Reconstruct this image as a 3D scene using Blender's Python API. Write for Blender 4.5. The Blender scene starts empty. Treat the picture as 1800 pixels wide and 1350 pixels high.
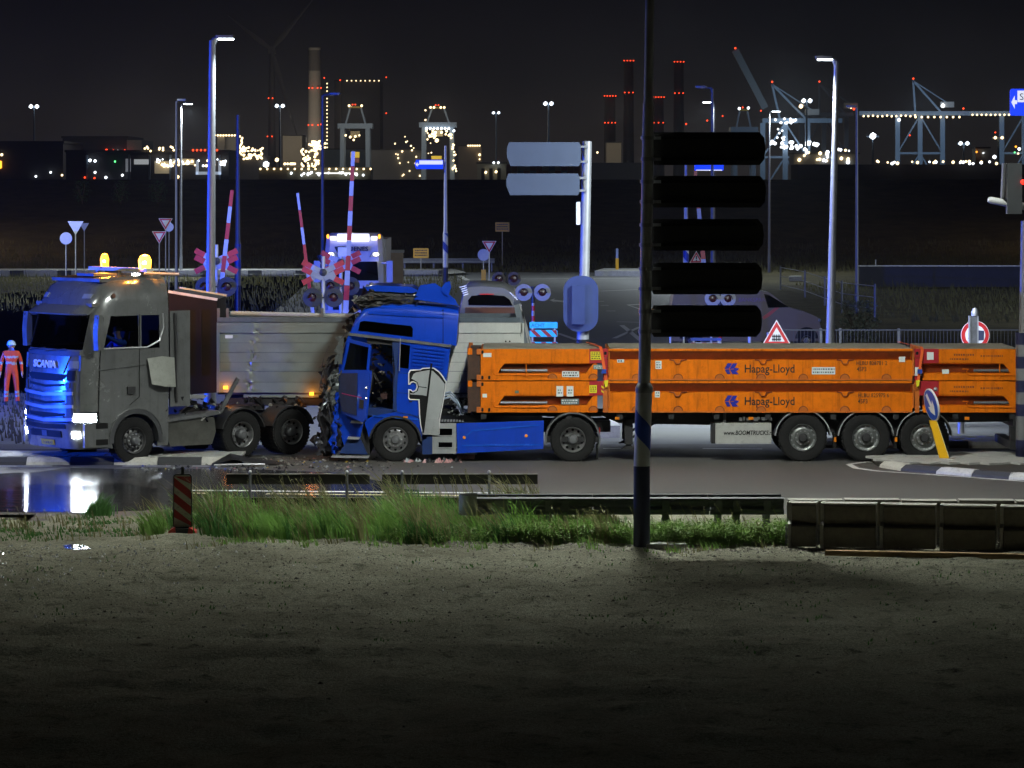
import bpy, bmesh, math, random
from mathutils import Vector, Matrix
from math import sin, cos, pi, radians as R, atan2, sqrt, hypot

random.seed(7)
SC = bpy.context.scene
COL = SC.collection

# ------------------------------------------------------------------ camera, sky, lights, exposure
CAM_H = 6.15            # the photographer stands on a rise about six metres above the road
F = 6000.0              # focal length in photograph pixels (photograph is 1800 wide)
HOR = 320.0             # image row of the horizon
cd = bpy.data.cameras.new('camera')
cd.sensor_width = 36.0
cd.lens = F / 1800.0 * 36.0
cd.shift_y = -(675.0 - HOR) / 1800.0
cd.clip_start = 0.5
cd.clip_end = 20000.0
cam = bpy.data.objects.new('camera', cd)
cam.location = (0, 0, CAM_H)
cam.rotation_euler = (R(90), 0, 0)
COL.objects.link(cam)
SC.camera = cam

SC.view_settings.view_transform = 'Standard'
SC.view_settings.look = 'None'
SC.view_settings.gamma = 1.0
SC.view_settings.use_curve_mapping = False
SC.view_settings.exposure = 0.0
SC.cycles.max_bounces = 5
SC.cycles.diffuse_bounces = 2
SC.cycles.glossy_bounces = 3
SC.cycles.transmission_bounces = 4
SC.cycles.transparent_max_bounces = 12
SC.cycles.volume_bounces = 0
SC.cycles.caustics_reflective = False
SC.cycles.caustics_refractive = False
SC.cycles.sample_clamp_indirect = 3.0
SC.cycles.use_denoising = True

# night sky: a faint Nishita sky with the sun far below plus the port's glow low down, the same all round
w = bpy.data.worlds.new('World')
SC.world = w
w.use_nodes = True
nt = w.node_tree
nt.nodes.clear()
out = nt.nodes.new('ShaderNodeOutputWorld')
add = nt.nodes.new('ShaderNodeAddShader')
sky = nt.nodes.new('ShaderNodeTexSky')
sky.sky_type = 'NISHITA'
sky.sun_disc = False
sky.sun_elevation = R(-6)
sky.sun_rotation = R(200)
b1 = nt.nodes.new('ShaderNodeBackground')
b1.inputs[1].default_value = 0.002
nt.links.new(sky.outputs[0], b1.inputs[0])
tc = nt.nodes.new('ShaderNodeTexCoord')
sep = nt.nodes.new('ShaderNodeSeparateXYZ')
nt.links.new(tc.outputs['Generated'], sep.inputs[0])
rmp = nt.nodes.new('ShaderNodeValToRGB')
rmp.color_ramp.elements[0].position = 0.0
rmp.color_ramp.elements[0].color = (0.022, 0.0185, 0.0168, 1)
rmp.color_ramp.elements[1].position = 0.6
rmp.color_ramp.elements[1].color = (0.0009, 0.0009, 0.0011, 1)
for p, c in ((0.012, (0.0172, 0.0146, 0.0134, 1)), (0.03, (0.0074, 0.0068, 0.0070, 1)), (0.055, (0.0026, 0.0025, 0.0028, 1))):
    e = rmp.color_ramp.elements.new(p)
    e.color = c
nt.links.new(sep.outputs[2], rmp.inputs[0])
b2 = nt.nodes.new('ShaderNodeBackground')
b2.inputs[1].default_value = 1.0
# the glow over the port is uneven: broad faint patches of thin cloud all round the horizon
cn = nt.nodes.new('ShaderNodeTexNoise')
cn.inputs['Scale'].default_value = 14.0
cn.inputs['Detail'].default_value = 5.0
nt.links.new(tc.outputs['Generated'], cn.inputs['Vector'])
cr = nt.nodes.new('ShaderNodeMapRange')
cr.inputs['From Min'].default_value = 0.3
cr.inputs['From Max'].default_value = 0.7
cr.inputs['To Min'].default_value = 0.62
cr.inputs['To Max'].default_value = 1.4
nt.links.new(cn.outputs[0], cr.inputs[0])
nt.links.new(cr.outputs[0], b2.inputs[1])
nt.links.new(rmp.outputs[0], b2.inputs[0])
nt.links.new(b1.outputs[0], add.inputs[0])
nt.links.new(b2.outputs[0], add.inputs[1])
nt.links.new(add.outputs[0], out.inputs[0])


def lamp(name, kind, loc, energy, color, radius=0.1, aim=None, cone=140, blend=0.6, parent=None):
    d = bpy.data.lights.new(name, kind)
    d.energy = energy
    d.color = color
    d.shadow_soft_size = radius
    o = bpy.data.objects.new(name, d)
    o.location = loc
    if kind == 'SPOT':
        d.spot_size = R(cone)
        d.spot_blend = blend
        v = Vector(aim) - Vector(loc)
        o.rotation_euler = v.to_track_quat('-Z', 'Y').to_euler()
    COL.objects.link(o)
    return o


COOL = (0.95, 1.0, 0.94)
COLD = (0.82, 0.93, 1.0)
# assumed street lamps along the near side of the road (their heads are above the frame)
lamp('assumed_street_light', 'SPOT', (2.4, 63.2, 11.9), 10200, COOL, 0.9, (2.1, 66.2, 0.0), 178, 1.0)
lamp('assumed_street_light', 'POINT', (2.4, 63.2, 11.9), 800, COOL, 0.9)  # added at the same head to lighten the near sand
lamp('assumed_street_light', 'SPOT', (-12.5, 63.2, 11.9), 3300, COOL, 0.5, (-11.5, 66.4, 0.0), 170, 1.0)  # unseen lamp added for the left side
lamp('assumed_street_light', 'SPOT', (16.5, 63.2, 11.9), 1300, COOL, 0.35, (16.0, 66.4, 0.0), 170, 1.0)  # unseen lamp added for the right side
# assumed blue emergency light left of the frame: a bare spot without a vehicle
lamp('emergency_light', 'SPOT', (-28.0, 74.4, 2.2), 40000, (0.008, 0.075, 1.0), 0.12, (0.0, 102.0, 14.0), 160, 0.7)
# second blue lamp, without a vehicle, added to tint the poles and crossing
lamp('emergency_light', 'SPOT', (-31.0, 90.0, 2.4), 95000, (0.008, 0.070, 1.0), 0.12, (0.0, 112.0, 9.0), 140, 0.7)

# ------------------------------------------------------------------ helpers
def PX(px, py, Y):
    """World point at depth Y that photograph pixel (px, py) looks at."""
    return Vector(((px - 900.0) / F * Y, Y, CAM_H - (py - HOR) / F * Y))


def G(px, py, z=0.0):
    """World point on the level z that the pixel looks at."""
    Y = (CAM_H - z) * F / (py - HOR)
    return Vector(((px - 900.0) / F * Y, Y, z))


MATS = {}


def mat(name, col, rough=0.5, metal=0.0, var=0.12, scale=3.0, bump=0.0, bscale=30.0, coat=0.0, spec=0.5, dirt=0.0, dirtcol=(0.05, 0.045, 0.035), rvar=0.12, stretch=None, streak=0.0, streakcol=(0.1, 0.04, 0.02)):
    if name in MATS:
        return MATS[name]
    m = bpy.data.materials.new(name)
    m.use_nodes = True
    t = m.node_tree
    b = t.nodes['Principled BSDF']
    b.inputs['Metallic'].default_value = metal
    b.inputs['Coat Weight'].default_value = coat
    b.inputs['Specular IOR Level'].default_value = spec
    co = t.nodes.new('ShaderNodeTexCoord')
    mp = t.nodes.new('ShaderNodeMapping')
    t.links.new(co.outputs['Object'], mp.inputs[0])
    if stretch:
        mp.inputs['Scale'].default_value = stretch
    n = t.nodes.new('ShaderNodeTexNoise')
    n.inputs['Scale'].default_value = scale
    n.inputs['Detail'].default_value = 6
    n.inputs['Roughness'].default_value = 0.65
    t.links.new(mp.outputs[0], n.inputs['Vector'])
    r = t.nodes.new('ShaderNodeValToRGB')
    r.color_ramp.elements[0].position = 0.3
    r.color_ramp.elements[1].position = 0.7
    r.color_ramp.elements[0].color = tuple(max(0, c * (1 - var)) for c in col) + (1,)
    r.color_ramp.elements[1].color = tuple(min(1, c * (1 + var)) for c in col) + (1,)
    t.links.new(n.outputs[0], r.inputs[0])
    last = r.outputs[0]
    if dirt > 0:
        n2 = t.nodes.new('ShaderNodeTexNoise')
        n2.inputs['Scale'].default_value = scale * 2.7
        n2.inputs['Detail'].default_value = 8
        n2.inputs['Roughness'].default_value = 0.75
        t.links.new(mp.outputs[0], n2.inputs['Vector'])
        r2 = t.nodes.new('ShaderNodeValToRGB')
        r2.color_ramp.elements[0].position = 0.52
        r2.color_ramp.elements[1].position = 0.72
        r2.color_ramp.elements[0].color = (0, 0, 0, 1)
        r2.color_ramp.elements[1].color = (dirt, dirt, dirt, 1)
        t.links.new(n2.outputs[0], r2.inputs[0])
        mx = t.nodes.new('ShaderNodeMixRGB')
        mx.inputs[2].default_value = tuple(dirtcol) + (1,)
        t.links.new(r2.outputs[0], mx.inputs[0])
        t.links.new(last, mx.inputs[1])
        last = mx.outputs[0]
    if streak > 0:
        m3 = t.nodes.new('ShaderNodeMapping')
        m3.inputs['Scale'].default_value = (9.0, 9.0, 0.9)
        t.links.new(co.outputs['Object'], m3.inputs[0])
        n3 = t.nodes.new('ShaderNodeTexNoise')
        n3.inputs['Scale'].default_value = 1.0
        n3.inputs['Detail'].default_value = 9
        n3.inputs['Roughness'].default_value = 0.7
        t.links.new(m3.outputs[0], n3.inputs['Vector'])
        r3 = t.nodes.new('ShaderNodeValToRGB')
        r3.color_ramp.elements[0].position = 0.50
        r3.color_ramp.elements[1].position = 0.74
        r3.color_ramp.elements[0].color = (0, 0, 0, 1)
        r3.color_ramp.elements[1].color = (streak, streak, streak, 1)
        t.links.new(n3.outputs[0], r3.inputs[0])
        x3 = t.nodes.new('ShaderNodeMixRGB')
        x3.inputs[2].default_value = tuple(streakcol) + (1,)
        t.links.new(r3.outputs[0], x3.inputs[0])
        t.links.new(last, x3.inputs[1])
        last = x3.outputs[0]
    t.links.new(last, b.inputs['Base Color'])
    mr = t.nodes.new('ShaderNodeMapRange')
    mr.inputs['To Min'].default_value = max(0.02, rough - rvar)
    mr.inputs['To Max'].default_value = min(1, rough + rvar)
    t.links.new(n.outputs[0], mr.inputs[0])
    t.links.new(mr.outputs[0], b.inputs['Roughness'])
    if bump:
        nb = t.nodes.new('ShaderNodeTexNoise')
        nb.inputs['Scale'].default_value = bscale
        nb.inputs['Detail'].default_value = 4
        t.links.new(mp.outputs[0], nb.inputs['Vector'])
        bp = t.nodes.new('ShaderNodeBump')
        bp.inputs['Strength'].default_value = bump
        bp.inputs['Distance'].default_value = 0.02
        t.links.new(nb.outputs[0], bp.inputs['Height'])
        t.links.new(bp.outputs[0], b.inputs['Normal'])
    MATS[name] = m
    return m


def em(name, col, strength, sample=False):
    if name in MATS:
        return MATS[name]
    m = bpy.data.materials.new(name)
    m.use_nodes = True
    t = m.node_tree
    b = t.nodes['Principled BSDF']
    b.inputs['Base Color'].default_value = tuple(min(0.8, c) for c in col) + (1,)
    b.inputs['Emission Color'].default_value = tuple(col) + (1,)
    b.inputs['Emission Strength'].default_value = strength
    if not sample:
        m.cycles.emission_sampling = 'NONE'
    MATS[name] = m
    return m


def glass(name, col=(0.6, 0.7, 0.7), alpha=0.25, rough=0.05):
    """Tinted vehicle glass: mirror-like surface over a see-through dark tint."""
    if name in MATS:
        return MATS[name]
    m = bpy.data.materials.new(name)
    m.use_nodes = True
    t = m.node_tree
    t.nodes.clear()
    o = t.nodes.new('ShaderNodeOutputMaterial')
    tr = t.nodes.new('ShaderNodeBsdfTransparent')
    tr.inputs[0].default_value = tuple(c * (1 - alpha) for c in col) + (1,)
    gl = t.nodes.new('ShaderNodeBsdfGlossy')
    gl.inputs['Roughness'].default_value = rough
    gl.inputs[0].default_value = (0.9, 0.95, 1, 1)
    fr = t.nodes.new('ShaderNodeFresnel')
    fr.inputs[0].default_value = 1.5
    mx = t.nodes.new('ShaderNodeMixShader')
    t.links.new(fr.outputs[0], mx.inputs[0])
    t.links.new(tr.outputs[0], mx.inputs[1])
    t.links.new(gl.outputs[0], mx.inputs[2])
    t.links.new(mx.outputs[0], o.inputs[0])
    MATS[name] = m
    return m


class MB:
    """Collects shapes in one bmesh; build() links them as ONE mesh object."""

    def __init__(s):
        s.bm = bmesh.new()

    def _bev(s, verts, bev, seg=2):
        if bev > 0:
            es = set()
            for v in verts:
                es.update(v.link_edges)
            es = [e for e in es if len(e.link_faces) == 2 and e.calc_face_angle(0) > 0.5]
            bmesh.ops.bevel(s.bm, geom=es, offset=bev, segments=seg, affect='EDGES', profile=0.6, clamp_overlap=True)

    def box(s, x0, x1, y0, y1, z0, z1, bev=0.0, M=None):
        P = [Vector(p) for p in ((x0, y0, z0), (x1, y0, z0), (x1, y1, z0), (x0, y1, z0), (x0, y0, z1), (x1, y0, z1), (x1, y1, z1), (x0, y1, z1))]
        if M is not None:
            P = [M @ p for p in P]
        v = [s.bm.verts.new(p) for p in P]
        for f in ((3, 2, 1, 0), (4, 5, 6, 7), (0, 1, 5, 4), (1, 2, 6, 5), (2, 3, 7, 6), (3, 0, 4, 7)):
            s.bm.faces.new([v[i] for i in f])
        s._bev(v, bev)
        return s

    def prism(s, pts, a0, a1, plane='xz', bev=0.0, M=None):
        """Polygon in a plane, extruded from a0 to a1 along the third axis."""
        def mk(p, a):
            if plane == 'xz':
                q = Vector((p[0], a, p[1]))
            elif plane == 'xy':
                q = Vector((p[0], p[1], a))
            else:
                q = Vector((a, p[0], p[1]))
            return M @ q if M is not None else q
        A = [s.bm.verts.new(mk(p, a0)) for p in pts]
        B = [s.bm.verts.new(mk(p, a1)) for p in pts]
        n = len(pts)
        s.bm.faces.new(A)
        s.bm.faces.new(B[::-1])
        for i in range(n):
            j = (i + 1) % n
            s.bm.faces.new((A[j], A[i], B[i], B[j]))
        s._bev(A + B, bev)
        return s

    def ringtube(s, pts, radii, n=8, cap=True):
        """Round tube through a list of points with a radius at each."""
        rings = []
        pts = [Vector(p) for p in pts]
        up = None
        for i, p in enumerate(pts):
            d = (pts[min(i + 1, len(pts) - 1)] - pts[max(i - 1, 0)])
            if d.length < 1e-9:
                d = Vector((0, 0, 1))
            d.normalize()
            if up is None:
                up = Vector((0, 0, 1)) if abs(d.z) < 0.9 else Vector((1, 0, 0))
            a = d.cross(up)
            if a.length < 1e-4:
                a = d.cross(Vector((0, 1, 0.01)))
            a.normalize()
            b = a.cross(d)
            up = b
            r = radii[i] if isinstance(radii, (list, tuple)) else radii
            rings.append([s.bm.verts.new(p + (a * cos(2 * pi * k / n) + b * sin(2 * pi * k / n)) * r) for k in range(n)])
        for i in range(len(rings) - 1):
            for k in range(n):
                j = (k + 1) % n
                s.bm.faces.new((rings[i][k], rings[i][j], rings[i + 1][j], rings[i + 1][k]))
        if cap:
            s.bm.faces.new(rings[0][::-1])
            s.bm.faces.new(rings[-1])
        return s

    def tube(s, p0, p1, r0, r1=None, n=8):
        return s.ringtube([p0, p1], [r0, r0 if r1 is None else r1], n)

    def bar(s, p0, p1, wx, wy):
        """Rectangular bar between two points."""
        p0, p1 = Vector(p0), Vector(p1)
        d = p1 - p0
        L = d.length
        d.normalize()
        up = Vector((0, 0, 1)) if abs(d.z) < 0.95 else Vector((0, 1, 0))
        a = d.cross(up).normalized()
        b = a.cross(d)
        M = Matrix((a, b, d)).transposed().to_4x4()
        M.translation = p0
        return s.box(-wx / 2, wx / 2, -wy / 2, wy / 2, 0, L, 0, M)

    def lathe(s, prof, c=(0, 0, 0), axis='y', n=28, a0=0.0, a1=2 * pi, cap=False):
        """Revolve (radius, offset) pairs about an axis through c."""
        c = Vector(c)
        full = abs(a1 - a0 - 2 * pi) < 1e-6
        m = n if full else n + 1
        rings = []
        for r, h in prof:
            ring = []
            for k in range(m):
                t = a0 + (a1 - a0) * k / n
                if axis == 'y':
                    p = Vector((r * cos(t), h, r * sin(t)))
                elif axis == 'z':
                    p = Vector((r * cos(t), r * sin(t), h))
                else:
                    p = Vector((h, r * cos(t), r * sin(t)))
                ring.append(s.bm.verts.new(c + p))
            rings.append(ring)
        for i in range(len(rings) - 1):
            for k in range(n if full else n):
                j = (k + 1) % m if full else k + 1
                s.bm.faces.new((rings[i][k], rings[i + 1][k], rings[i + 1][j], rings[i][j]))
        if cap:
            for rg in (rings[0], rings[-1]):
                try:
                    s.bm.faces.new(rg)
                except ValueError:
                    pass
        return s

    def poly(s, pts):
        s.bm.faces.new([s.bm.verts.new(Vector(p)) for p in pts])
        return s

    def ball(s, c, r, seg=10, rings=6):
        if not isinstance(r, (tuple, list)):
            r = (r, r, r)
        M = Matrix.Translation(Vector(c)) @ Matrix.Diagonal((r[0], r[1], r[2], 1))
        bmesh.ops.create_uvsphere(s.bm, u_segments=seg, v_segments=rings, radius=1.0, matrix=M)
        return s

    def loft(s, loops, closed=True, cap=True):
        rs = [[s.bm.verts.new(Vector(p)) for p in lp] for lp in loops]
        n = len(loops[0])
        for i in range(len(rs) - 1):
            for k in range(n if closed else n - 1):
                j = (k + 1) % n
                s.bm.faces.new((rs[i][k], rs[i][j], rs[i + 1][j], rs[i + 1][k]))
        if cap:
            s.bm.faces.new(rs[0][::-1])
            s.bm.faces.new(rs[-1])
        return s

    def mesh(s, name, smooth=None, fixn=True):
        if fixn:
            bmesh.ops.recalc_face_normals(s.bm, faces=s.bm.faces[:])
        me = bpy.data.meshes.new(name)
        s.bm.to_mesh(me)
        s.bm.free()
        if smooth is not None:
            for p in me.polygons:
                p.use_smooth = True
            me.set_sharp_from_angle(angle=R(smooth))
        return me

    def build(s, name, m, parent=None, smooth=35, label=None, fixn=True):
        return put(name, s.mesh(name, smooth, fixn), m, parent, label)


def put(name, me, m, parent=None, label=None):
    if m is not None and not me.materials:
        me.materials.append(m)
    o = bpy.data.objects.new(name, me)
    COL.objects.link(o)
    if parent is not None:
        o.parent = parent
    if label:
        o['label'] = label
    return o


def tag(o, label, cat, group=None):
    o['label'] = label
    o['category'] = cat
    if group:
        o['group'] = group
    return o


def thing(name, label, cat, loc=(0, 0, 0), rotz=0.0, group=None):
    o = bpy.data.objects.new(name, None)
    o.empty_display_size = 0.2
    COL.objects.link(o)
    o.location = loc
    o.rotation_euler = (0, 0, rotz)
    return tag(o, label, cat, group)


def struct(o):
    o['kind'] = 'structure'
    return o


def stuff(o):
    o['kind'] = 'stuff'
    return o


def dup(root, loc, rotz=0.0, label=None, scale=None):
    r = root.copy()
    COL.objects.link(r)
    r.location = loc
    r.rotation_euler = (0, 0, rotz)
    if scale:
        r.scale = scale
    if label:
        r['label'] = label
    for ch in list(root.children):
        c = ch.copy()
        COL.objects.link(c)
        c.parent = r
        for g in ch.children:
            d = g.copy()
            COL.objects.link(d)
            d.parent = c
    return r


def text(name, body, size, m, parent, loc, rot=(R(90), 0, 0), bold=0.0, ext=0.004, sx=1.0, shear=0.0, align='LEFT', space=1.0):
    c = bpy.data.curves.new(name, 'FONT')
    c.body = body
    c.size = size
    c.extrude = ext
    c.offset = bold
    c.shear = shear
    c.align_x = align
    c.space_character = space
    c.resolution_u = 3
    o = bpy.data.objects.new(name, c)
    COL.objects.link(o)
    dg = bpy.context.evaluated_depsgraph_get()
    me = bpy.data.meshes.new_from_object(o.evaluated_get(dg))
    me.name = name
    COL.objects.unlink(o)
    bpy.data.objects.remove(o)
    me.materials.clear()
    t = put(name, me, m, parent)
    t.location = loc
    t.rotation_euler = rot
    t.scale = (sx, 1, 1)
    return t


def arc(cx, cz, r, a0, a1, n):
    return [(cx + r * cos(a0 + (a1 - a0) * i / n), cz + r * sin(a0 + (a1 - a0) * i / n)) for i in range(n + 1)]


def rrect(x0, x1, z0, z1, r, n=4):
    p = []
    for cx, cz, a in ((x1 - r, z1 - r, 0), (x0 + r, z1 - r, pi / 2), (x0 + r, z0 + r, pi), (x1 - r, z0 + r, 1.5 * pi)):
        p += arc(cx, cz, r, a, a + pi / 2, n)
    return p


# shared materials
RUBBER = mat('tyre_rubber', (0.012, 0.012, 0.012), 0.85, 0, 0.3, 8, 0.3, 60, spec=0.25, dirt=0.25, dirtcol=(0.05, 0.045, 0.035))
BLACKPL = mat('black_plastic', (0.02, 0.02, 0.021), 0.55, 0, 0.25, 6, dirt=0.4)
CHASSIS = mat('chassis_black', (0.015, 0.015, 0.016), 0.6, 0.1, 0.3, 5, dirt=0.5)
STEEL = mat('galvanised_steel', (0.42, 0.43, 0.44), 0.42, 0.6, 0.14, 5, dirt=0.2)
DARKSTEEL = mat('dull_steel', (0.16, 0.165, 0.17), 0.5, 0.6, 0.2, 6, dirt=0.4)
POLEB = mat('pole_galvanised_dull', (0.17, 0.175, 0.18), 0.45, 0.3, 0.1, 3, dirt=0.2)
POLE = mat('pole_paint_grey', (0.56, 0.57, 0.57), 0.42, 0.2, 0.08, 3, dirt=0.15)
CHROME = mat('chrome_trim', (0.7, 0.7, 0.72), 0.16, 1.0, 0.05, 4)
RIM = mat('alloy_rim', (0.42, 0.42, 0.42), 0.35, 0.85, 0.15, 9, dirt=0.45, dirtcol=(0.03, 0.028, 0.025))
DARKRIM = mat('steel_rim_dark', (0.10, 0.10, 0.10), 0.5, 0.5, 0.2, 9, dirt=0.5)
WHITE = mat('white_paint', (0.72, 0.72, 0.70), 0.45, 0, 0.06, 4, dirt=0.12)
REDP = mat('red_paint', (0.50, 0.018, 0.02), 0.4, 0, 0.1, 4)
BLUEP = mat('sign_blue', (0.012, 0.07, 0.42), 0.4, 0, 0.08, 4)
BLACK = mat('black_paint', (0.007, 0.007, 0.007), 0.65, 0, 0.2, 5, spec=0.2)
YELLOW = mat('sign_yellow', (0.85, 0.46, 0.01), 0.42, 0, 0.06, 4)
ALUBACK = mat('sign_back_aluminium', (0.48, 0.50, 0.52), 0.45, 0.3, 0.08, 3, dirt=0.15)
LAMPWHITE = em('lamp_glow_white', (0.80, 0.92, 1.0), 30.0)
LAMPWARM = em('lamp_glow_warm', (1.0, 0.74, 0.40), 3.5)
FARWHITE = em('lamp_glow_far_white', (0.85, 0.93, 1.0), 4.0)
LAMPORANGE = em('lamp_glow_orange', (1.0, 0.34, 0.025), 3.0)
LAMPRED = em('lamp_glow_red', (1.0, 0.06, 0.015), 3.0)

# ------------------------------------------------------------------ setting: ground, roads, islands, dike
from mathutils import noise as MN


def fbm(x, y, s):
    return MN.fractal(Vector((x * s, y * s, 3.7)), 0.9, 2.1, 4)


def dike(y):
    pts = ((0, 0), (283, 0), (300, 2.7), (306, 2.8), (338, 6.2), (342, 6.4), (350, 6.3), (380, 2.0), (6000, 2.0), (9000, 2.0))
    for (a, za), (b, zb) in zip(pts, pts[1:]):
        if a <= y <= b:
            return za + (zb - za) * (y - a) / (b - a)
    return 2.0


def ground_z(x, y):
    z = dike(y)
    if y < 64 and abs(x) < 40:
        k = min(1.0, max(0.0, (63.4 - y) / 3.0))
        z += k * (0.10 * fbm(x, y, 0.16) + 0.05 * fbm(x + 9, y, 0.7) + 0.05 * fbm(x, y + 5, 2.3))
        # ruts left by vehicles, running across the picture
        z -= k * 0.08 * (max(0, 1 - abs(y - 46.6 - 0.05 * x) / 0.4) + max(0, 1 - abs(y - 44.5 - 0.05 * x) / 0.4) + 0.7 * max(0, 1 - abs(y - 52.5 + 0.03 * x) / 0.35) + 0.7 * max(0, 1 - abs(y - 50.3 + 0.03 * x) / 0.35) + 0.8 * max(0, 1 - abs(y - 41.0 + 0.10 * x) / 0.4))
        z += 0.02 * k
        pd = hypot((x + 7.33) / 0.55, (y - 57.4) / 0.65)
        if pd < 1.6:
            z = z + (0.012 - z) * min(1, max(0, (1.6 - pd) / 0.5))
    elif 66 < y < 283:
        z -= 0.03
    return z


xs = [-6000, -2500, -900, -350, -160, -80, -40, -26] + [-15 + 0.14 * i for i in range(215)] + [26, 40, 80, 160, 350, 900, 2500, 6000]
ys = [-60, 0, 20, 29] + [32 + 0.14 * i for i in range(225)] + [64, 66, 75, 90, 120, 170, 230, 270, 283, 288, 294, 300, 303, 306, 315, 325, 332, 338, 342, 346, 350, 365, 380, 600, 1200, 2500, 5000, 9000]
verts = [(x, y, ground_z(x, y)) for y in ys for x in xs]
nx = len(xs)
faces = [(j * nx + i, j * nx + i + 1, (j + 1) * nx + i + 1, (j + 1) * nx + i) for j in range(len(ys) - 1) for i in range(nx - 1)]
me = bpy.data.meshes.new('ground')
me.from_pydata(verts, [], faces)
for p in me.polygons:
    p.use_smooth = True


def ground_material():
    m = bpy.data.materials.new('sand_and_soil')
    m.use_nodes = True
    t = m.node_tree
    b = t.nodes['Principled BSDF']
    L = t.links.new
    co = t.nodes.new('ShaderNodeTexCoord')
    sp = t.nodes.new('ShaderNodeSeparateXYZ')
    L(co.outputs['Object'], sp.inputs[0])

    def nz(scale, detail=6, rough=0.6):
        n = t.nodes.new('ShaderNodeTexNoise')
        n.inputs['Scale'].default_value = scale
        n.inputs['Detail'].default_value = detail
        n.inputs['Roughness'].default_value = rough
        L(co.outputs['Object'], n.inputs['Vector'])
        return n.outputs[0]

    def ramp(src, p0, c0, p1, c1):
        r = t.nodes.new('ShaderNodeValToRGB')
        r.color_ramp.elements[0].position = p0
        r.color_ramp.elements[1].position = p1
        r.color_ramp.elements[0].color = c0 + (1,)
        r.color_ramp.elements[1].color = c1 + (1,)
        L(src, r.inputs[0])
        return r.outputs[0]

    def mix(f, a, c):
        x = t.nodes.new('ShaderNodeMixRGB')
        L(f, x.inputs[0])
        for i, v in ((1, a), (2, c)):
            if isinstance(v, tuple):
                x.inputs[i].default_value = v + (1,)
            else:
                L(v, x.inputs[i])
        return x.outputs[0]
    fine = ramp(nz(26, 9, 1.0), 0.42, (0.07, 0.069, 0.048), 0.58, (0.58, 0.57, 0.42))
    big = ramp(nz(0.55, 5), 0.40, (0, 0, 0), 0.66, (0.6, 0.6, 0.6))
    sand = mix(big, fine, (0.15, 0.145, 0.10))
    moss_shade = ramp(nz(2.2, 9, 0.78), 0.54, (0, 0, 0), 0.66, (0.85, 0.85, 0.85))
    sand = mix(moss_shade, sand, (0.045, 0.05, 0.025))  # dark spots: moss, and shade of footprints and bumps put into the colour
    far = ramp(nz(0.45, 9, 0.75), 0.35, (0.035, 0.030, 0.016), 0.68, (0.085, 0.075, 0.035))
    mr = t.nodes.new('ShaderNodeMapRange')
    mr.inputs['From Min'].default_value = 63.0
    mr.inputs['From Max'].default_value = 66.0
    L(sp.outputs[1], mr.inputs[0])
    L(mix(mr.outputs[0], sand, far), b.inputs['Base Color'])
    b.inputs['Roughness'].default_value = 0.95
    b.inputs['Specular IOR Level'].default_value = 0.15
    bp = t.nodes.new('ShaderNodeBump')
    bp.inputs['Strength'].default_value = 1.0
    bp.inputs['Distance'].default_value = 0.10
    L(nz(22, 8, 0.75), bp.inputs['Height'])
    L(bp.outputs[0], b.inputs['Normal'])
    return m


struct(put('ground', me, ground_material()))


def asphalt(name, col, wet=False):
    m = mat(name, col, 0.62 if not wet else 0.35, 0, 0.22, 1.3, 0.5, 90, spec=0.4, dirt=0.35, dirtcol=(col[0] * 0.5, col[1] * 0.5, col[2] * 0.5), rvar=0.15, stretch=(0.35, 1, 1))
    return m


ASPH = asphalt('asphalt', (0.082, 0.079, 0.072))
ASPHB = asphalt('asphalt_pale', (0.135, 0.137, 0.136))
MARK = mat('road_marking_white', (0.62, 0.62, 0.60), 0.6, 0, 0.12, 6, dirt=0.5, dirtcol=(0.1, 0.1, 0.1))
MARKY = mat('road_marking_cream', (0.58, 0.50, 0.28), 0.6, 0, 0.12, 6, dirt=0.5, dirtcol=(0.1, 0.1, 0.1))
CONC_D = mat('kerb_black', (0.035, 0.036, 0.04), 0.7, 0, 0.2, 6, 0.4, 50)
CONC_W = mat('kerb_white', (0.46, 0.45, 0.41), 0.7, 0, 0.14, 6, 0.4, 50, dirt=0.5)
PAVE = mat('paving_concrete', (0.38, 0.38, 0.36), 0.75, 0, 0.16, 5, 0.4, 60, dirt=0.4)
SOIL = mat('joint_soil', (0.03, 0.028, 0.02), 0.95)


def sheet(name, pts, z, m, label=None):
    """Flat sheet with its edge wobbling a little, on level z."""
    b = MB()
    b.poly([(p[0], p[1], z) for p in pts])
    bm = b.bm
    bmesh.ops.triangulate(bm, faces=bm.faces[:])
    return struct(b.build(name, m, None, None))


def wob(pts, amp=0.25, step=0.5, seed=1):
    """Outline points subdivided and displaced by noise: an uneven edge."""
    out_ = []
    n = len(pts)
    for i in range(n):
        a, c = Vector((pts[i][0], pts[i][1], 0)), Vector((pts[(i + 1) % n][0], pts[(i + 1) % n][1], 0))
        k = max(1, int((c - a).length / step))
        for j in range(k):
            p = a.lerp(c, j / k)
            q = amp * MN.noise(Vector((p.x * 0.9, p.y * 0.9, seed)))
            out_.append((p.x + q, p.y + amp * MN.noise(Vector((p.x * 1.1, p.y * 1.1, seed + 9)))))
    return out_


# carriageways
edge = wob([(-60, 63.3), (-9.5, 63.2), (-5.5, 62.6), (-1, 62.4), (2, 60.9), (8, 59.4), (60, 57.8)], 0.25, 0.8, 3)[:-8]
edge = [p for p in edge if p[0] < 59] + [(60, 57.8)]
edge = sorted(edge, key=lambda p: p[0])
sheet('road', edge + [(60, 80.0), (-60, 80.0)], 0.006, ASPH)
sheet('far_road', [(-60, 80.0), (60, 80.0), (60, 97.0), (12.5, 104.0), (9.5, 128.0), (10.5, 175.0), (14.5, 232.0), (-13, 232.0), (-11, 150.0), (-6.5, 100.0), (-60, 96.0)], 0.005, ASPHB)


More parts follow.
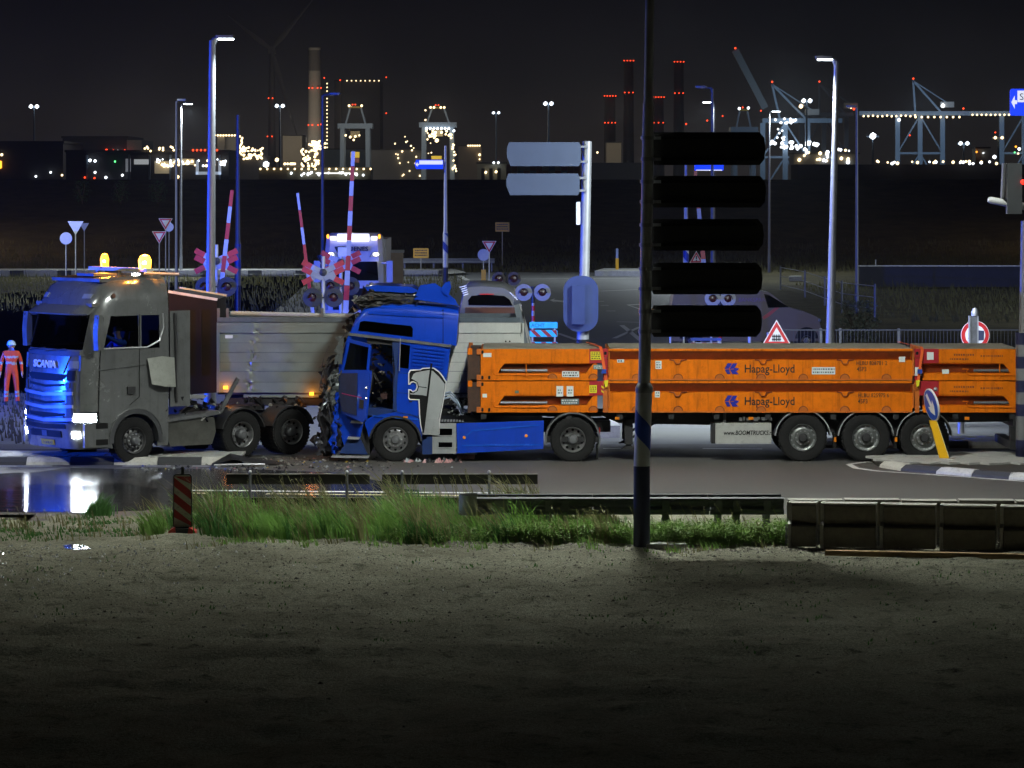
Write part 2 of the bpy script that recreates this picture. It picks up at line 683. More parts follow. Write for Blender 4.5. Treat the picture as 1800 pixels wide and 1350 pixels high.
def stripe(name, p0, p1, wid, m=None, z=0.011):
    a, c = Vector((p0[0], p0[1], z)), Vector((p1[0], p1[1], z))
    d = (c - a).normalized()
    s = Vector((-d.y, d.x, 0)) * wid / 2
    b = MB()
    b.poly([a - s, c - s, c + s, a + s])
    return struct(b.build(name, m or MARK, None, None))


def gp(*pp):
    return [(G(a, b).x, G(a, b).y) for a, b in pp]


# edge line along the islands, and the pair of lines along the near verge
stripe('road_edge_line', (-40, 73.75), G(92, 820), 0.12)
stripe('road_edge_line', G(215, 820), G(300, 820), 0.12)
stripe('road_edge_line', G(338, 820), G(388, 820.5), 0.12)
x0 = -9.0
for i, (a, b_) in enumerate(((150, 438), (441, 524), (528, 622), (626, 760), (764, 930))):
    stripe('road_edge_line', G(a, 861 + (a - 150) * 0.009), G(b_, 861 + (b_ - 150) * 0.009), 0.22)
for i, (a, b_) in enumerate(((235, 365), (468, 562), (568, 700), (705, 860))):
    stripe('road_edge_line', G(a, 866 + (a - 150) * 0.009), G(b_, 866 + (b_ - 150) * 0.009), 0.20, MARKY)
# curved line round the nose of the right-hand island
cv = [G(*p) for p in ((1580, 814), (1520, 813), (1492, 817), (1505, 824), (1545, 829), (1620, 834), (1700, 839.5), (1800, 847), (1960, 858))]
b = MB()
for p, q in zip(cv, cv[1:]):
    d = (q - p).normalized()
    s = Vector((-d.y, d.x, 0)) * 0.07
    b.poly([p - s + Vector((0, 0, .011)), q + d * .03 - s + Vector((0, 0, .011)), q + d * .03 + s + Vector((0, 0, .011)), p + s + Vector((0, 0, .011))])
struct(b.build('road_edge_line', MARK, None, None))
stripe('road_edge_line', G(1640, 799), G(1800, 798), 0.14)
stripe('road_edge_line', G(1060, 789), G(1130, 789), 0.12)
stripe('road_edge_line', G(1235, 789), G(1340, 790), 0.12)
# far road: edge lines, dashes, arrows and a give-way triangle
for a, c, wd in (((705, 492), (1130, 489), .3), ((806, 484), (822, 493), .35), ((846, 494), (905, 490), .3), ((700, 474), (800, 475), .35), ((1085, 566), (1128, 567), .22),
                 ((1093, 572), (1128, 600), .22), ((900, 506), (915, 516), .3), ((1056, 512), (1128, 509), .3), ((1180, 534), (1262, 523), .3), ((980, 586), (1040, 607), .22),
                 ((1050, 530), (1062, 530), .35), ((1056, 537), (1070, 537), .35), ((1066, 547), (1082, 547), .35), ((1080, 595), (1125, 575), .2),
                 ((760, 475), (775, 475), .35), ((910, 480), (930, 480), .35), ((950, 481), (970, 481), .35), ((990, 482), (1010, 482), .35)):
    stripe('lane_line', G(*a), G(*c), wd)
b = MB()
for poly in (((966, 528), (976, 524.5), (973, 527), (1000, 530), (1000, 532.5), (973, 530), (979, 533)), ((1101, 536), (1127, 534.5), (1127, 535.8), (1106, 537.2), (1126, 543), (1124, 544.2))):
    b.poly([(G(*p).x, G(*p).y, 0.011) for p in poly])
bmesh.ops.triangulate(b.bm, faces=b.bm.faces[:])
struct(b.build('road_arrow_marking', MARK, None, None))

# standing water and wet asphalt
WATER = mat('puddle_water', (0.014, 0.015, 0.016), 0.11, 0, 0.2, 2.5, 0.25, 5.0, spec=0.5, rvar=0.08, stretch=(0.5, 1, 1))
WET = mat('wet_asphalt', (0.030, 0.030, 0.029), 0.17, 0, 0.3, 1.6, 0.16, 20.0, spec=0.45, rvar=0.06)
sheet('wet_road', wob(gp((-120, 838), (60, 830), (130, 824), (300, 823), (480, 826), (600, 832), (700, 856), (760, 880), (640, 900), (300, 896), (-120, 900)), 0.5, 0.5, 5), 0.009, WET)
sheet('puddle', wob(gp((-90, 866), (20, 862), (90, 852), (200, 850), (300, 862), (360, 874), (300, 884), (240, 893), (170, 904), (80, 902), (-90, 897)), 0.8, 0.35, 8), 0.014, WATER)
sheet('puddle', wob(gp((490, 890), (560, 887), (650, 888), (690, 894), (640, 903), (540, 905), (495, 901)), 0.3, 0.3, 12), 0.014, WATER)
sheet('puddle', wob(gp((112, 962), (130, 959), (156, 961), (158, 967), (135, 969), (114, 967)), 0.12, 0.2, 15), 0.026, WATER)
# the truck has dragged a dark damp patch of soil in front of the left verge


def island(name, front, label_kind, z=0.16, depth=2.4, blocks=None, tiles=None, first_dark=True, seed=1):
    """Traffic island: sloping kerb blocks painted black and white in turn (each a part), a bed and paving tiles."""
    root = bpy.data.objects.new(name, None)
    COL.objects.link(root)
    struct(root)
    bl = 0
    dark = first_dark
    p = [Vector((a[0], a[1], 0)) for a in front]
    L = [0]
    for a, c in zip(p, p[1:]):
        L.append(L[-1] + (c - a).length)

    def at(s):
        for i in range(len(p) - 1):
            if s <= L[i + 1] or i == len(p) - 2:
                k = (s - L[i]) / (L[i + 1] - L[i])
                return p[i].lerp(p[i + 1], k), (p[i + 1] - p[i]).normalized()
    s = 0
    rnd = random.Random(seed)
    while s < L[-1] - 0.1:
        e = min(L[-1], s + blocks)
        (a, d), (c, _) = at(s + 0.006), at(e - 0.006)
        nrm = Vector((-d.y, d.x, 0))
        prof = [(0, 0.0), (0.02, z * 0.45), (0.13, z), (0.30, z + 0.004), (0.30, 0.0)]
        jit = rnd.uniform(-0.012, 0.012)
        b = MB()
        b.loft([[q + nrm * (u + jit) + Vector((0, 0, v)) for u, v in prof] for q in (a, a.lerp(c, 0.5), c)], True, True)
        b.build('kerb_block', CONC_D if dark else CONC_W, root, 30)
        dark = not dark
        s = e
    b = MB()
    q = [(v.x, v.y + 0.26) for v in p]
    b.prism(q + [(q[-1][0], q[-1][1] + depth), (q[0][0], q[0][1] + depth)], 0.0, z - 0.03, 'xy')
    b.build('island_bed', SOIL, root, None)
    if tiles:
        tm = MB().box(-0.147, 0.147, -0.147, 0.147, 0, 0.05, 0.006).mesh('paving_tile', 35)
        tm.materials.append(PAVE)
        n = 0
        x0, x1, y0, y1, ang = tiles
        for i in range(-60, 60):
            for j in range(-60, 60):
                u, v = i * 0.3, j * 0.3
                x = (x0 + x1) / 2 + u * cos(ang) - v * sin(ang)
                y = (y0 + y1) / 2 + u * sin(ang) + v * cos(ang)
                if not (x0 < x < x1 and y0 < y < y1):
                    continue
                a, _ = at(min(L[-1], max(0, (x - p[0].x))))
                if y < a.y + 0.42 or n >= 290:
                    continue
                o = put('paving_tile', tm, None, root)
                o.location = (x, y, z - 0.042 + rnd.uniform(-0.006, 0.006))
                o.rotation_euler = (rnd.uniform(-.012, .012), rnd.uniform(-.012, .012), ang)
                n += 1
    return root


island('traffic_island', [(-21.0, 74.1), (-5.95, 74.1)], 'l', 0.16, 2.6, 0.95, (-14.5, -6.05, 74.0, 75.9, 0.0), True, 4)
il = [G(p, q) for p, q in ((1545, 822), (1586, 829), (1680, 836), (1740, 842), (1860, 848), (2100, 862))]
island('traffic_island', [(v.x, v.y) for v in il], 'r', 0.14, 2.2, 0.98, (7.9, 14.0, 73.0, 76.2, 0.6), False, 5)
island('traffic_island', [(6.5, 78.9), (18.0, 78.6)], 'f', 0.15, 1.3, 1.35, (9.2, 13.2, 79.0, 80.6, 0.6), True, 6)
# long pale pavement with a black and white kerb beyond the railway on the left, and a strip further right
sheet('pavement', [(-42, 222.5), (-4.5, 221.5), (-3.0, 226), (-4, 236), (-42, 237)], 0.16, PAVE)
root = bpy.data.objects.new('pavement_kerb', None)
COL.objects.link(root)
struct(root)
kx = -42.0
pat = [0.9, 2.2]
i = 0
while kx < -4.6:
    wk = pat[0] if i % 2 == 0 else pat[1]
    b = MB().box(kx + .01, min(kx + wk, -4.5) - .01, 222.2, 222.5, 0, 0.42 if i % 2 else 0.40, 0.03)
    b.build('kerb_block', CONC_D if i % 2 == 0 else CONC_W, root, 30)
    kx += wk
    i += 1
b = MB().prism([(5.4, 223), (9.5, 222), (9.8, 229), (6.2, 230)], 0, 0.35, 'xy', 0.05)
struct(b.build('pavement', PAVE, None, 30))
b = MB().prism([(17.2, 212), (18.0, 212), (18.0, 213), (17.4, 213)], 0, 0.3, 'xy', 0.05)
struct(b.build('pavement', PAVE, None, 30))
# the low pale bank under the trailer on the far side of the road
b = MB().prism([(1.95, 82.0), (2.6, 82.0), (2.5, 84.6), (1.5, 84.6)], 0.0, 0.3, 'xy', 0.04)
struct(b.build('kerb_ramp', PAVE, None, 30))

# ------------------------------------------------------------------ foreground
def lamp_post(name, label, loc, h, arm, head_dir=1, r0=0.11, r1=0.06, lean=(0.0, 0.0), headmat=LAMPWHITE, group=None, axis='x', hs=1.0, polemat=None):
    """Tapered street lamp post with a side arm and a flat LED head."""
    t = thing(name, label, 'street lamp', loc, 0, group)
    top = Vector((lean[0], lean[1], h))
    pm = polemat or POLE
    b = MB()
    b.ringtube([(0, 0, 0), (lean[0] * .1, lean[1] * .1, h * .1), (lean[0] * .11, lean[1] * .11, h * .115), top], [r0 * 1.25, r0 * 1.2, r0, r1], 12)
    b.build('pole', pm, t)
    d = Vector((head_dir, 0, 0)) if axis == 'x' else Vector((0, head_dir, 0))
    a0 = top - Vector((0, 0, 0.12))
    if arm > 0:
        MB().ringtube([a0, top + d * 0.06 + Vector((0, 0, 0.03)), top + d * arm + Vector((0, 0, 0.05))], [r1, r1 * .9, r1 * .75], 8).build('arm', pm, t)
    hc = top + d * (arm + 0.34 * hs) + Vector((0, 0, 0.05))
    yaw = 0 if axis == 'x' else pi / 2
    M = Matrix.Translation(hc) @ Matrix.Rotation(yaw, 4, 'Z')
    b = MB()
    b.prism([(-.36 * hs, -.08), (-.30 * hs, -.15 * hs), (.30 * hs, -.13 * hs), (.38 * hs, 0), (.30 * hs, .13 * hs), (-.30 * hs, .15 * hs), (-.36 * hs, .08)], 0.0, 0.075, 'xy', 0.02, M)
    hd = b.build('lamp_head', DARKSTEEL, t)
    b = MB()
    b.prism([(-.27 * hs, -.12 * hs), (.29 * hs, -.10 * hs), (.33 * hs, 0), (.29 * hs, .10 * hs), (-.27 * hs, .12 * hs)], -0.035, -0.002, 'xy', 0.012, M)
    b.build('lens', headmat, hd)
    return t


SPX, SPY = 2.19, 57.6
t = thing('sign_post', 'tall dark lamp pole with five boards whose unlit backs look black, standing in the grass', 'sign post', (SPX, SPY, 0))
ln = 0.14 / 9.2
b = MB()
b.ringtube([(0, 0, -0.1), (0, 0, 1.36), (ln * 2.5, 0, 2.62), (ln * 2.6, 0, 2.72)], [0.137, 0.137, 0.137, 0.108], 20)
b.build('lower_pole', POLE, t)
b = MB()
b.ringtube([(ln * 2.7, 0, 2.70), (ln * 6, 0, 6.2), (ln * 7.4, 0, 7.45)], [0.104, 0.098, 0.095], 18)
b.build('upper_pole', POLE, t)
b = MB()
b.ringtube([(ln * 7.4, 0, 7.45), (ln * 7.42, 0, 7.52), (ln * 11, 0, 11.6), (ln * 11, 0.5, 11.95), (ln * 11, 5.2, 12.1)], [0.098, 0.082, 0.065, 0.055, 0.045], 14)
b.build('assumed_lamp_arm', POLE, t)  # arm and head assumed, out of view; arm lengthened to steepen the light
b = MB().prism([(-.16, 5.2), (.16, 5.2), (.13, 5.95), (-.13, 5.95)], 12.05, 12.15, 'xy', 0.02)
hd = b.build('lamp_head', DARKSTEEL, t)
MB().prism([(-.12, 5.3), (.12, 5.3), (.10, 5.85), (-.10, 5.85)], 12.02, 12.048, 'xy').build('lens', LAMPWHITE, hd)
MB().lathe([(0.148, 2.60), (0.152, 2.64), (0.152, 2.68), (0.108, 2.76)], (ln * 2.6, 0, 0), 'z', 20).build('collar', STEEL, t)
MB().lathe([(0.140, 0.0), (0.140, 1.36)], (0, 0, 0), 'z', 24).build('dark_band', mat('band_black_blue', (0.010, 0.014, 0.05), 0.4), t)


def helix_band(parent, r, z0, pitch, hgt, th0, th1, m, cx=lambda z: 0.0, zlo=None, zhi=None, n=40, name='blue_band'):
    b = MB()
    lo, hi = [], []
    for i in range(n + 1):
        th = th0 + (th1 - th0) * i / n
        za = z0 + pitch * (th - th0) / (2 * pi)
        zb = za + hgt
        if zlo is not None:
            za, zb = max(za, zlo), max(zb, zlo)
        if zhi is not None:
            za, zb = min(za, zhi), min(zb, zhi)
        lo.append((cx(za) + r * cos(th), r * sin(th), za))
        hi.append((cx(zb) + r * cos(th), r * sin(th), zb))
    b.loft([lo, hi], False, False)
    return b.build(name, m, parent, 40)


DBLUE = mat('band_blue', (0.012, 0.045, 0.30), 0.4)
cxl = lambda z: max(0, (z - 1.36)) * ln * 2.0
# visible side of a pole is theta in (-pi, 0); the band falls from left to right
helix_band(t, 0.1395, 1.98, -0.85, 0.40, -pi, -pi + 2 * pi, DBLUE, cxl, 1.37, 2.60)
helix_band(t, 0.1395, 3.05, -0.85, 0.40, -pi, -pi + 2 * pi, DBLUE, cxl, 1.37, 2.60)
# five boards, seen from behind
for (ya, yb, xr) in ((232, 290, 1347), (309, 365, 1348), (385, 441, 1344), (462, 518, 1342), (537, 593, 1341)):
    A, Bq = PX(1150, yb, SPY), PX(xr, ya, SPY)
    x0, x1, z0, z1 = A.x - SPX, Bq.x - SPX, A.z, Bq.z
    cc = 0.10
    b = MB().prism([(x0, z0), (x1 - cc, z0), (x1 - .02, z0 + cc), (x1, (z0 + z1) / 2), (x1 - .02, z1 - cc), (x1 - cc, z1), (x0, z1), (x0 - .05, z1 - .09), (x0 - .05, z0 + .09)], 0.16, 0.185, 'xz', 0.006)
    sb = b.build('sign_board', mat('board_back_unlit', (0.022, 0.022, 0.022), 0.6), t)  # aluminium backs coloured near-black, standing in for their unlit side
    for zz in (z0 + 0.10, z1 - 0.10):
        MB().box(x0 + 0.02, x1 - 0.12, 0.12, 0.158, zz - 0.02, zz + 0.02).build('rail', BLACK, sb)
    for zz in (z0 + 0.10, z1 - 0.10):
        b = MB()
        b.box(ln * zz - 0.12, x0 + 0.12, 0.105, 0.14, zz - 0.025, zz + 0.025, 0.004)
        b.lathe([(0.115, zz - .03), (0.115, zz + .03)], (ln * zz, 0, 0), 'z', 16)
        b.build('clamp', STEEL, sb)
MB().box(-0.02, 0.75, -0.12, 0.45, -0.02, 0.05, 0.02).build('footing', PAVE, t)

# added lamp posts for the outer lights, one out of view on either side
for x, lab in ((-12.5, 'added unseen lamp post by the wet road, out at the left end of the verge'), (16.5, 'added unseen lamp post behind the barrier, out at its far right end')):
    lamp_post('street_lamp', lab, (x, 57.6, 0), 12.0, 5.2, 1, 0.11, 0.06, axis='y', group='added street lamps along the near verge')

# guard rail
t = thing('guard_rail', 'double steel guard rail with a rounded end in the grass left of the dark barrier', 'guard rail', (0, 58.9, 0))
prof = [(0.0, 0.74), (-0.03, 0.72), (-0.03, 0.68), (0.035, 0.63), (0.035, 0.575), (-0.03, 0.53), (-0.03, 0.49), (0.0, 0.44), (0.012, 0.445), (-0.018, 0.495), (-0.018, 0.525), (0.047, 0.57), (0.047, 0.635), (-0.018, 0.685), (-0.018, 0.715), (0.010, 0.73)]
for yy, s in ((-0.30, 1), (0.30, -1)):
    x = -0.6
    while x < 4.6:
        x1 = min(4.68, x + 2.0)
        b = MB()
        b.loft([[(xx, yy + s * u, v - 0.0) for u, v in prof] for xx in (x, x1 - 0.012)], True, True)
        b.build('beam', mat('guard_rail_steel', (0.11, 0.12, 0.125), 0.6, 0.25, 0.2, 5, dirt=0.4), t, 25)
        x += 2.0
b = MB()
lo = []
for i in range(13):
    a = pi / 2 + pi * i / 12
    lo.append((-0.6 + 0.32 * cos(a), 0.31 * sin(a)))
b.loft([[(x, y, 0.42) for x, y in lo], [(x, y, 0.76) for x, y in lo]], False, False)
b.build('end_cap', STEEL, t)
for pxp in (875, 887, 913, 965, 993, 1170, 1263, 1295, 1348):
    x = (pxp - 900) / F * 58.7
    b = MB()
    for yy in (-0.235, 0.235):
        b.box(x - 0.05, x + 0.05, yy - 0.03, yy + 0.03, -0.05, 0.70)
    b.box(x - 0.045, x + 0.045, -0.20, 0.20, 0.55, 0.63)
    b.box(x - 0.06, x + 0.06, -0.34, -0.27, 0.50, 0.68)
    b.build('post', DARKSTEEL, t)

# barrier segments
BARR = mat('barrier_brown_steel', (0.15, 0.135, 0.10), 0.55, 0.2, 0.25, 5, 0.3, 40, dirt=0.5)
BARRLIT = mat('barrier_edge_grey', (0.34, 0.33, 0.29), 0.6, 0.1, 0.15, 5, 0.3, 40, dirt=0.4)  # paler copy of the body colour, with light on the edges painted in


def barrier(loc, rz, label, w=1.0, full=True):
    t = thing('barrier_segment', label, 'barrier', loc, rz, 'dark barrier segments in a row by the sand')
    b = MB()
    prof = [(0.0, 0.03), (0.0, 0.40), (0.015, 0.43), (0.115, 0.44), (0.135, 0.47), (0.075, 0.80), (0.09, 0.83), (0.45, 0.83), (0.45, 0.03)]
    b.loft([[(x, u, v) for u, v in prof] for x in (-w / 2 + 0.06, w / 2 - 0.065)], True, True)
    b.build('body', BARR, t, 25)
    MB().box(-w / 2 + 0.05, w / 2 - 0.06, 0.055, 0.46, 0.832, 0.862, 0.01).build('top_edge', BARRLIT, t)
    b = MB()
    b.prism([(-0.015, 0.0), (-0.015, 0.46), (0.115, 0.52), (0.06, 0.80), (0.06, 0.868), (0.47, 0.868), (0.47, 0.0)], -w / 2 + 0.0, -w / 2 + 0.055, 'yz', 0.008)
    b.build('flange', BARRLIT, t)
    b = MB()
    for z in (0.22, 0.36, 0.12):
        b.box(-w / 2 - 0.045, -w / 2 - 0.003, 0.02, 0.10, z - 0.03, z + 0.03, 0.006)
    b.tube((-w / 2 - 0.03, 0.06, 0.06), (-w / 2 - 0.03, 0.06, 0.45), 0.014)
    b.build('coupling', DARKSTEEL, t)
    for o in list(t.children):
        for vv_ in o.data.vertices:
            vv_.co.z *= 0.875
    return t


edges = [1384, 1441, 1546, 1651, 1757, 1866]
labs = ['half width dark barrier segment against the end of the guard rail', 'dark barrier segment with the left end of the long timber before it',
        'dark barrier segment, third from the guard rail', 'dark barrier segment, fourth from the guard rail', 'dark barrier segment cut off by the right edge of the photo']
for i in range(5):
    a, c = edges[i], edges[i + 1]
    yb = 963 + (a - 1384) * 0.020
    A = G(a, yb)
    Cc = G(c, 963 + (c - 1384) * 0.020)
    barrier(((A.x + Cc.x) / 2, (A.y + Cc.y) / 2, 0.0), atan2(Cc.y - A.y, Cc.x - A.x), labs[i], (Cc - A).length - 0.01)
# the rear row, of which only the tops show
for i in range(5):
    x = 4.75 + i * 0.98
    t = thing('barrier_segment', ['rear barrier segment showing only its pale top, nearest the guard rail', 'rear barrier segment with a pale top, second from the guard rail', 'rear barrier segment with a pale top, third from the guard rail', 'rear barrier segment with a pale top, fourth from the guard rail', 'rear barrier segment with a pale top at the right edge of the photo'][i], 'barrier', (x + .49, 59.0 - 0.06 * i, 0), -0.06, 'pale topped barrier segments in the rear row')
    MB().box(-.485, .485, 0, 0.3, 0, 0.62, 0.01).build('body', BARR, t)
    MB().box(-.47, .47, -0.03, 0.33, 0.622, 0.655 + 0.012 * (i % 2), 0.01).build('top_edge', BARRLIT, t)

# long timber lying on the sand
t = thing('timber_beam', 'long tan timber lying on the sand before the dark barrier', 'timber', (0, 0, 0))
A, Bq = G(1450, 979), G(1900, 988)
b = MB()
d = (Bq - A).normalized()
M = Matrix.Translation((A.x, A.y, 0.0)) @ Matrix.Rotation(atan2(d.y, d.x), 4, 'Z')
b.prism([(0.0, 0.0), (0.03, -0.0), (4.2, 0.0), (4.2, 0.17), (0.0, 0.17)], 0.02, 0.105, 'xy', 0.012, M)
o = b.build('board', mat('timber_tan', (0.30, 0.20, 0.085), 0.8, 0, 0.25, 3, 0.4, 25, stretch=(0.25, 3, 3)), t)

# road works beacon board with red and white stripes
t = thing('beacon_board', 'narrow dusty beacon board with red and white diagonal stripes standing in the grass', 'beacon', (PX(321, 938, 59.4).x, 59.4, 0.03))
pl = rrect(-0.165, 0.165, 0.10, 1.04, 0.05)
MB().prism(pl, -0.02, 0.03, 'xz', 0.006).build('frame', BLACKPL, t)
BW = mat('beacon_white', (0.55, 0.53, 0.46), 0.5, 0, 0.2, 6, dirt=0.5)
BR = mat('beacon_red', (0.38, 0.02, 0.022), 0.5, 0, 0.2, 6, dirt=0.5)
MB().prism(rrect(-0.145, 0.145, 0.12, 1.02, 0.04), -0.024, -0.0195, 'xz').build('panel', BW, t)
for k in range(4):
    z = 0.02 + k * 0.27
    pts = [(-0.145, z + 0.27), (0.145, z + 0.04), (0.145, z + 0.19), (-0.145, z + 0.42)]
    pts = [(x, min(1.0, max(0.14, q))) for x, q in pts]
    MB().prism(pts, -0.028, -0.0245, 'xz').build('red_stripe', BR, t)
MB().prism([(-0.03, 1.04), (0.03, 1.04), (0.025, 1.16), (-0.025, 1.16)], -0.01, 0.02, 'xz', 0.008).build('handle', BLACKPL, t)
for s in (-1, 1):
    MB().prism([(s * 0.10, 0.0), (s * 0.24, 0.0), (s * 0.23, 0.06), (s * 0.12, 0.13)], -0.16, 0.16, 'xz', 0.015).build('foot', mat('foot_red', (0.45, 0.03, 0.02), 0.6), t)
MB().box(-0.11, 0.11, -0.14, 0.14, 0.0, 0.10, 0.02).build('base', BLACKPL, t)

# low plank fence on thin posts
WOODD = mat('weathered_plank', (0.022, 0.021, 0.014), 0.8, 0, 0.3, 3, 0.4, 30, stretch=(0.2, 3, 3))
FY = 63.5
for (pa, pb, lab, pins) in ((398, 650, 'low dark plank fence section left of the gap above the wet verge', (440, 610)), (672, 945, 'low dark plank fence section behind the tall grass, right of the gap', (707, 860))):
    xa, xb = (pa - 900) / F * FY, (pb - 900) / F * FY
    t = thing('plank_fence', lab, 'fence', ((xa + xb) / 2, FY, 0), 0.0, 'low plank fence sections')
    hw = (xb - xa) / 2
    for z0, z1 in ((0.53, 0.71), (0.10, 0.275)):
        MB().box(-hw, hw, -0.03, 0.012, z0, z1, 0.006).build('plank', WOODD, t)
        MB().box(-hw, hw, -0.034, 0.016, z1 + 0.002, z1 + 0.014).build('capping', BARRLIT, t)  # pale strip stands in for the light along the plank's top
    for pp in pins:
        x = (pp - 900) / F * FY - (xa + xb) / 2
        p_ = MB().tube((x, -0.065, -0.05), (x, -0.065, 0.74), 0.026, n=10).build('post', DARKSTEEL, t)
        MB().ball((x, -0.065, 0.76), 0.035).build('cap', STEEL, p_)


# grass
def blades(name, n, area, hgt, lean, m, seed, wid=0.011, clump=18, spread=0.35, tall=()):
    rnd = random.Random(seed)
    V, Fc = [], []
    cl = []
    while len(cl) < n // clump:
        x = rnd.uniform(area[0], area[1])
        y = rnd.uniform(area[2](x), area[3](x))
        dens = 0.42 + 1.5 * MN.noise(Vector((x * 1.3, y * 1.1, seed % 4)))
        if rnd.random() < dens + 0.05 and not (abs(x + 5.74) < 0.42 and y < 59.9 and name == 'grass'):
            cl.append((x, y, rnd.uniform(0.6, 1.25), rnd.gauss(0, 0.12)))
    for x, y, hs, tw in cl:
        for (tx, tr, tf) in tall:
            if abs(x - tx) < tr:
                hs *= 1 + (tf - 1) * (1 - abs(x - tx) / tr)
        for _ in range(clump):
            bx, by = x + rnd.gauss(0, spread * 0.3), y + rnd.gauss(0, spread * 0.3)
            h = hgt * hs * rnd.uniform(0.45, 1.1)
            dx, dy = lean * h * rnd.uniform(0.2, 1.3) + rnd.gauss(0, 0.16) * h + tw * h, rnd.gauss(0, 0.2) * h
            wd = wid * rnd.uniform(0.6, 1.3)
            ang = rnd.uniform(-0.9, 0.9)
            ux, uy = cos(ang) * wd, sin(ang) * wd
            z0 = ground_z(bx, by) - 0.01
            i0 = len(V)
            for k, wk in ((0, 1.0), (0.4, 0.85), (0.75, 0.5)):
                cxk, cyk, czk = bx + dx * k * k, by + dy * k * k, z0 + h * (k - 0.12 * k * k)
                V.append((cxk - ux * wk, cyk - uy * wk, czk))
                V.append((cxk + ux * wk, cyk + uy * wk, czk))
            V.append((bx + dx, by + dy, z0 + h * 0.88))
            Fc += [(i0, i0 + 1, i0 + 3, i0 + 2), (i0 + 2, i0 + 3, i0 + 5, i0 + 4), (i0 + 4, i0 + 5, i0 + 6)]
    me = bpy.data.meshes.new(name)
    me.from_pydata(V, [], Fc)
    return stuff(put(name, me, m))


def leafmat(name, col, var=0.35):
    m = mat(name, col, 0.55, 0, var, 2.2, spec=0.3)
    t = m.node_tree
    b = t.nodes['Principled BSDF']
    tr = t.nodes.new('ShaderNodeBsdfTranslucent')
    mx = t.nodes.new('ShaderNodeMixShader')
    mx.inputs[0].default_value = 0.4
    src = b.inputs['Base Color'].links[0].from_socket
    t.links.new(src, tr.inputs[0])
    o = [x for x in t.nodes if x.type == 'OUTPUT_MATERIAL'][0]
    t.links.new(b.outputs[0], mx.inputs[1])
    t.links.new(tr.outputs[0], mx.inputs[2])
    t.links.new(mx.outputs[0], o.inputs[0])
    return m


GREEN = leafmat('grass_green', (0.21, 0.38, 0.09))
DARKGREEN = leafmat('grass_dark_green', (0.085, 0.21, 0.055))
DRY = leafmat('grass_dry', (0.24, 0.235, 0.11))
WEED = leafmat('weed_leaf', (0.17, 0.26, 0.06))
lowy = lambda x: 57.9 if x > -3 else 57.9 + (-3 - x) * 0.22
tl = ((-5.0, 1.0, 1.5), (-1.7, 0.8, 1.7), (0.15, 0.5, 1.6), (-3.0, 0.8, 1.25))
for (nm, n, m, sd, hg, ln_) in (('grass', 8200, GREEN, 3, 0.46, -0.45), ('grass', 4200, DARKGREEN, 5, 0.40, -0.35), ('grass', 2200, DRY, 9, 0.66, -0.5)):
    blades(nm, n, (-6.3, 2.0, lowy, lambda x: 61.6 if x < 0.4 else 59.6), hg, ln_, m, sd, tall=tl, clump=26, spread=0.30)
blades('grass', 260, (0.0, 0.45, lambda x: 60.2, lambda x: 61.3), 1.0, -0.6, DRY, 13, clump=14)
blades('grass', 4200, (0.0, 4.75, lambda x: 58.0, lambda x: 58.5), 0.42, -0.3, GREEN, 15, clump=12)
blades('grass', 1100, (-9.5, -5.5, lambda x: 58.2, lambda x: 62.0), 0.10, -0.3, DARKGREEN, 17, clump=14, spread=0.4)
blades('grass', 180, (-9.5, -5.5, lambda x: 58.2, lambda x: 62.0), 0.26, -0.3, DRY, 19, clump=7, spread=0.6)
blades('grass', 240, (-7.75, -7.45, lambda x: 62.4, lambda x: 63.2), 0.4, 0.3, DARKGREEN, 21, clump=20, spread=0.3)
blades('grass', 500, (-9, 8, lambda x: 45.0, lambda x: 57.0), 0.07, 0, DARKGREEN, 23, clump=6, spread=0.5)


def stalks(n, x0, x1, y0, y1, hmin, hmax, seed):
    """Dead stalks with ragged seed heads standing above the grass."""
    rnd = random.Random(seed)
    b = MB()
    for _ in range(n):
        x, y = rnd.uniform(x0, x1), rnd.uniform(y0, y1)
        h = rnd.uniform(hmin, hmax)
        z0 = ground_z(x, y)
        lx = -rnd.uniform(0.05, 0.45) * h
        tip = Vector((x + lx, y + rnd.gauss(0, .06), z0 + h))
        mid = Vector((x + lx * .35, y, z0 + h * .55))
        b.ringtube([(x, y, z0), mid, tip], [0.006, 0.005, 0.003], 3, False)
        for k in range(7):
            c = mid.lerp(tip, 0.55 + .45 * k / 6)
            d = Vector((rnd.gauss(-.4, .5), rnd.gauss(0, .5), rnd.uniform(.2, 1))).normalized() * 0.055
            s_ = Vector((rnd.uniform(-1, 1), rnd.uniform(-1, 1), 0)).normalized() * .008
            b.poly([c - s_, c + s_, c + d])
    stuff(b.build('dead_stalks', DRY, None, None))


stalks(150, -5.2, 0.6, 58.6, 61.2, 0.5, 1.0, 71)
stalks(60, 0.0, 4.7, 58.1, 58.7, 0.35, 0.65, 72)
stalks(30, -9.3, -6, 58.8, 62, 0.2, 0.4, 73)


blades('grass', 420, (-6.3, 4.7, lambda x: 56.7 + .1 * sin(3 * x), lambda x: 58.1), 0.17, -0.4, GREEN, 25, clump=8, spread=0.28)
blades('grass', 160, (-6.3, 4.7, lambda x: 56.5, lambda x: 58.1), 0.22, -0.4, DRY, 27, clump=6, spread=0.3)


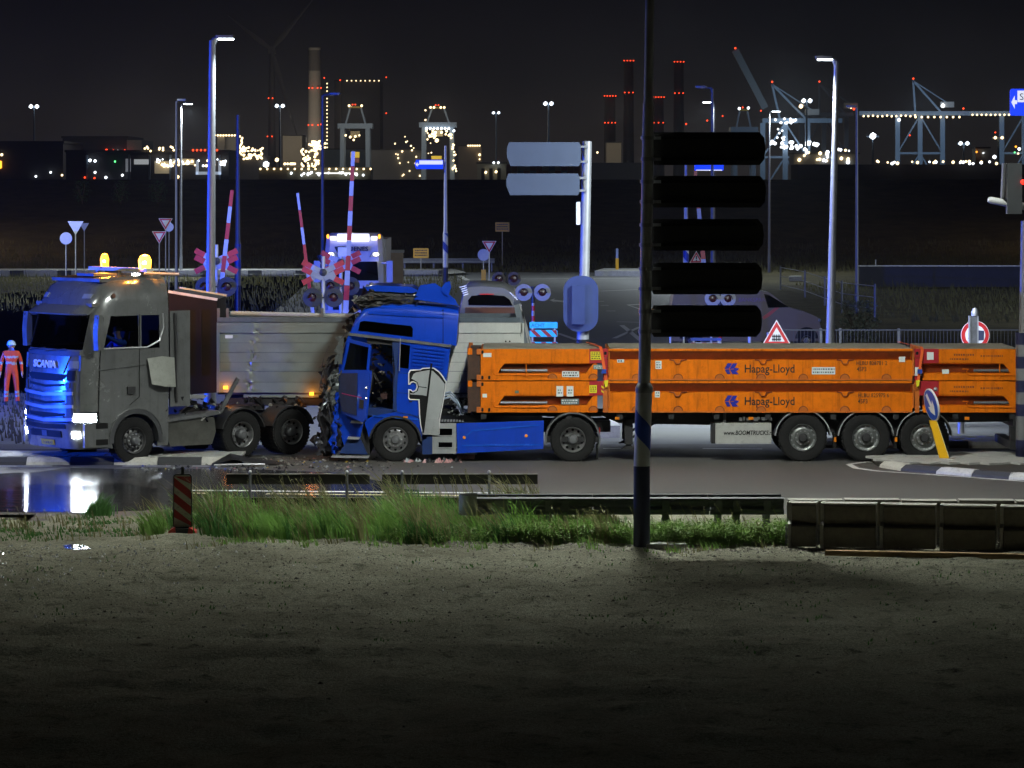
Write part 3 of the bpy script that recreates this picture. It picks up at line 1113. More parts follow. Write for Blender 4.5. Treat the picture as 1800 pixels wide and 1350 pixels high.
def weeds(n, x0, x1, y0, y1, seed, hmax=0.38):
    """Broad-leaved weeds: stems with many small leaf quads."""
    rnd = random.Random(seed)
    V, Fc = [], []
    for _ in range(n):
        x, y = rnd.uniform(x0, x1), rnd.uniform(y0, y1)
        h = rnd.uniform(0.4, 1) * hmax
        z0 = ground_z(x, y)
        for _ in range(rnd.randint(14, 26)):
            a = rnd.uniform(0, 2 * pi)
            k = rnd.uniform(0.15, 1)
            rr = rnd.uniform(0.02, 0.12) * (1.2 - 0.5 * k)
            c = Vector((x + rr * cos(a), y + rr * sin(a), z0 + h * k))
            u = Vector((cos(a), sin(a), rnd.uniform(-0.2, 0.7))).normalized() * rnd.uniform(0.03, 0.06)
            v = Vector((-sin(a), cos(a), rnd.uniform(-.3, .3))).normalized() * rnd.uniform(0.010, 0.020)
            i0 = len(V)
            V += [tuple(c - u * .4), tuple(c + v), tuple(c + u), tuple(c - v)]
            Fc.append((i0, i0 + 1, i0 + 2, i0 + 3))
    me = bpy.data.meshes.new('weeds')
    me.from_pydata(V, [], Fc)
    return stuff(put('weeds', me, WEED))


weeds(420, -0.2, 2.0, 57.7, 58.5, 31)
weeds(420, 2.4, 4.7, 57.7, 58.5, 32, 0.45)
weeds(160, -2.2, 0.4, 57.7, 58.6, 33, 0.3)


# stones on the sand edge, and scattered glass
def chips(name, n, fn, smin, smax, mats, seed, flat=0.6):
    rnd = random.Random(seed)
    b = MB()
    for _ in range(n):
        x, y, z = fn(rnd)
        s = rnd.uniform(smin, smax)
        pts = [(x + s * rnd.uniform(.5, 1) * cos(a), y + s * rnd.uniform(.5, 1) * sin(a)) for a in (0.2, 1.4, 2.6, 3.9, 5.2)]
        z1 = z + s * flat * rnd.uniform(0.5, 1.2)
        A = [b.bm.verts.new((p[0], p[1], z - 0.005)) for p in pts]
        c = b.bm.verts.new((x + rnd.uniform(-.3, .3) * s, y, z1))
        mi = rnd.randrange(len(mats))
        for i in range(5):
            f = b.bm.faces.new((A[i], A[(i + 1) % 5], c))
            f.material_index = mi
    me = b.mesh(name, None)
    for m in mats:
        me.materials.append(m)
    o = bpy.data.objects.new(name, me)
    COL.objects.link(o)
    return stuff(o)


STONE = mat('stone_grey', (0.14, 0.13, 0.11), 0.9, 0, 0.4, 8)
STONEL = mat('stone_pale', (0.36, 0.34, 0.28), 0.9, 0, 0.3, 8)


def edge_band(r):
    x = r.uniform(-1.5, 5.3)
    y = 57.3 + r.gauss(0, 0.35) - 0.05 * max(0, x - 3)
    return x, y, ground_z(x, y)


def all_sand(r):
    x = r.uniform(-9, 9)
    y = 57.5 - abs(r.gauss(0, 6.5))
    return x, y, ground_z(x, y)


chips('gravel', 900, edge_band, 0.015, 0.05, [STONE, STONEL], 41)
chips('gravel', 11000, all_sand, 0.008, 0.028, [STONE, STONE, mat('stone_dark', (0.05, 0.047, 0.04), 0.9), STONEL], 42)
chips('clods', 420, all_sand, 0.02, 0.07, [mat('sand_clod', (0.13, 0.12, 0.085), 0.95, 0, 0.3, 9), mat('soil_clod', (0.05, 0.047, 0.03), 0.95)], 44, 0.35)
GLINT = mat('glass_crumbs', (0.75, 0.82, 0.85), 0.12, 0.6, 0.1, 5)


def left_sand(r):
    x = -9.0 + abs(r.gauss(0, 3.2))
    y = 57.8 - abs(r.gauss(0, 4.5))
    return x, y, ground_z(x, y) + 0.005


chips('glass_fragments', 330, left_sand, 0.012, 0.035, [GLINT, mat('glass_bits_glint_white', (0.75, 0.75, 0.72), 0.4)], 43, 1.1)  # the white bits paint in the glint of broken glass

# ------------------------------------------------------------------ blue tractor, container trailer, flat racks
SY = 75.0                                    # depth of the near side of the combination
sx = lambda p: (p - 900.0) / 80.0
sz = lambda q: (812.0 - q) / 80.0
BLUECAB = mat('cab_blue_paint', (0.003, 0.045, 0.46), 0.32, 0.0, 0.10, 2, coat=0.6, spec=0.3, dirt=0.10, dirtcol=(0.008, 0.02, 0.08), streak=0.25, streakcol=(0.006, 0.02, 0.10))
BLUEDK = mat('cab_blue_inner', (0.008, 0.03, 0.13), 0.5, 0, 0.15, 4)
SILVER = mat('silver_paint', (0.40, 0.42, 0.42), 0.4, 0.45, 0.08, 3, dirt=0.2)
GLASSD = glass('tinted_glass', (0.35, 0.42, 0.42), 0.45)
SEAT = mat('seat_cloth', (0.05, 0.022, 0.02), 0.9, 0, 0.3, 8)
INTER = mat('cab_trim_grey', (0.12, 0.115, 0.10), 0.8, 0, 0.3, 6)

_wm = {}


def wheel(parent, c, r=0.5, w=0.30, style='alloy', out=-1, rotz=0.0, dual=False):
    """One wheel: tyre (the part) with rim, hub and bolt ring as sub-parts. out=-1: outer face looks towards -y."""
    key = (round(r, 3), w, style, dual)
    if key not in _wm:
        rr = r * 0.565
        ww = w * (2.1 if dual else 1)
        tp = [(rr * .98, 0.03), (rr * 1.08, 0.012), (r * .80, 0.0), (r * .93, 0.012), (r * .985, 0.04), (r, 0.075)]
        nw = 5
        for i in range(nw):
            y = 0.075 + (ww - 0.15) * i / nw
            y1 = 0.075 + (ww - 0.15) * (i + 1) / nw
            tp += [(r, y + 0.004), (r, y1 - 0.016), (r - 0.014, y1 - 0.014), (r - 0.014, y1 - 0.002)]
        tp += [(r, ww - 0.075), (r * .985, ww - 0.04), (r * .93, ww - .012), (r * .8, ww), (rr, ww - 0.02)]
        b = MB().lathe(tp, n=40)
        # tread lugs
        for k in range(40):
            a = 2 * pi * k / 40
            M = Matrix.Rotation(-a, 4, 'Y')
            b.box(r - 0.02, r + 0.004, 0.03, ww - 0.03, -0.022, 0.018, 0, M)
        ty = b.mesh('tyre', 30)
        ty.materials.append(RUBBER)
        b = MB()
        if style == 'alloy':      # front: disc stands out, hand holes round it
            b.lathe([(rr, 0.0), (rr * .98, -.008), (rr * .93, 0.006), (rr * .90, 0.05), (rr * .84, 0.045), (rr * .66, 0.0), (rr * .58, -0.03), (rr * .42, -0.035), (rr * .40, -0.05), (0.001, -0.055)], n=40)
        elif style == 'drive':    # deep dish
            b.lathe([(rr, 0.0), (rr * .985, -.010), (rr * .93, 0.004), (rr * .90, 0.09), (rr * .86, 0.13), (rr * .50, 0.14), (0.001, 0.14)], n=40)
        else:
            b.lathe([(rr, 0.0), (rr * .985, -.010), (rr * .94, 0.004), (rr * .91, 0.06), (rr * .80, 0.075), (rr * .62, 0.055), (rr * .56, 0.02), (0.001, 0.02)], n=40)
        rm = b.mesh('rim', 30)
        rm.materials.append({'alloy': RIM, 'drive': RIM, 'steel': DARKRIM, 'trailer': mat('trailer_rim', (0.22, 0.23, 0.22), 0.4, 0.7, 0.2, 8, dirt=0.5, dirtcol=(0.03, 0.03, 0.03))}[style])
        b = MB()
        if style == 'drive':
            b.lathe([(rr * .40, 0.14), (rr * .38, -0.02), (rr * .26, -0.05), (0.001, -0.055)], n=20)
        else:
            b.lathe([(rr * .34, 0.02), (rr * .33, -0.07), (rr * .25, -0.10), (0.001, -0.105)], n=20)
        hb = b.mesh('hub', 30)
        hb.materials.append(DARKSTEEL if style != 'trailer' else BLACKPL)
        b = MB()
        for k in range(10):
            a = 2 * pi * k / 10
            rad = rr * (.49 if style != 'drive' else .56)
            yy = -0.035 if style == 'alloy' else (0.14 if style == 'drive' else 0.02)
            b.lathe([(0.017, yy + .01), (0.017, yy - 0.03), (0.001, yy - 0.032)], (rad * cos(a), 0, rad * sin(a)), n=6)
        bo = b.mesh('wheel_nuts', None)
        bo.materials.append(STEEL)
        b = MB()
        nh = 10 if style != 'trailer' else 14
        for k in range(nh):
            a = 2 * pi * (k + .5) / nh
            rad = rr * (.76 if style != 'trailer' else .84)
            yy = {'alloy': 0.022, 'drive': 0.132, 'steel': 0.066, 'trailer': 0.066}[style] - 0.012
            b.lathe([(0.030 if style != 'trailer' else 0.022, yy + .01), (0.030 if style != 'trailer' else 0.022, yy), (0.001, yy)], (rad * cos(a), 0, rad * sin(a)), n=10)
        ho = b.mesh('hand_holes', None)
        ho.materials.append(BLACK if style != 'trailer' else STEEL)
        _wm[key] = (ty, rm, hb, bo, ho)
    ty, rm, hb, bo, ho = _wm[key]
    o = put('wheel', ty, None, parent)
    o.location = c
    o.rotation_euler = (0, 0, rotz + (pi if out > 0 else 0))
    for nm, me in (('rim', rm), ('hub', hb), ('wheel_nuts', bo), ('hand_holes', ho)):
        q_ = put(nm, me, None, o)
        if nm in ('wheel_nuts', 'hand_holes'):
            stuff(q_)
    return o


def fender(parent, cx, cz, r, y0, y1, m, a0=0.1, a1=pi - 0.1, th=0.03, name='fender', edge=None):
    b = MB()
    n = 16
    outp = arc(cx, cz, r + th, a0, a1, n)
    inp = arc(cx, cz, r, a0, a1, n)
    b.prism(outp + inp[::-1], y0, y1, 'xz')
    f = b.build(name, m, parent, 40)
    if edge:
        b = MB()
        b.prism(arc(cx, cz, r + th + .002, a0, a1, n) + arc(cx, cz, r - .004, a0, a1, n)[::-1], y0 - 0.008, y0 - .001, 'xz')
        b.build('fender_edge', edge, f, 40)
    return f


def sp(*pp, x0=0.0):
    return [(sx(a) - x0, sz(b)) for a, b in pp]


TX = sx(705)
tr = thing('blue_tractor_truck', 'blue tractor truck with crushed front and open door against the silver tipper trailer', 'truck', (TX, SY, 0))
q = lambda *pp: sp(*pp, x0=TX)
# high roof shell
roof = q((614, 586), (624, 562), (640, 542), (655, 534), (720, 535.5), (779, 541), (806, 545), (802, 608), (792, 606), (700, 597))
b = MB()
nloop = []
for yy, k in ((0.03, 0.94), (0.0, 1.0), (0.0, 1.0)):
    pass
cxm, czm = sx(700) - TX, sz(595)


def shrink(pts, k, kz, cx=cxm, cz=czm):
    return [(cx + (x - cx) * k, cz + (z - cz) * kz if z > cz else z) for x, z in pts]


loops = []
for yy, k, kz in ((0.0, 1.0, 0.80), (0.04, 1.0, 0.93), (0.16, 1.0, 1.0), (1.25, 1.0, 1.04), (2.34, 1.0, 1.0), (2.46, 1.0, .93), (2.5, 1.0, .80)):
    loops.append([(x, yy, z) for x, z in shrink(roof, k, kz)])
b.loft(loops, True, True)
b.build('roof_shell', BLUECAB, tr, 50)
# near roof side: crisp ridge, seam, side window strip, trim
MB().prism(q((646, 552), (650, 547), (779, 556), (779, 559.5)), -0.022, 0.0, 'xz', 0.006).build('roof_ridge', BLUECAB, tr)
b = MB().prism(q((633, 566), (640, 564), (722, 573), (726, 578), (725, 592), (630, 581)), -0.012, -0.002, 'xz', 0.004)
b.build('roof_window', glass('black_glass', (0.08, 0.09, 0.09), 0.6), tr)
MB().prism(q((612, 584.5), (793, 606), (793, 611), (612, 589.5)), -0.03, 0.03, 'xz', 0.006).build('roof_trim', DARKSTEEL, tr)
MB().prism(q((778.2, 543), (779.4, 543), (779.4, 604), (778.2, 604)), -0.006, -0.001, 'xz').build('seam', BLACK, tr)
# torn roof deflector plates
rnd = random.Random(11)
b = MB()
b.prism(q((727, 527), (738, 502), (764, 498), (776, 506), (800, 527), (806, 538), (780, 534)), 0.15, 0.22, 'xz', 0.01)
b.prism(q((776, 505), (783, 497), (790, 494), (793, 505), (788, 521), (779, 516)), 0.10, 0.17, 'xz', 0.01)
b.build('roof_deflector', BLUECAB, tr)
b = MB()
b.prism(q((645, 512), (640, 505), (660, 502), (722, 505), (736, 512), (724, 516)), 0.25, 2.2, 'xz', 0.01)
b.build('roof_hatch', BLUECAB, tr)
b = MB()
b.prism(q((620, 530), (652, 514), (726, 516), (742, 527), (720, 535), (650, 534), (632, 545)), 0.3, 2.2, 'xz', 0.02)
b.build('roof_cavity', mat('torn_lining', (0.035, 0.035, 0.033), 0.6, 0, 0.5, 12, 0.4, 20), tr)


def shards(name, n, pts, smin, smax, y0, y1, m, seed, parent=tr, off=TX, flatk=0.35):
    """Crumpled sheet pieces inside a polygon of the side view."""
    rnd = random.Random(seed)
    xs_ = [p[0] for p in pts]
    zs_ = [p[1] for p in pts]
    b = MB()
    k = 0
    while k < n:
        x, z = rnd.uniform(min(xs_), max(xs_)), rnd.uniform(min(zs_), max(zs_))
        ins = False
        j = len(pts) - 1
        for i in range(len(pts)):
            if (pts[i][1] > z) != (pts[j][1] > z) and x < (pts[j][0] - pts[i][0]) * (z - pts[i][1]) / (pts[j][1] - pts[i][1]) + pts[i][0]:
                ins = not ins
            j = i
        if not ins:
            continue
        k += 1
        s = rnd.uniform(smin, smax)
        M = Matrix.Translation((x, rnd.uniform(y0, y1), z)) @ Matrix.Rotation(rnd.uniform(0, 6.3), 4, Vector((rnd.uniform(-1, 1), rnd.uniform(-1, 1), rnd.uniform(-1, 1))).normalized())
        m_ = 6
        lp = [[], []]
        for i in range(m_):
            a = 2 * pi * i / m_
            rr = s * rnd.uniform(0.4, 1.1)
            for li, t_ in ((0, -0.006), (1, 0.006)):
                lp[li].append(M @ Vector((rr * cos(a), rr * sin(a) * flatk * 2, t_ + s * 0.35 * sin(2 * a + li * .0))))
        b.loft(lp, True, True)
    return stuff(b.build(name, m, parent, None))


CRUSH = mat('crushed_metal', (0.10, 0.10, 0.10), 0.35, 0.7, 0.5, 10, 0.5, 25)
CRUSHG = mat('crushed_pale', (0.22, 0.23, 0.21), 0.4, 0.3, 0.5, 10, 0.5, 25)
CRUSHK = mat('crushed_black', (0.012, 0.012, 0.014), 0.5, 0.0, 0.4, 10, 0.3, 25, spec=0.3)
shards('crumpled_roof_front', 10, q((606, 560), (612, 530), (640, 505), (662, 500), (652, 534), (632, 560)), 0.05, 0.16, 0.0, 2.3, CRUSHG, 3)
shards('crumpled_roof_front', 12, q((606, 575), (610, 530), (640, 508), (730, 512), (650, 534), (628, 562)), 0.05, 0.18, 0.05, 2.3, CRUSHK, 4)
shards('torn_chrome', 16, q((690, 515), (745, 515), (750, 535), (690, 533)), 0.03, 0.07, 0.05, 0.4, CHROME, 5)

# lower cab: rear side panel, pillars, far wall, back wall, floor
rear = q((702, 597), (792, 607), (787, 652), (777, 700), (766, 738), (752, 752), (742, 740), (722, 728), (698, 724), (697, 700), (700, 650))
win = q((702.5, 603), (722, 606), (719, 650), (699.5, 647))
MB().prism(rear, 0.0, 0.05, 'xz', 0.01).build('side_panel', BLUECAB, tr)
f = MB().prism(win, -0.010, -0.001, 'xz', 0.003).build('side_window', glass('black_glass', (0.08, 0.09, 0.09), 0.6), tr)
b = MB()
for a, c in zip(win, win[1:] + win[:1]):
    b.bar((a[0], -0.012, a[1]), (c[0], -0.012, c[1]), 0.02, 0.03)
b.build('frame', BLUECAB, f)
for k in range(7):
    y_ = 607 + k * 6.1
    MB().prism(q((727 - k * .6, y_ + 2), (782 - k * .7, y_ + 8.4), (782 - k * .7, y_ + 11), (727 - k * .6, y_ + 4.6)), -0.03, 0.0, 'xz', 0.008).build('louvre', BLUECAB, tr)
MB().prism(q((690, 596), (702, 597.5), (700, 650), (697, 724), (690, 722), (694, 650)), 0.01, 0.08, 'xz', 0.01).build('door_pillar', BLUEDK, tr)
MB().prism(q((612, 589), (619, 590), (604, 645), (598, 690), (592, 690), (596, 640)), 0.0, 0.09, 'xz', 0.01).build('front_pillar', BLUECAB, tr)
MB().prism(q((612, 589), (792, 607), (783, 680), (770, 735), (640, 735), (596, 700), (598, 640)), 2.42, 2.47, 'xz').build('far_side', BLUECAB, tr)
b = MB()
b.prism(q((786, 606), (792, 607), (783, 680), (768, 738), (762, 738), (777, 680)), 0.05, 2.42, 'xz')
b.build('back_wall', BLUECAB, tr)
MB().prism(q((640, 716), (768, 726), (768, 738), (640, 730)), 0.06, 2.42, 'xz').build('cab_floor', BLUEDK, tr)
MB().prism(q((645, 596), (704, 602), (704, 608), (645, 604)), 0.06, 2.42, 'xz').build('headliner', BLACKPL, tr)
# interior seen through the doorway: two seats, steering wheel, dashboard, hanging trim
for y_ in (0.35, 1.6):
    b = MB()
    b.prism(q((668, 694), (694, 690), (696, 702), (668, 704)), y_, y_ + 0.5, 'xz', 0.04)
    b.prism(q((686, 692), (692, 625), (699, 622), (699, 695)), y_, y_ + 0.5, 'xz', 0.04)
    b.prism(q((690, 622), (693, 607), (699, 607), (699, 622)), y_ + .1, y_ + 0.4, 'xz', 0.03)
    b.build('seat', SEAT, tr)
b = MB()
M = Matrix.Translation((sx(660) - TX, 0.62, sz(668))) @ Matrix.Rotation(R(-28), 4, 'Y')
for k in range(24):
    a, c = 2 * pi * k / 24, 2 * pi * (k + 1) / 24
    b.tube(M @ Vector((0, .22 * cos(a), .22 * sin(a))), M @ Vector((0, .22 * cos(c), .22 * sin(c))), 0.016, n=6)
for a in (0.3, 2.6, 4.7):
    b.tube(M @ Vector((0, 0, 0)), M @ Vector((0, .22 * cos(a), .22 * sin(a))), 0.015, n=5)
b.build('steering_wheel', BLACKPL, tr)
MB().prism(q((628, 650), (655, 655), (652, 690), (640, 706), (622, 700)), 0.1, 2.4, 'xz', 0.03).build('dashboard', BLACKPL, tr)
MB().prism(q((700, 612), (702, 612), (702, 700), (698, 700)), 0.5, 2.3, 'xz').build('curtain', mat('sleeper_curtain', (0.11, 0.08, 0.06), 0.9, 0, 0.3, 7), tr)
shards('broken_trim', 8, q((660, 610), (698, 612), (694, 715), (650, 718)), 0.03, 0.10, 0.12, 0.9, CRUSHG, 8)
shards('broken_trim', 40, q((655, 608), (698, 612), (694, 718), (648, 718)), 0.04, 0.13, 0.10, 1.2, CRUSHK, 9)

# the door, swung open about the front pillar: inner trim, blue edge, window
hx, hz = sx(598) - TX, 0
door = bpy.data.objects.new('door', None)
MD = Matrix.Translation((hx, -0.01, 0)) @ Matrix.Rotation(R(-38), 4, 'Z')


def dq(*pp):
    """side-view pixels of the opened door turned back into the door's own plane"""
    return [((sx(a) - TX - hx) / cos(R(38)), sz(b)) for a, b in pp]


dp = dq((611, 592), (657, 601), (654, 650), (645, 735), (640, 740), (604, 726), (597, 660))
wo = dq((614, 598), (652, 606), (648, 648), (602, 650))
b = MB()
outer = dp
# frame of the door round the window, as bars, and the panel below
panel = dq((601, 650), (649, 648), (654, 650), (645, 735), (640, 740), (604, 726), (597, 668))
b.prism(panel, -0.03, 0.04, 'xz', 0.012, MD)
door = b.build('door', BLUECAB, tr)
b = MB()
for a, c in ((wo[0], wo[1]), (wo[1], wo[2]), (wo[3], wo[0])):
    b.bar(MD @ Vector((a[0], 0.005, a[1])), MD @ Vector((c[0], 0.005, c[1])), 0.06, 0.07)
b.build('window_frame', BLUECAB, door)
MB().prism(wo, 0.0, 0.008, 'xz', 0, MD).build('window', GLASSD, door)
MB().prism(dq((600, 656), (632, 654), (630, 728), (604, 722), (598, 690)), -0.055, -0.032, 'xz', 0.012, MD).build('lining', mat('door_lining', (0.012, 0.022, 0.07), 0.7, 0, 0.3, 6), door)
MB().prism(dq((636, 700), (643, 701), (642, 716), (635, 715)), -0.05, -0.031, 'xz', 0.006, MD).build('handle', BLACKPL, door)
b = MB()
for yy in (677, 695):
    b.prism(dq((646, yy), (649.5, yy), (649.5, yy + 4), (646, yy + 4)), -0.045, -0.031, 'xz', 0, MD)
b.build('latch', CHROME, door)
MB().prism(dq((604, 690), (640, 696), (640, 697.6), (604, 691.6)), -0.06, -0.0555, 'xz', 0, MD).build('stripe', mat('door_stripe_purple', (0.25, 0.02, 0.12), 0.5), door)
# front crushed: buckled grille, bumper pieces, hanging skirt
MB().prism(q((592, 690), (604, 726), (640, 738), (632, 775), (612, 800), (602, 776), (594, 740)), 0.02, 0.10, 'xz', 0.015).build('step_panel', BLUECAB, tr)
for x0_, x1_, z_ in ((618, 640, 739), (612, 634, 767), (584, 650, 800)):
    MB().prism(q((x0_, z_), (x1_, z_ + 1), (x1_ - 3, z_ + 5), (x0_ - 2, z_ + 4)), -0.10, 0.30, 'xz', 0.006).build('step', STEEL, tr)
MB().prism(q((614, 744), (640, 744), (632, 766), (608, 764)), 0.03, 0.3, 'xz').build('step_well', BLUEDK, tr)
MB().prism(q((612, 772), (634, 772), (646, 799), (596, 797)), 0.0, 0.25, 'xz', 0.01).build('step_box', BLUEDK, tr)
shards('crushed_grille', 30, q((560, 700), (590, 640), (604, 652), (596, 720), (590, 800), (560, 800)), 0.10, 0.30, 0.0, 2.3, CRUSHK, 12)
shards('crushed_grille', 6, q((562, 710), (590, 645), (600, 660), (590, 720), (575, 740)), 0.06, 0.16, -0.02, 0.8, CRUSHG, 13)
shards('crushed_bumper', 14, q((572, 715), (600, 690), (606, 770), (598, 800), (574, 795)), 0.08, 0.24, -0.02, 1.4, BLUECAB, 14)
shards('crushed_windscreen_frame', 7, q((572, 650), (592, 585), (612, 570), (612, 590), (600, 640), (590, 680)), 0.08, 0.24, 0.0, 2.0, CRUSHK, 15)
shards('crushed_windscreen_frame', 4, q((584, 620), (606, 580), (612, 590), (598, 640)), 0.05, 0.13, 0.0, 0.6, CRUSHG, 16)
shards('crushed_underside', 40, q((545, 770), (640, 775), (640, 808), (548, 808)), 0.06, 0.2, 0.1, 2.2, CRUSHK, 17)


def crumple(name, corners, y0, amp, m, nx_, nz_, seed, fr=1.0, holes=0.0, par=tr):
    """A sheet of torn metal: grid over four side-view corners, folded by noise, with a ragged outline."""
    A_, B_, C_, D_ = [Vector((p[0], 0, p[1])) for p in q(*corners)]
    rk = random.Random(seed)
    b = MB()
    rows = []
    for j in range(nz_ + 1):
        row = []
        for i in range(nx_ + 1):
            u_, v_ = i / nx_, j / nz_
            p = A_.lerp(B_, u_).lerp(D_.lerp(C_, u_), v_)
            n1 = MN.noise(Vector((u_ * 5 * fr, v_ * 9 * fr, seed)))
            n2 = MN.noise(Vector((u_ * 11 * fr, v_ * 17 * fr, seed + 5)))
            p.y = y0 + amp * (n1 + .5 * abs(n2))
            p.x += 0.10 * amp / .12 * MN.noise(Vector((v_ * 8, u_ * 3, seed + 9)))
            p.z += 0.05 * MN.noise(Vector((u_ * 6, v_ * 6, seed + 3)))
            row.append(b.bm.verts.new(p))
        rows.append(row)
    for j in range(nz_):
        for i in range(nx_):
            edge_ = i in (0, nx_ - 1) or j in (0, nz_ - 1)
            if rk.random() < (0.30 if edge_ else holes):
                continue
            b.bm.faces.new((rows[j][i], rows[j][i + 1], rows[j + 1][i + 1], rows[j + 1][i]))
    return b.build(name, m, par, 20)


crumple('torn_front_sheet', ((580, 635), (612, 625), (606, 805), (558, 805)), 0.35, 0.22, CRUSHK, 12, 34, 3, 0.5, 0.0)
crumple('torn_front_sheet', ((566, 640), (604, 640), (600, 800), (552, 800)), 0.10, 0.22, mat('torn_dark_grey', (0.03, 0.03, 0.036), 0.4, 0.2, 0.5, 9, 0.3, 20, spec=0.3), 10, 26, 7, 0.55, 0.03)
crumple('crumpled_headlight', ((583, 652), (602, 650), (592, 712), (563, 722)), -0.06, 0.12, mat('headlight_shell', (0.20, 0.22, 0.22), 0.2, 0.6, 0.4, 8), 9, 14, 11, 0.8, 0.03)
crumple('torn_mirror', ((592, 592), (606, 588), (602, 640), (588, 640)), -0.10, 0.08, mat('mirror_back_grey', (0.10, 0.11, 0.11), 0.4, 0.3), 5, 9, 15, 1.0, 0.0)
crumple('torn_blue_strip', ((589, 690), (597, 688), (590, 798), (580, 795)), -0.05, 0.10, BLUECAB, 4, 16, 19, 1.0, 0.05)
crumple('torn_roof_lining', ((622, 530), (652, 514), (740, 522), (640, 542)), 0.02, 0.20, mat('torn_lining', (0.03, 0.03, 0.028), 0.7, 0, 0.5, 12, 0.4, 20), 16, 7, 23, 0.9, 0.05)
rnd = random.Random(77)
for k in range(7):
    px_, pz_ = rnd.uniform(572, 606), rnd.uniform(600, 700)
    (ax, az), (bx, bz), (cx_, cz_) = q((px_, pz_), (px_ + rnd.uniform(-16, 6), pz_ + rnd.uniform(20, 45)), (px_ + rnd.uniform(-8, 14), pz_ + rnd.uniform(45, 95)))
    MB().ringtube([(ax, .1, az), ((ax + bx) / 2 - .03, -.06, (az + bz) / 2), (bx, -.08, bz), (cx_, 0.02, cz_)], 0.010 + .006 * (k % 2), 5).build('hanging_wire', BLACKPL, tr)
# seams, trims and small fittings of the cab side
b = MB()
for pts_ in (((700, 655), (786, 664)), ((698, 690), (778, 697)), ((697, 724), (752, 737)), ((752, 610), (746, 664)), ((690, 600), (692, 722))):
    (ax, az), (cx_, cz_) = q(*pts_)
    b.bar((ax, -0.003, az), (cx_, -0.003, cz_), 0.010, 0.012)
b.build('panel_seam', BLUEDK, tr)
(ax, az), = q((722, 706))
MB().box(ax - .09, ax + .09, -0.012, 0.0, az - .05, az + .05, 0.008).build('locker_flap', BLUECAB, tr)
MB().box(ax - .03, ax + .03, -0.022, -.0125, az - .015, az + .015, 0.004).build('flap_handle', BLACKPL, tr)
(ax, az), = q((713, 733))
MB().box(ax - .05, ax + .05, -0.03, 0.0, az - .02, az + .02, 0.006).build('side_marker', mat('marker_orange', (0.75, 0.22, 0.01), 0.3), tr)
(ax, az), (cx_, cz_) = q((704, 594), (702, 652))
MB().tube((ax, -0.05, az), (cx_, -0.05, cz_), 0.012, n=6).build('grab_rail', STEEL, tr)
b = MB()
b.bar((sx(655) - TX, -0.012, sz(731)), (sx(742) - TX, -0.012, sz(738)), 0.02, 0.03)
b.build('fender_trim', mat('rib_blue', (0.01, 0.09, 0.55), 0.25), tr)
# engine block and firewall behind the crushed front: solid mass
b = MB()
b.prism(q((598, 655), (640, 655), (650, 800), (604, 800)), 0.15, 2.35, 'xz', 0.05)
b.build('bulkhead', BLACKPL, tr)
# front wheel arch and fender, wheel
wx = sx(695) - TX
b = MB()
ao = q((640, 740), (652, 733), (668, 729), (700, 724), (745, 734), (752, 752), (750, 772))
ai = arc(wx, sz(778), 0.575, R(6), R(172), 16)
b.prism(ao + ai, 0.0, 0.08, 'xz', 0.008)
b.build('front_fender', BLUECAB, tr, 40)
b = MB()
b.prism(arc(wx, sz(778), 0.59, R(4), R(170), 18) + arc(wx, sz(778), 0.55, R(4), R(170), 18)[::-1], -0.03, 0.45, 'xz')
b.build('wheel_arch', BLACKPL, tr, 40)
wheel(tr, (wx, 0.02, 0.485), 0.495, 0.31, 'alloy')
wheel(tr, (wx, 2.48, 0.485), 0.495, 0.31, 'alloy', 1)
rx = sx(1007) - TX
wheel(tr, (rx, 0.02, 0.485), 0.495, 0.29, 'drive', dual=True)
wheel(tr, (rx, 2.48, 0.485), 0.495, 0.29, 'drive', 1, dual=True)
fender(tr, rx, 0.485, 0.575, 0.0, 0.66, mat('fender_grey', (0.10, 0.105, 0.105), 0.6, 0, 0.15, 5, dirt=0.3), R(-18), R(188), 0.035)
MB().box(rx + 0.52, rx + 0.56, 0.03, 0.62, 0.06, 0.36, 0.006).build('mudflap', RUBBER, tr)
MB().box(rx + 0.575, rx + 0.60, 0.02, 0.1, 0.62, 0.76, 0.006).build('tail_light', mat('lens_red', (0.35, 0.02, 0.015), 0.25), tr)
# silver cab side deflector with the white-edged emblem
zz = lambda pts: [(sx(680 + a / 7.5) - TX, sz(640 + b_ / 7.5)) for a, b_ in pts]
ow = zz([(283, 110), (305, 74), (440, 66), (470, 50), (560, 44), (620, 45), (690, 92), (745, 160), (788, 235), (757, 450), (737, 560), (702, 725), (692, 932), (468, 926), (440, 800), (425, 660), (416, 475), (300, 470), (281, 450), (283, 328), (320, 335), (342, 355), (375, 340), (393, 300), (385, 258), (350, 237), (325, 246), (310, 270), (283, 272)])
MB().prism(ow, -0.034, -0.012, 'xz').build('emblem_border', WHITE, tr)
EDG = zz([(296, 125), (315, 88), (445, 80), (475, 64), (560, 58), (615, 60), (680, 105), (733, 170), (775, 240), (745, 450), (725, 560), (690, 725), (680, 920), (476, 914), (454, 800), (440, 660), (432, 462), (310, 457), (295, 440), (298, 345), (318, 350), (345, 372), (390, 352), (410, 300), (398, 245), (350, 222), (318, 230), (298, 255)])
MB().prism(EDG, -0.038, -0.0345, 'xz').build('emblem_inset', BLACK, tr)  # black layer of the emblem, inside the white border
GRY = zz([(325, 190), (352, 130), (385, 110), (470, 92), (560, 78), (605, 88), (688, 165), (765, 262), (742, 450), (715, 590), (684, 725), (676, 912), (480, 908), (500, 720), (520, 560), (530, 420), (470, 408), (312, 398), (305, 380), (350, 386), (405, 356), (424, 300), (408, 240), (360, 208)])
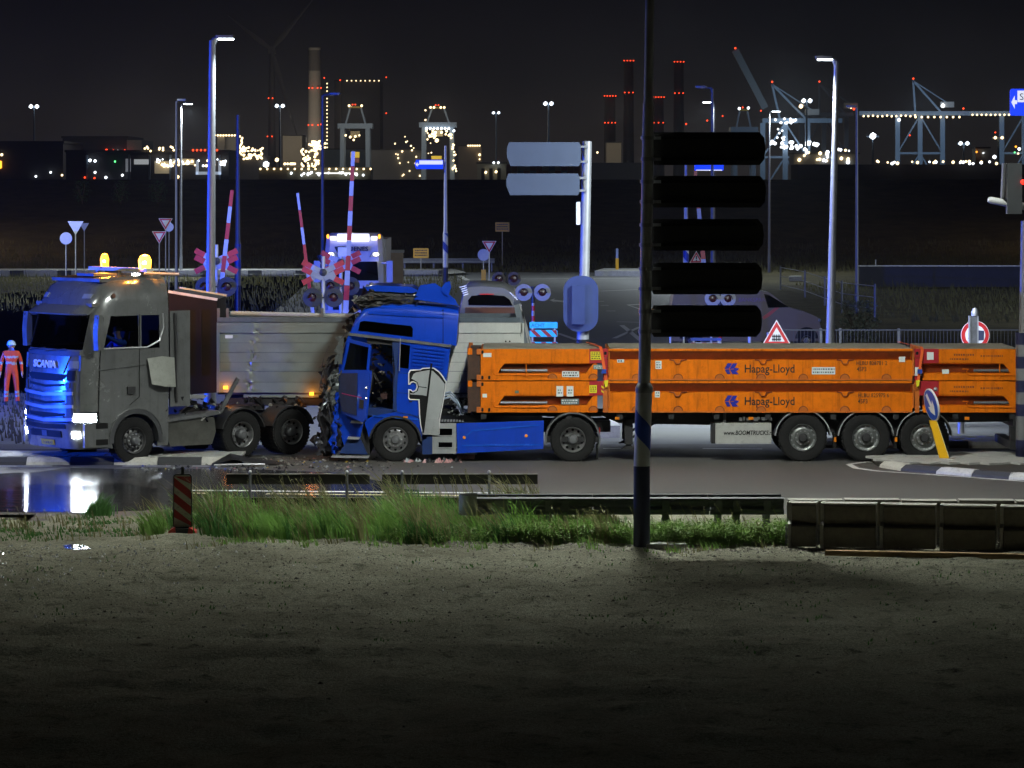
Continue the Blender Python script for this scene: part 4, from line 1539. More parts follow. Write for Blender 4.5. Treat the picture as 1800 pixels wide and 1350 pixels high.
MB().prism(GRY, -0.044, -0.0385, 'xz').build('emblem', mat('emblem_grey', (0.42, 0.44, 0.44), 0.4, 0.35, 0.08, 3), tr)
MB().prism(zz([(578, -10), (602, -10), (492, 905), (466, 905)]), -0.06, -0.045, 'xz').build('fairing_gap', BLACK, tr)
MB().prism(zz([(505, 715), (692, 722), (690, 940), (475, 922)]), -0.056, -0.0445, 'xz', 0.003).build('fairing_foot', SILVER, tr)
MB().prism(zz([(420, 290), (525, 305), (528, 316), (420, 300)]), -0.047, -0.0445, 'xz').build('emblem_line', BLACK, tr)
# body of the side fairing behind the emblem
MB().prism(zz([(600, 45), (690, 92), (788, 235), (757, 450), (702, 725), (692, 932), (470, 926), (560, 300)]), -0.010, 0.30, 'xz', 0.01).build('side_fairing', SILVER, tr)
# grey step box with two openings, dark lower cover
fr = zz([(600, 785), (915, 780), (912, 1180), (600, 1185)])
x0_, x1_ = fr[0][0], fr[1][0]
b = MB()
za = [sz(640 + v / 7.5) for v in (1180, 1110, 1030, 950, 850, 782)]
b.box(x0_, x1_, -0.02, 0.45, za[0], za[1], 0.01)
b.box(x0_, x1_, -0.02, 0.45, za[2], za[3], 0.01)
b.box(x0_, x1_, -0.02, 0.45, za[4], za[5], 0.01)
xo0, xo1 = zz([(678, 0)])[0][0], zz([(862, 0)])[0][0]
for z0_, z1_ in ((za[1], za[2]), (za[3], za[4])):
    b.box(x0_, xo0, -0.018, 0.45, z0_ - .005, z1_ + .005)
    b.box(xo1, x1_, -0.018, 0.45, z0_ - .005, z1_ + .005)
b.build('step_box', SILVER, tr)
MB().box(x0_ + .02, x1_ - .02, 0.30, 0.44, za[0] + .02, za[5] - .02).build('step_box_back', BLACK, tr)
for z_ in (za[1], za[3]):
    MB().box(xo0 - .01, xo1 + .01, -0.035, 0.02, z_ + .001, z_ + 0.022, 0.004).build('tread', STEEL, tr)
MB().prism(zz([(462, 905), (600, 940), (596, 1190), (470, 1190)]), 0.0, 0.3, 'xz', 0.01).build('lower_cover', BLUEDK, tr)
# blue side skirt
sk = q((802.5, 744), (956, 739), (955, 789), (804, 797))
MB().prism(sk, -0.015, 0.06, 'xz', 0.012).build('side_skirt', BLUECAB, tr)
b = MB()
for a, c in (((816, 770), (830, 757)), ((830, 757), (948, 747)), ((812, 783), (952, 781.5))):
    (ax, az), (cx_, cz_) = q(a, c)
    b.bar((ax, -0.020, az), (cx_, -0.020, cz_), 0.016, 0.035)
b.build('skirt_rib', mat('rib_blue', (0.01, 0.09, 0.55), 0.25, 0, 0.05, 3, coat=0.8), tr)
for p in ((816, 769), (925, 766)):
    (ax, az), = q(p)
    MB().lathe([(0.036, -0.016), (0.034, -0.03), (0.001, -0.034)], (ax, 0, az), n=14).build('side_marker', mat('marker_orange', (0.75, 0.22, 0.01), 0.3), tr)
# frame, fifth wheel, deck plates, air lines
b = MB()
for y_ in (0.78, 1.62):
    b.box(sx(720) - TX, sx(1075) - TX, y_, y_ + 0.09, 0.60, 0.86)
for x_ in (780, 880, 960, 1040):
    b.box(sx(x_) - TX - .05, sx(x_) - TX + .05, 0.8, 1.7, 0.65, 0.8)
b.box(sx(960) - TX, sx(1052) - TX, 0.1, 2.4, 0.42, 0.55)
b.build('frame', CHASSIS, tr)
MB().prism(q((960, 736), (985, 729), (1040, 729), (1060, 736)), 0.65, 1.85, 'xz').build('fifth_wheel', CHASSIS, tr)
b = MB()
for k in range(9):
    x_ = sx(770 + k * 5.2) - TX
    b.prism([(x_, sz(742)), (x_ + 0.04, sz(742)), (x_ + 0.04, sz(741)), (x_, sz(741))], 0.05, 0.75, 'xz')
b.build('deck_slats', STEEL, tr)
MB().box(sx(770) - TX, sx(955) - TX, 0.08, 2.4, sz(748), sz(743)).build('deck_plate', CHASSIS, tr)
b = MB()
for k, (m_) in enumerate(((0.6, 700), (0.8, 706), (1.1, 698))):
    y_, zt = m_
    b.ringtube([(sx(775) - TX, y_, sz(zt)), (sx(790) - TX, y_, sz(zt - 4)), (sx(803) - TX, y_, sz(zt + 8)), (sx(812) - TX, y_, sz(zt + 26)), (sx(822) - TX, y_, sz(728))], 0.022, 8)
b.build('air_line', mat('air_line_blue', (0.25, 0.32, 0.42), 0.35), tr)
shards('coupling_clutter', 26, q((784, 705), (822, 700), (830, 735), (790, 738)), 0.03, 0.09, 0.2, 1.6, CRUSHG, 20)

# ---------------- container trailer
CX = sx(1400)
ct = thing('container_trailer', 'black three-axle container trailer under the orange flat racks, behind the blue tractor', 'trailer', (CX, SY, 0))
u = lambda *pp: sp(*pp, x0=CX)
b = MB()
for y_ in (0.72, 1.62):
    b.prism(u((845, 727), (1785, 727), (1785, 745), (1300, 752), (1090, 748), (1060, 735), (845, 735)), y_, y_ + 0.10, 'xz')
for x_ in (850, 1000, 1090, 1180, 1260, 1350, 1465, 1575, 1680, 1780):
    b.box(sx(x_) - CX - 0.06, sx(x_) - CX + 0.06, 0.04, 2.40, sz(737), sz(727.5))
b.build('frame', CHASSIS, ct)
fe = mat('fender_edge_grey', (0.30, 0.31, 0.31), 0.45, 0.2)
for p in (1411.5, 1522.5, 1625):
    wxx = sx(p) - CX
    wheel(ct, (wxx, 0.04, 0.53), 0.535, 0.38, 'trailer')
    wheel(ct, (wxx, 2.46, 0.53), 0.535, 0.38, 'trailer', 1)
    fender(ct, wxx, 0.53, 0.60, 0.02, 0.46, BLACKPL, R(4), R(176), 0.02, edge=fe)
    MB().tube((wxx, 0.3, 0.53), (wxx, 2.2, 0.53), 0.07, n=10).build('axle', CHASSIS, ct)
b = MB()
b.box(sx(1380) - CX, sx(1665) - CX, 0.42, 0.55, 0.62, 0.95)
b.box(sx(1380) - CX, sx(1665) - CX, 1.9, 2.0, 0.62, 0.95)
b.build('suspension', CHASSIS, ct)
for p in (1468, 1575):
    MB().box(sx(p) - CX - 0.02, sx(p) - CX + 0.02, 0.05, 0.40, 0.30, 0.62, 0.005).build('mudflap', RUBBER, ct)
    MB().box(sx(p) - CX - 0.025, sx(p) - CX + 0.025, 0.0, 0.045, 0.44, 0.54, 0.008).build('side_reflector', mat('marker_orange', (0.75, 0.22, 0.01), 0.3), ct)
MB().box(sx(1667) - CX - 0.02, sx(1667) - CX + 0.02, 0.05, 0.42, 0.12, 0.62, 0.005).build('mudflap', RUBBER, ct)
# landing legs
for y_ in (0.35, 1.95):
    b = MB()
    b.box(sx(1106) - CX - 0.09, sx(1106) - CX + 0.09, y_, y_ + 0.16, 0.36, 0.92, 0.01)
    b.box(sx(1106) - CX - 0.06, sx(1106) - CX + 0.06, y_ + .03, y_ + 0.13, 0.26, 0.38)
    b.prism([(sx(1106) - CX - 0.17, 0.26), (sx(1106) - CX + 0.17, 0.26), (sx(1106) - CX + 0.06, 0.33), (sx(1106) - CX - 0.06, 0.33)], y_ - 0.04, y_ + 0.2, 'xz')
    b.bar((sx(1112) - CX, y_ + .08, 0.5), (sx(1160) - CX, y_ + .08, 0.9), 0.05, 0.05)
    b.build('landing_leg', CHASSIS, ct)
# toolbox with the web address
MB().box(sx(1258) - CX, sx(1356) - CX, 0.03, 0.50, sz(780), sz(744), 0.012).build('toolbox', mat('toolbox_grey', (0.38, 0.385, 0.36), 0.45, 0.1, 0.1, 4, dirt=0.25), ct)
MB().box(sx(1251) - CX, sx(1257.5) - CX, 0.06, 0.5, sz(780), sz(744), 0.008).build('toolbox_end', CHASSIS, ct)
tb = [o for o in ct.children if o.name.startswith('toolbox')][0]
text('lettering', 'www.BOOMTRUCKS.nl', 0.135, BLACK, tb, (sx(1272) - CX, 0.026, sz(764.5)), bold=0.002, shear=0.15, sx=0.80)
b = MB()
b.tube((sx(1275) - CX, 0.2, sz(744)), (sx(1275) - CX, 0.2, sz(727)), 0.03)
for k in range(9):
    rk = random.Random(k + 50)
    xx = sx(1300 + k * 6.5) - CX
    b.box(xx, xx + rk.uniform(.04, .09), 0.1, 0.25, sz(741) + rk.uniform(0, .03), sz(733) - rk.uniform(0, .04), 0.005)
b.build('valve_block', DARKSTEEL, ct)
# coiled hose hanging under the frame
mat('box_white', (0.55, 0.57, 0.58), 0.5)
b = MB()
pts = []
for k in range(73):
    a = 2 * pi * k / 12
    pts.append((sx(1147 + 66 * k / 72) - CX + 0.03 * cos(a), 1.15 + 0.03 * cos(a), sz(746) + 0.07 * sin(a)))
b.ringtube(pts, 0.014, 6)
b.build('coiled_hose', BLACKPL, ct)
# rear bumper
b = MB()
b.box(sx(1782) - CX, sx(1792) - CX, 0.05, 2.4, sz(752), sz(728), 0.01)
b.box(sx(1778) - CX, sx(1790) - CX, 0.15, 0.4, sz(778), sz(750))
b.box(sx(1776) - CX, sx(1792) - CX, 0.05, 2.4, sz(790), sz(776), 0.01)
b.build('rear_bumper', CHASSIS, ct)
for p in (1085, 1320, 1700):
    MB().box(sx(p) - CX - 0.05, sx(p) - CX + 0.05, 0.0, 0.035, sz(738), sz(733), 0.006).build('side_marker', mat('marker_orange', (0.75, 0.22, 0.01), 0.3), ct)

# ---------------- the two folded flat racks
ORANGE = mat('rack_orange', (0.72, 0.165, 0.002), 0.6, 0, 0.14, 2.2, 0.30, 7, spec=0.15, dirt=0.5, dirtcol=(0.30, 0.06, 0.005), streak=0.7, streakcol=(0.20, 0.042, 0.008))
ORANGED = mat('rack_orange_worn', (0.50, 0.12, 0.008), 0.6, 0, 0.25, 4, dirt=0.4, dirtcol=(0.14, 0.035, 0.01))
SHADE_BROWN = mat('rack_web_brown', (0.22, 0.045, 0.008), 0.65, 0, 0.25, 5, dirt=0.4, dirtcol=(0.10, 0.03, 0.012))  # brown stands in for shade on the recessed webs; also colours small fittings
REDR = mat('rack_red', (0.36, 0.010, 0.018), 0.5, 0, 0.1, 4, dirt=0.2)
DECK = mat('rack_deck_wood', (0.27, 0.24, 0.18), 0.8, 0, 0.2, 2, 0.3, 20, stretch=(1, 0.2, 1))
STICK = mat('sticker_white', (0.66, 0.70, 0.68), 0.5, 0, 0.05, 5)
STICKY = mat('sticker_yellow', (0.75, 0.66, 0.02), 0.5, 0, 0.05, 5)
PRINT = mat('print_black', (0.015, 0.013, 0.012), 0.5)
LOGOB = mat('logo_blue', (0.012, 0.018, 0.30), 0.45)
PRINTG = mat('print_grey_green', (0.12, 0.16, 0.16), 0.5)


def mirror_y(b, depth=2.44):
    """Add the same shapes mirrored to the far side of the rack."""
    geom = b.bm.verts[:] + b.bm.edges[:] + b.bm.faces[:]
    r = bmesh.ops.duplicate(b.bm, geom=geom)
    for v in r['geom']:
        if isinstance(v, bmesh.types.BMVert):
            v.co.y = depth - v.co.y
    return b


def rack(zb, label, upper):
    RX = sx(1310)
    H = 0.703
    t = thing('flat_rack', label, 'flat rack', (RX, SY, zb), 0, 'folded orange flat racks stacked on the trailer')
    X = lambda p: sx(p) - RX
    # middle section
    prof = [(0.0, 0.0), (0.0, 0.44), (0.17, 0.45), (0.02, 0.635), (0.0, 0.645), (0.0, 0.69), (1.22, 0.69), (1.22, 0.0)]
    b = MB()
    b.loft([[(x, u_, v) for u_, v in prof] for x in (X(1069), X(1604))], True, True)
    mirror_y(b)
    mid = b.build('middle_section', ORANGE, t, 20)
    b = MB()
    b.loft([[(x, u_, v) for u_, v in ((0.168, 0.455), (0.155, 0.455), (0.017, 0.628), (0.022, 0.634))] for x in (X(1072), X(1601))], True, True)
    b.build('web', SHADE_BROWN, mid, 20)
    MB().box(X(1072), X(1602), 0.05, 2.39, 0.691, 0.703, 0.003).build('deck', DECK, t)
    MB().box(X(1069), X(1604), -0.012, 0.0, -0.002, 0.03, 0.004).build('bottom_rail', ORANGED, t)
    # folded end sections
    for side, (xa, xn, xm, xb) in (('l', (845, 876, 896, 1050)), ('r', (1793, 1775, 1760, 1622))):
        b = MB()
        n1, n2 = min(xa, xn), max(xa, xn)
        b.box(X(n1), X(n2), 0.0, 0.30, 0.0, 0.68, 0.008)
        prof = [(0.0, 0.0), (0.0, 0.15), (0.19, 0.16), (0.10, 0.34), (0.02, 0.36), (0.0, 0.37), (0.0, 0.685), (0.4, 0.685), (0.4, 0.0)]
        lo, hi = min(xn, xb), max(xn, xb)
        b.loft([[(x, u_, v) for u_, v in prof] for x in (X(lo) + .002, X(hi) - .002)], True, True)
        mirror_y(b)
        b.box(min(X(xa), X(xb)), max(X(xa), X(xb)), 0.405, 2.035, 0.25, 0.68)
        e_ = b.build('folded_end', ORANGE, t, 20)
        b = MB()
        b.loft([[(x, u_, v) for u_, v in ((0.185, 0.165), (0.172, 0.168), (0.085, 0.338), (0.098, 0.345))] for x in (X(lo) + .004, X(hi) - .004)], True, True)
        b.build('web', SHADE_BROWN, e_, 20)
        # wedge shaped ends of the recess
        b = MB()
        k = 1 if side == 'l' else -1
        b.prism([(X(xn), 0.16), (X(xn) + k * 0.04, 0.25), (X(xn) + k * 0.14, 0.365), (X(xn), 0.365)], 0.002, 0.17, 'xz')
        if side == 'l':
            b.prism([(X(1050), 0.15), (X(1050), 0.37), (X(1043), 0.37), (X(1030), 0.15)], 0.002, 0.17, 'xz')
        b.build('gusset', ORANGE, e_)
        MB().box(min(X(xa + k * 4), X(xb)), max(X(xa + k * 4), X(xb)), 0.03, 2.41, 0.688, 0.70, 0.003).build('end_deck', DECK if upper else ORANGED, t)
        # raised panel frames on the upper chord
        b = MB()
        c0 = 900 if side == 'l' else 1640
        for xx in ((905, 965), (968, 1018)) if side == 'l' else ((1648, 1690), (1694, 1752)):
            b.box(X(xx[0]), X(xx[1]), -0.012, 0.0, 0.40, 0.64, 0.006)
        b.build('raised_panel', ORANGE, e_)
        # red block by the joint
        rx0, rx1 = ((1036, 1060) if side == 'l' else (1616, 1650))
        MB().box(X(rx0), X(rx1), -0.018, 0.05, 0.375, 0.69, 0.005).build('red_block', REDR, t)
        # spring rod of the folding gear
        b = MB()
        s0, s1 = ((880, 962) if side == 'l' else (1712, 1790))
        b.tube((X(s0), 0.05, 0.21), (X(s1), 0.05, 0.205), 0.032, n=8)
        for j in range(24):
            xx = X(s0) + (X(s1) - X(s0)) * (j + .5) / 24
            b.tube((xx - 0.008, 0.05, 0.208), (xx + 0.008, 0.05, 0.208), 0.040, n=8)
        b.build('spring', DARKSTEEL, t)
        b = MB()
        b.tube((X(s0 - 8), -0.01, 0.12), (X(s1 + 2), -0.01, 0.11), 0.016, n=6)
        if upper:
            xm_ = X(925 if side == 'l' else 1757)
            b.tube((xm_, -0.014, 0.05), (xm_, -0.014, 0.36), 0.014, n=6)
        for xx in (s0 - 8,):
            b.ringtube([(X(xx), -0.01, 0.12), (X(xx - 4), -0.01, 0.14), (X(xx - 5), -0.01, 0.20), (X(xx - 2), -0.01, 0.24), (X(xx - 12), -0.01, 0.245)], 0.014, 6)
        b.build('folding_rod', ORANGE, t)
    # joint between sections: corner castings with dark holes
    for p in (1064, 1612):
        b = MB()
        b.box(X(p) - 0.055, X(p) + 0.055, -0.022, 0.18, 0.50, 0.69, 0.008)
        b.box(X(p) - 0.05, X(p) + 0.05, 0.0, 0.16, 0.0, 0.48, 0.006)
        jn = b.build('hinge_post', REDR if upper else ORANGED, t)
        MB().prism(rrect(X(p) - 0.03, X(p) + 0.03, 0.56, 0.63, 0.02), -0.024, -0.0225, 'xz').build('casting_hole', BLACK, jn)
        MB().tube((X(p) + (.08 if p < 1300 else -.08), -0.02, 0.10), (X(p) + (.08 if p < 1300 else -.08), -0.02, 0.62), 0.022, n=8).build('hinge_pin', ORANGED, jn)
    # outer ends: dark end frame with orange edge
    b = MB()
    b.box(X(826), X(844), 0.04, 2.40, 0.02, 0.66)
    b.build('end_frame', mat('end_frame_dark', (0.05, 0.022, 0.012), 0.7, 0, 0.4, 8), t)
    b = MB()
    b.build('end_post', mat('end_frame_dark', (0.05, 0.022, 0.012), 0.7), t) if False else b.bm.free()
    MB().box(X(822), X(828), 0.0, 0.12, -0.01, 0.56, 0.006).build('end_post', mat('end_frame_dark', (0.05, 0.022, 0.012), 0.7), t)
    MB().box(X(822), X(829), 2.32, 2.44, -0.01, 0.72, 0.006).build('end_post', ORANGED, t)
    MB().box(X(822), X(830), 0.0, 0.12, 0.565, 0.70, 0.006).build('corner_casting', ORANGE, t)
    MB().box(X(838), X(846), -0.004, 0.10, 0.0, 0.12, 0.01).build('corner_casting', ORANGED, t)
    MB().box(X(838), X(846), -0.004, 0.10, 0.57, 0.69, 0.01).build('corner_casting', ORANGED, t)
    b = MB()
    for xx, zz_ in ((848, 0.06), (848, 0.62), (860, 0.06)):
        b.prism(rrect(X(xx) - 0.025, X(xx) + 0.025, zz_ - .04, zz_ + .04, 0.02), -0.009, -0.0085, 'xz')
    b.build('casting_hole', BLACK, t)
    # lashing bars under the flange and rings along the bottom rail
    bar_ = MB()
    bar_.ringtube([(-0.19, 0.0, 0.03), (-0.10, -0.02, 0.02), (-0.05, -0.03, -0.06), (0.03, -0.03, -0.06), (0.07, -0.02, 0.02), (0.19, 0.0, 0.03)], 0.013, 6)
    lb = bar_.mesh('lashing_bar', 40)
    lb.materials.append(SHADE_BROWN)
    ri = MB()
    ri.prism(arc(0, 0, 0.10, 0.0, pi, 8), -0.012, 0.0, 'xz')
    rg = ri.mesh('lashing_ring', None)
    rg.materials.append(ORANGED)
    ri = MB()
    ri.ringtube([(x, -0.014, z) for x, z in arc(0, 0, 0.10, 0.0, pi, 10)], 0.010, 6)
    rh = ri.mesh('ring_rim', None)
    rh.materials.append(SHADE_BROWN)
    for p in (1192, 1342, 1486):
        o = put('lashing_bar', lb, None, t)
        o.location = (X(p), -0.004, 0.42)
    for p in (1119, 1192, 1265, 1338, 1412, 1485, 1558, 1043 - 0, 1000 - 65):
        o = put('lashing_ring', rg, None, t)
        o.location = (X(p) if p > 1050 else X(1043), -0.001, 0.035)
        h = put('ring_rim', rh, None, o)
        if p < 1050:
            o.location = (X(1043) if p == 1043 else X(1043) - 0.9, -0.001, 0.04)

    def sticker(px0, px1, z0, z1, m, name='label', y=-0.004):
        return MB().box(X(px0), X(px1), y - 0.003, y, z0, z1).build(name, m, t)

    def lines(parent, px0, px1, z0, z1, n, seed, m=PRINT, y=-0.0085):
        rk = random.Random(seed)
        b = MB()
        for i in range(n):
            za_ = z1 - (i + 0.75) * (z1 - z0) / n
            x_ = X(px0) + 0.02
            while x_ < X(px1) - 0.03:
                w_ = rk.uniform(0.015, 0.05)
                b.box(x_, min(x_ + w_, X(px1) - .015), y - .001, y, za_, za_ + 0.5 * (z1 - z0) / n)
                x_ += w_ + 0.018
        stuff(b.build('print', m, parent))
    if upper:
        sticker(849, 864, 0.51, 0.60, STICK)
        lines(sticker(1038, 1058, 0.45, 0.63, STICKY, y=-0.020), 1038, 1058, 0.46, 0.62, 4, 61, y=-0.0245)
        lines(sticker(988, 1018, 0.07, 0.20, STICK), 988, 1018, 0.08, 0.19, 2, 62)
        lines(sticker(1043, 1061, 0.24, 0.34, PRINTG, y=-0.0), 1043, 1061, 0.25, 0.33, 2, 63, STICK, -0.004)
        lines(sticker(1085, 1097, 0.39, 0.46, STICK), 1085, 1097, 0.39, 0.46, 1, 64)
        lines(sticker(1152, 1163, 0.25, 0.43, STICK), 1152, 1163, 0.26, 0.42, 3, 65, PRINTG)
        lines(sticker(1427, 1468, 0.13, 0.29, STICK), 1427, 1468, 0.14, 0.28, 2, 66, PRINTG)
        sticker(1580, 1591, 0.40, 0.52, STICK)
        sticker(1608, 1620, 0.10, 0.29, STICK, y=-0.024)
        sticker(1629, 1641, 0.45, 0.62, STICK, y=-0.020)
        sticker(1656, 1668, 0.14, 0.24, STICK)
    else:
        sticker(848, 856, 0.33, 0.41, STICK)
        for p in (978, 996):
            lines(sticker(p, p + 12, 0.35, 0.58, STICK, y=-0.014), p + 1, p + 11, 0.40, 0.52, 2, 70 + p, PRINTG, -0.018)
        lines(sticker(1036, 1049, 0.43, 0.60, STICKY, y=-0.02), 1036, 1049, 0.45, 0.58, 3, 73, y=-0.0245)
        for kx in range(2):
            MB().prism([(X(1057), 0.60 - kx * .1), (X(1061), 0.56 - kx * .1), (X(1061), 0.52 - kx * .1), (X(1057), 0.56 - kx * .1)], -0.026, -0.0225, 'xz').build('hazard_stripe', STICKY, t)
        lines(sticker(986, 1018, 0.17, 0.30, PRINTG, y=0.05), 986, 1018, 0.18, 0.29, 2, 74, STICK, 0.046)
        lines(sticker(1151, 1160, 0.33, 0.47, STICK), 1151, 1160, 0.34, 0.46, 2, 75, PRINTG)
        sticker(905, 912, 0.42, 0.48, PRINTG, y=-0.014)
    # lettering and the arrow emblem
    # cap height of the letters in the picture is 13 px = 0.165 m
    z_ = 0.17 if upper else 0.165
    text('lettering', 'Hapag-Lloyd', 0.255, PRINT, t, (X(1308), -0.003, z_), bold=0.003, sx=0.87)
    for dx in (0, 0.115):
        x_ = X(1273) + dx
        zc = z_ + 0.075
        b = MB()
        b.prism([(x_, zc), (x_ + 0.075, zc + 0.13), (x_ + 0.175, zc + 0.13), (x_ + 0.10, zc + 0.01)], -0.006, -0.003, 'xz')
        b.prism([(x_ + 0.012, zc - 0.012), (x_ + 0.10, zc - 0.002), (x_ + 0.14 + (0.06 if dx else 0), zc - 0.11), (x_ + 0.065, zc - 0.11)], -0.0065, -0.0035, 'xz')
        if dx:
            b.prism([(x_ + 0.10, zc + .03), (x_ + 0.215, zc + 0.018), (x_ + 0.17, zc - 0.04), (x_ + 0.10, zc - .04)], -0.007, -0.004, 'xz')
        b.build('emblem_arrow', LOGOB, t)
    num = 'HLBU 828781 2' if upper else 'HLBU 825975 6'
    text('lettering', num, 0.125, PRINT, t, (X(1505 if upper else 1508), -0.004, 0.335), bold=0.001, sx=0.80, space=1.05)
    text('lettering', '45P3', 0.135, PRINT, t, (X(1506 if upper else 1508), -0.004, 0.20), bold=0.001, sx=0.80)
    # stencilled lines on the right folded end (too small to read in the photo)
    lines(t, 1675, 1715, 0.52, 0.60, 1, 81, SHADE_BROWN, -0.014)
    lines(t, 1668, 1705, 0.43, 0.50, 1, 82, SHADE_BROWN, -0.014)
    lines(t, 1722, 1765, 0.50, 0.57, 1, 83, SHADE_BROWN, -0.014)
    return t


rack(sz(725), 'lower orange folded flat rack resting on the black trailer', False)
rack(sz(725) + 0.707, 'upper orange folded flat rack on top of the other, with a yellow sticker', True)

STRAP = mat('strap_orange_red', (0.75, 0.11, 0.015), 0.6, 0, 0.1, 8)
for (p0, p1, lab) in ((1056, 1066, 'orange lashing strap over the racks at the joint near the blue tractor'), (1620, 1613, 'orange lashing strap over the racks at the joint near the leaning blue sign')):
    t = thing('lashing_strap', lab, 'strap', (sx(p0), SY, sz(725)), 0, 'orange lashing straps over the flat racks')
    dx = sx(p1) - sx(p0)
    b = MB()
    up = 1.43
    for (a, c) in (((-0.25, 2.3, up + 0.01), (0, 0.10, up + .005)), ((0, 0.10, up + .005), (0.01, -0.05, up - 0.06)), ((0.01, -0.05, up - 0.06), (dx, -0.06, 0.66))):
        d = Vector(c) - Vector(a)
        w_ = Vector((0.032, 0, 0))
        th_ = Vector((0, -0.004, 0.004))
        b.loft([[Vector(a) - w_, Vector(a) + w_, Vector(a) + w_ + th_, Vector(a) - w_ + th_], [Vector(c) - w_, Vector(c) + w_, Vector(c) + w_ + th_, Vector(c) - w_ + th_]])
    b.build('webbing', STRAP, t)
    MB().box(dx * .55 - 0.05, dx * .55 + 0.05, -0.11, -0.05, 0.86, 0.95, 0.012).build('ratchet', mat('ratchet_blue', (0.02, 0.06, 0.35), 0.4), t)
    MB().prism([(dx - .05, 0.70), (dx + .04, 0.72), (dx + .02, 0.58), (dx - .03, 0.56)], -0.09, -0.05, 'xz', 0.01).build('hook', STICKY, t)

# ------------------------------------------------------------------ grey truck on the left
GREYP = mat('truck_taupe_paint', (0.185, 0.192, 0.19), 0.24, 0.45, 0.10, 2, coat=0.8, dirt=0.35, dirtcol=(0.05, 0.046, 0.038), streak=0.35, streakcol=(0.045, 0.042, 0.035))
GREYD = mat('truck_dark_trim', (0.05, 0.052, 0.055), 0.5, 0.1, 0.2, 5, dirt=0.3)
FROST = glass('windscreen_glass', (0.88, 0.93, 0.97), 0.10)
TH = R(39)
fdir = Vector((-cos(TH), -sin(TH), 0))
ROOT = Vector((-8.97, 75.15, 0.03))
HEAD = atan2(fdir.y, fdir.x)
gt = thing('grey_truck', 'grey tractor truck lit blue at its front, with orange roof beacons and bright headlights', 'truck', ROOT, HEAD)

FX = ((0.36, 1.40), (0.62, 1.47), (0.95, 1.50), (1.55, 1.505), (1.95, 1.49), (2.38, 1.44), (2.50, 1.41), (3.22, 1.22), (3.36, 1.18), (3.52, 1.13), (3.84, 0.93), (3.98, 0.72), (4.03, 0.40))
WD = ((0.36, 1.23), (2.5, 1.25), (3.22, 1.235), (3.52, 1.22), (3.84, 1.17), (3.98, 1.05), (4.03, 0.85))


def itp(tab, z):
    for (a, va), (b_, vb) in zip(tab, tab[1:]):
        if a <= z <= b_:
            return va + (vb - va) * (z - a) / (b_ - a)
    return tab[0][1] if z < tab[0][0] else tab[-1][1]


PF = ((0.0, 0.0), (0.5, 0.015), (0.80, 0.045), (0.95, 0.09), (1.08, 0.17), (1.17, 0.28), (1.22, 0.42), (1.25, 0.60))
ypts = (0.0, 0.5, 0.80, 0.95, 1.08, 1.17, 1.22)


def front_x(y, z):
    return itp(FX, z) - itp(PF, abs(y) * 1.25 / itp(WD, z))


def cab_loop(z):
    w = itp(WD, z) / 1.25
    half = [(front_x(y * w, z), y * w) for y in ypts]
    xf = itp(FX, z)
    p0 = xf - 0.60
    p1 = min(0.62, p0 - 0.1)
    p2 = min(0.30, p1 - 0.08)
    p3 = min(-0.08, p2 - 0.08)
    p4 = min(-0.16, p3 - 0.05)
    p5 = min(-0.62, p4 - 0.05)
    half += [(x, 1.25 * w) for x in (p0, p1, p2, p3, p4, p5, -0.86)] + [(-0.88, 1.15 * w)]
    return [(x, y, z) for x, y in half] + [(x, -y, z) for x, y in half[:0:-1]]


zl = [0.36, 0.62, 0.95, 1.10, 1.55, 1.95, 2.38, 2.50, 2.62, 3.12, 3.22, 3.36, 3.52, 3.84, 3.98, 4.03]
loops = [cab_loop(z) for z in zl]
n = len(loops[0])
NF = len(ypts)
shell, wind, swin = MB(), MB(), {}
vs = {}


def addf(b, key, quad):
    b.bm.faces.new([b.bm.verts.new(Vector(p)) for p in quad])


for i in range(len(zl) - 1):
    for k in range(n):
        j = (k + 1) % n
        qd = (loops[i][k], loops[i][j], loops[i + 1][j], loops[i + 1][k])
        ks = min(k, n - 1 - k)          # same segment index on either side
        zc = (zl[i] + zl[i + 1]) / 2
        if 2.42 < zc < 3.3 and ks < 4 and zc > 2.5 - .06:
            addf(wind, 0, qd)
        elif 2.5 < zc < 3.22 and ks in (7, 8, 9):
            swin.setdefault((k > n / 2, 'front'), MB())
            addf(swin[(k > n / 2, 'front')], 0, qd)
        elif 2.5 < zc < 3.22 and ks == 11:
            swin.setdefault((k > n / 2, 'rear'), MB())
            addf(swin[(k > n / 2, 'rear')], 0, qd)
        else:
            # leave the wheel arch open
            if zc < 1.10 and 8 <= ks <= 11:
                continue
            addf(shell, 0, qd)
shell.poly(loops[-1])
bmesh.ops.remove_doubles(shell.bm, verts=shell.bm.verts[:], dist=0.0005)
# arched filler round the wheel opening
for s in (-1, 1):
    shell.prism([(0.62, 0.36), (0.62, 1.10), (-0.62, 1.10), (-0.62, 0.36)] + arc(0, 0.50, 0.585, R(194), R(-14), 20), s * 1.20, s * 1.236, 'xz')
shell.build('cab', GREYP, gt, 40)
bmesh.ops.remove_doubles(wind.bm, verts=wind.bm.verts[:], dist=0.0005)
wind.build('windscreen', FROST, gt, 60)
for key, b in swin.items():
    bmesh.ops.remove_doubles(b.bm, verts=b.bm.verts[:], dist=0.0005)
    b.build('side_window', glass('side_glass', (0.45, 0.5, 0.5), 0.3) if key[1] == 'front' else glass('black_glass', (0.08, 0.09, 0.09), 0.6), gt, 60)
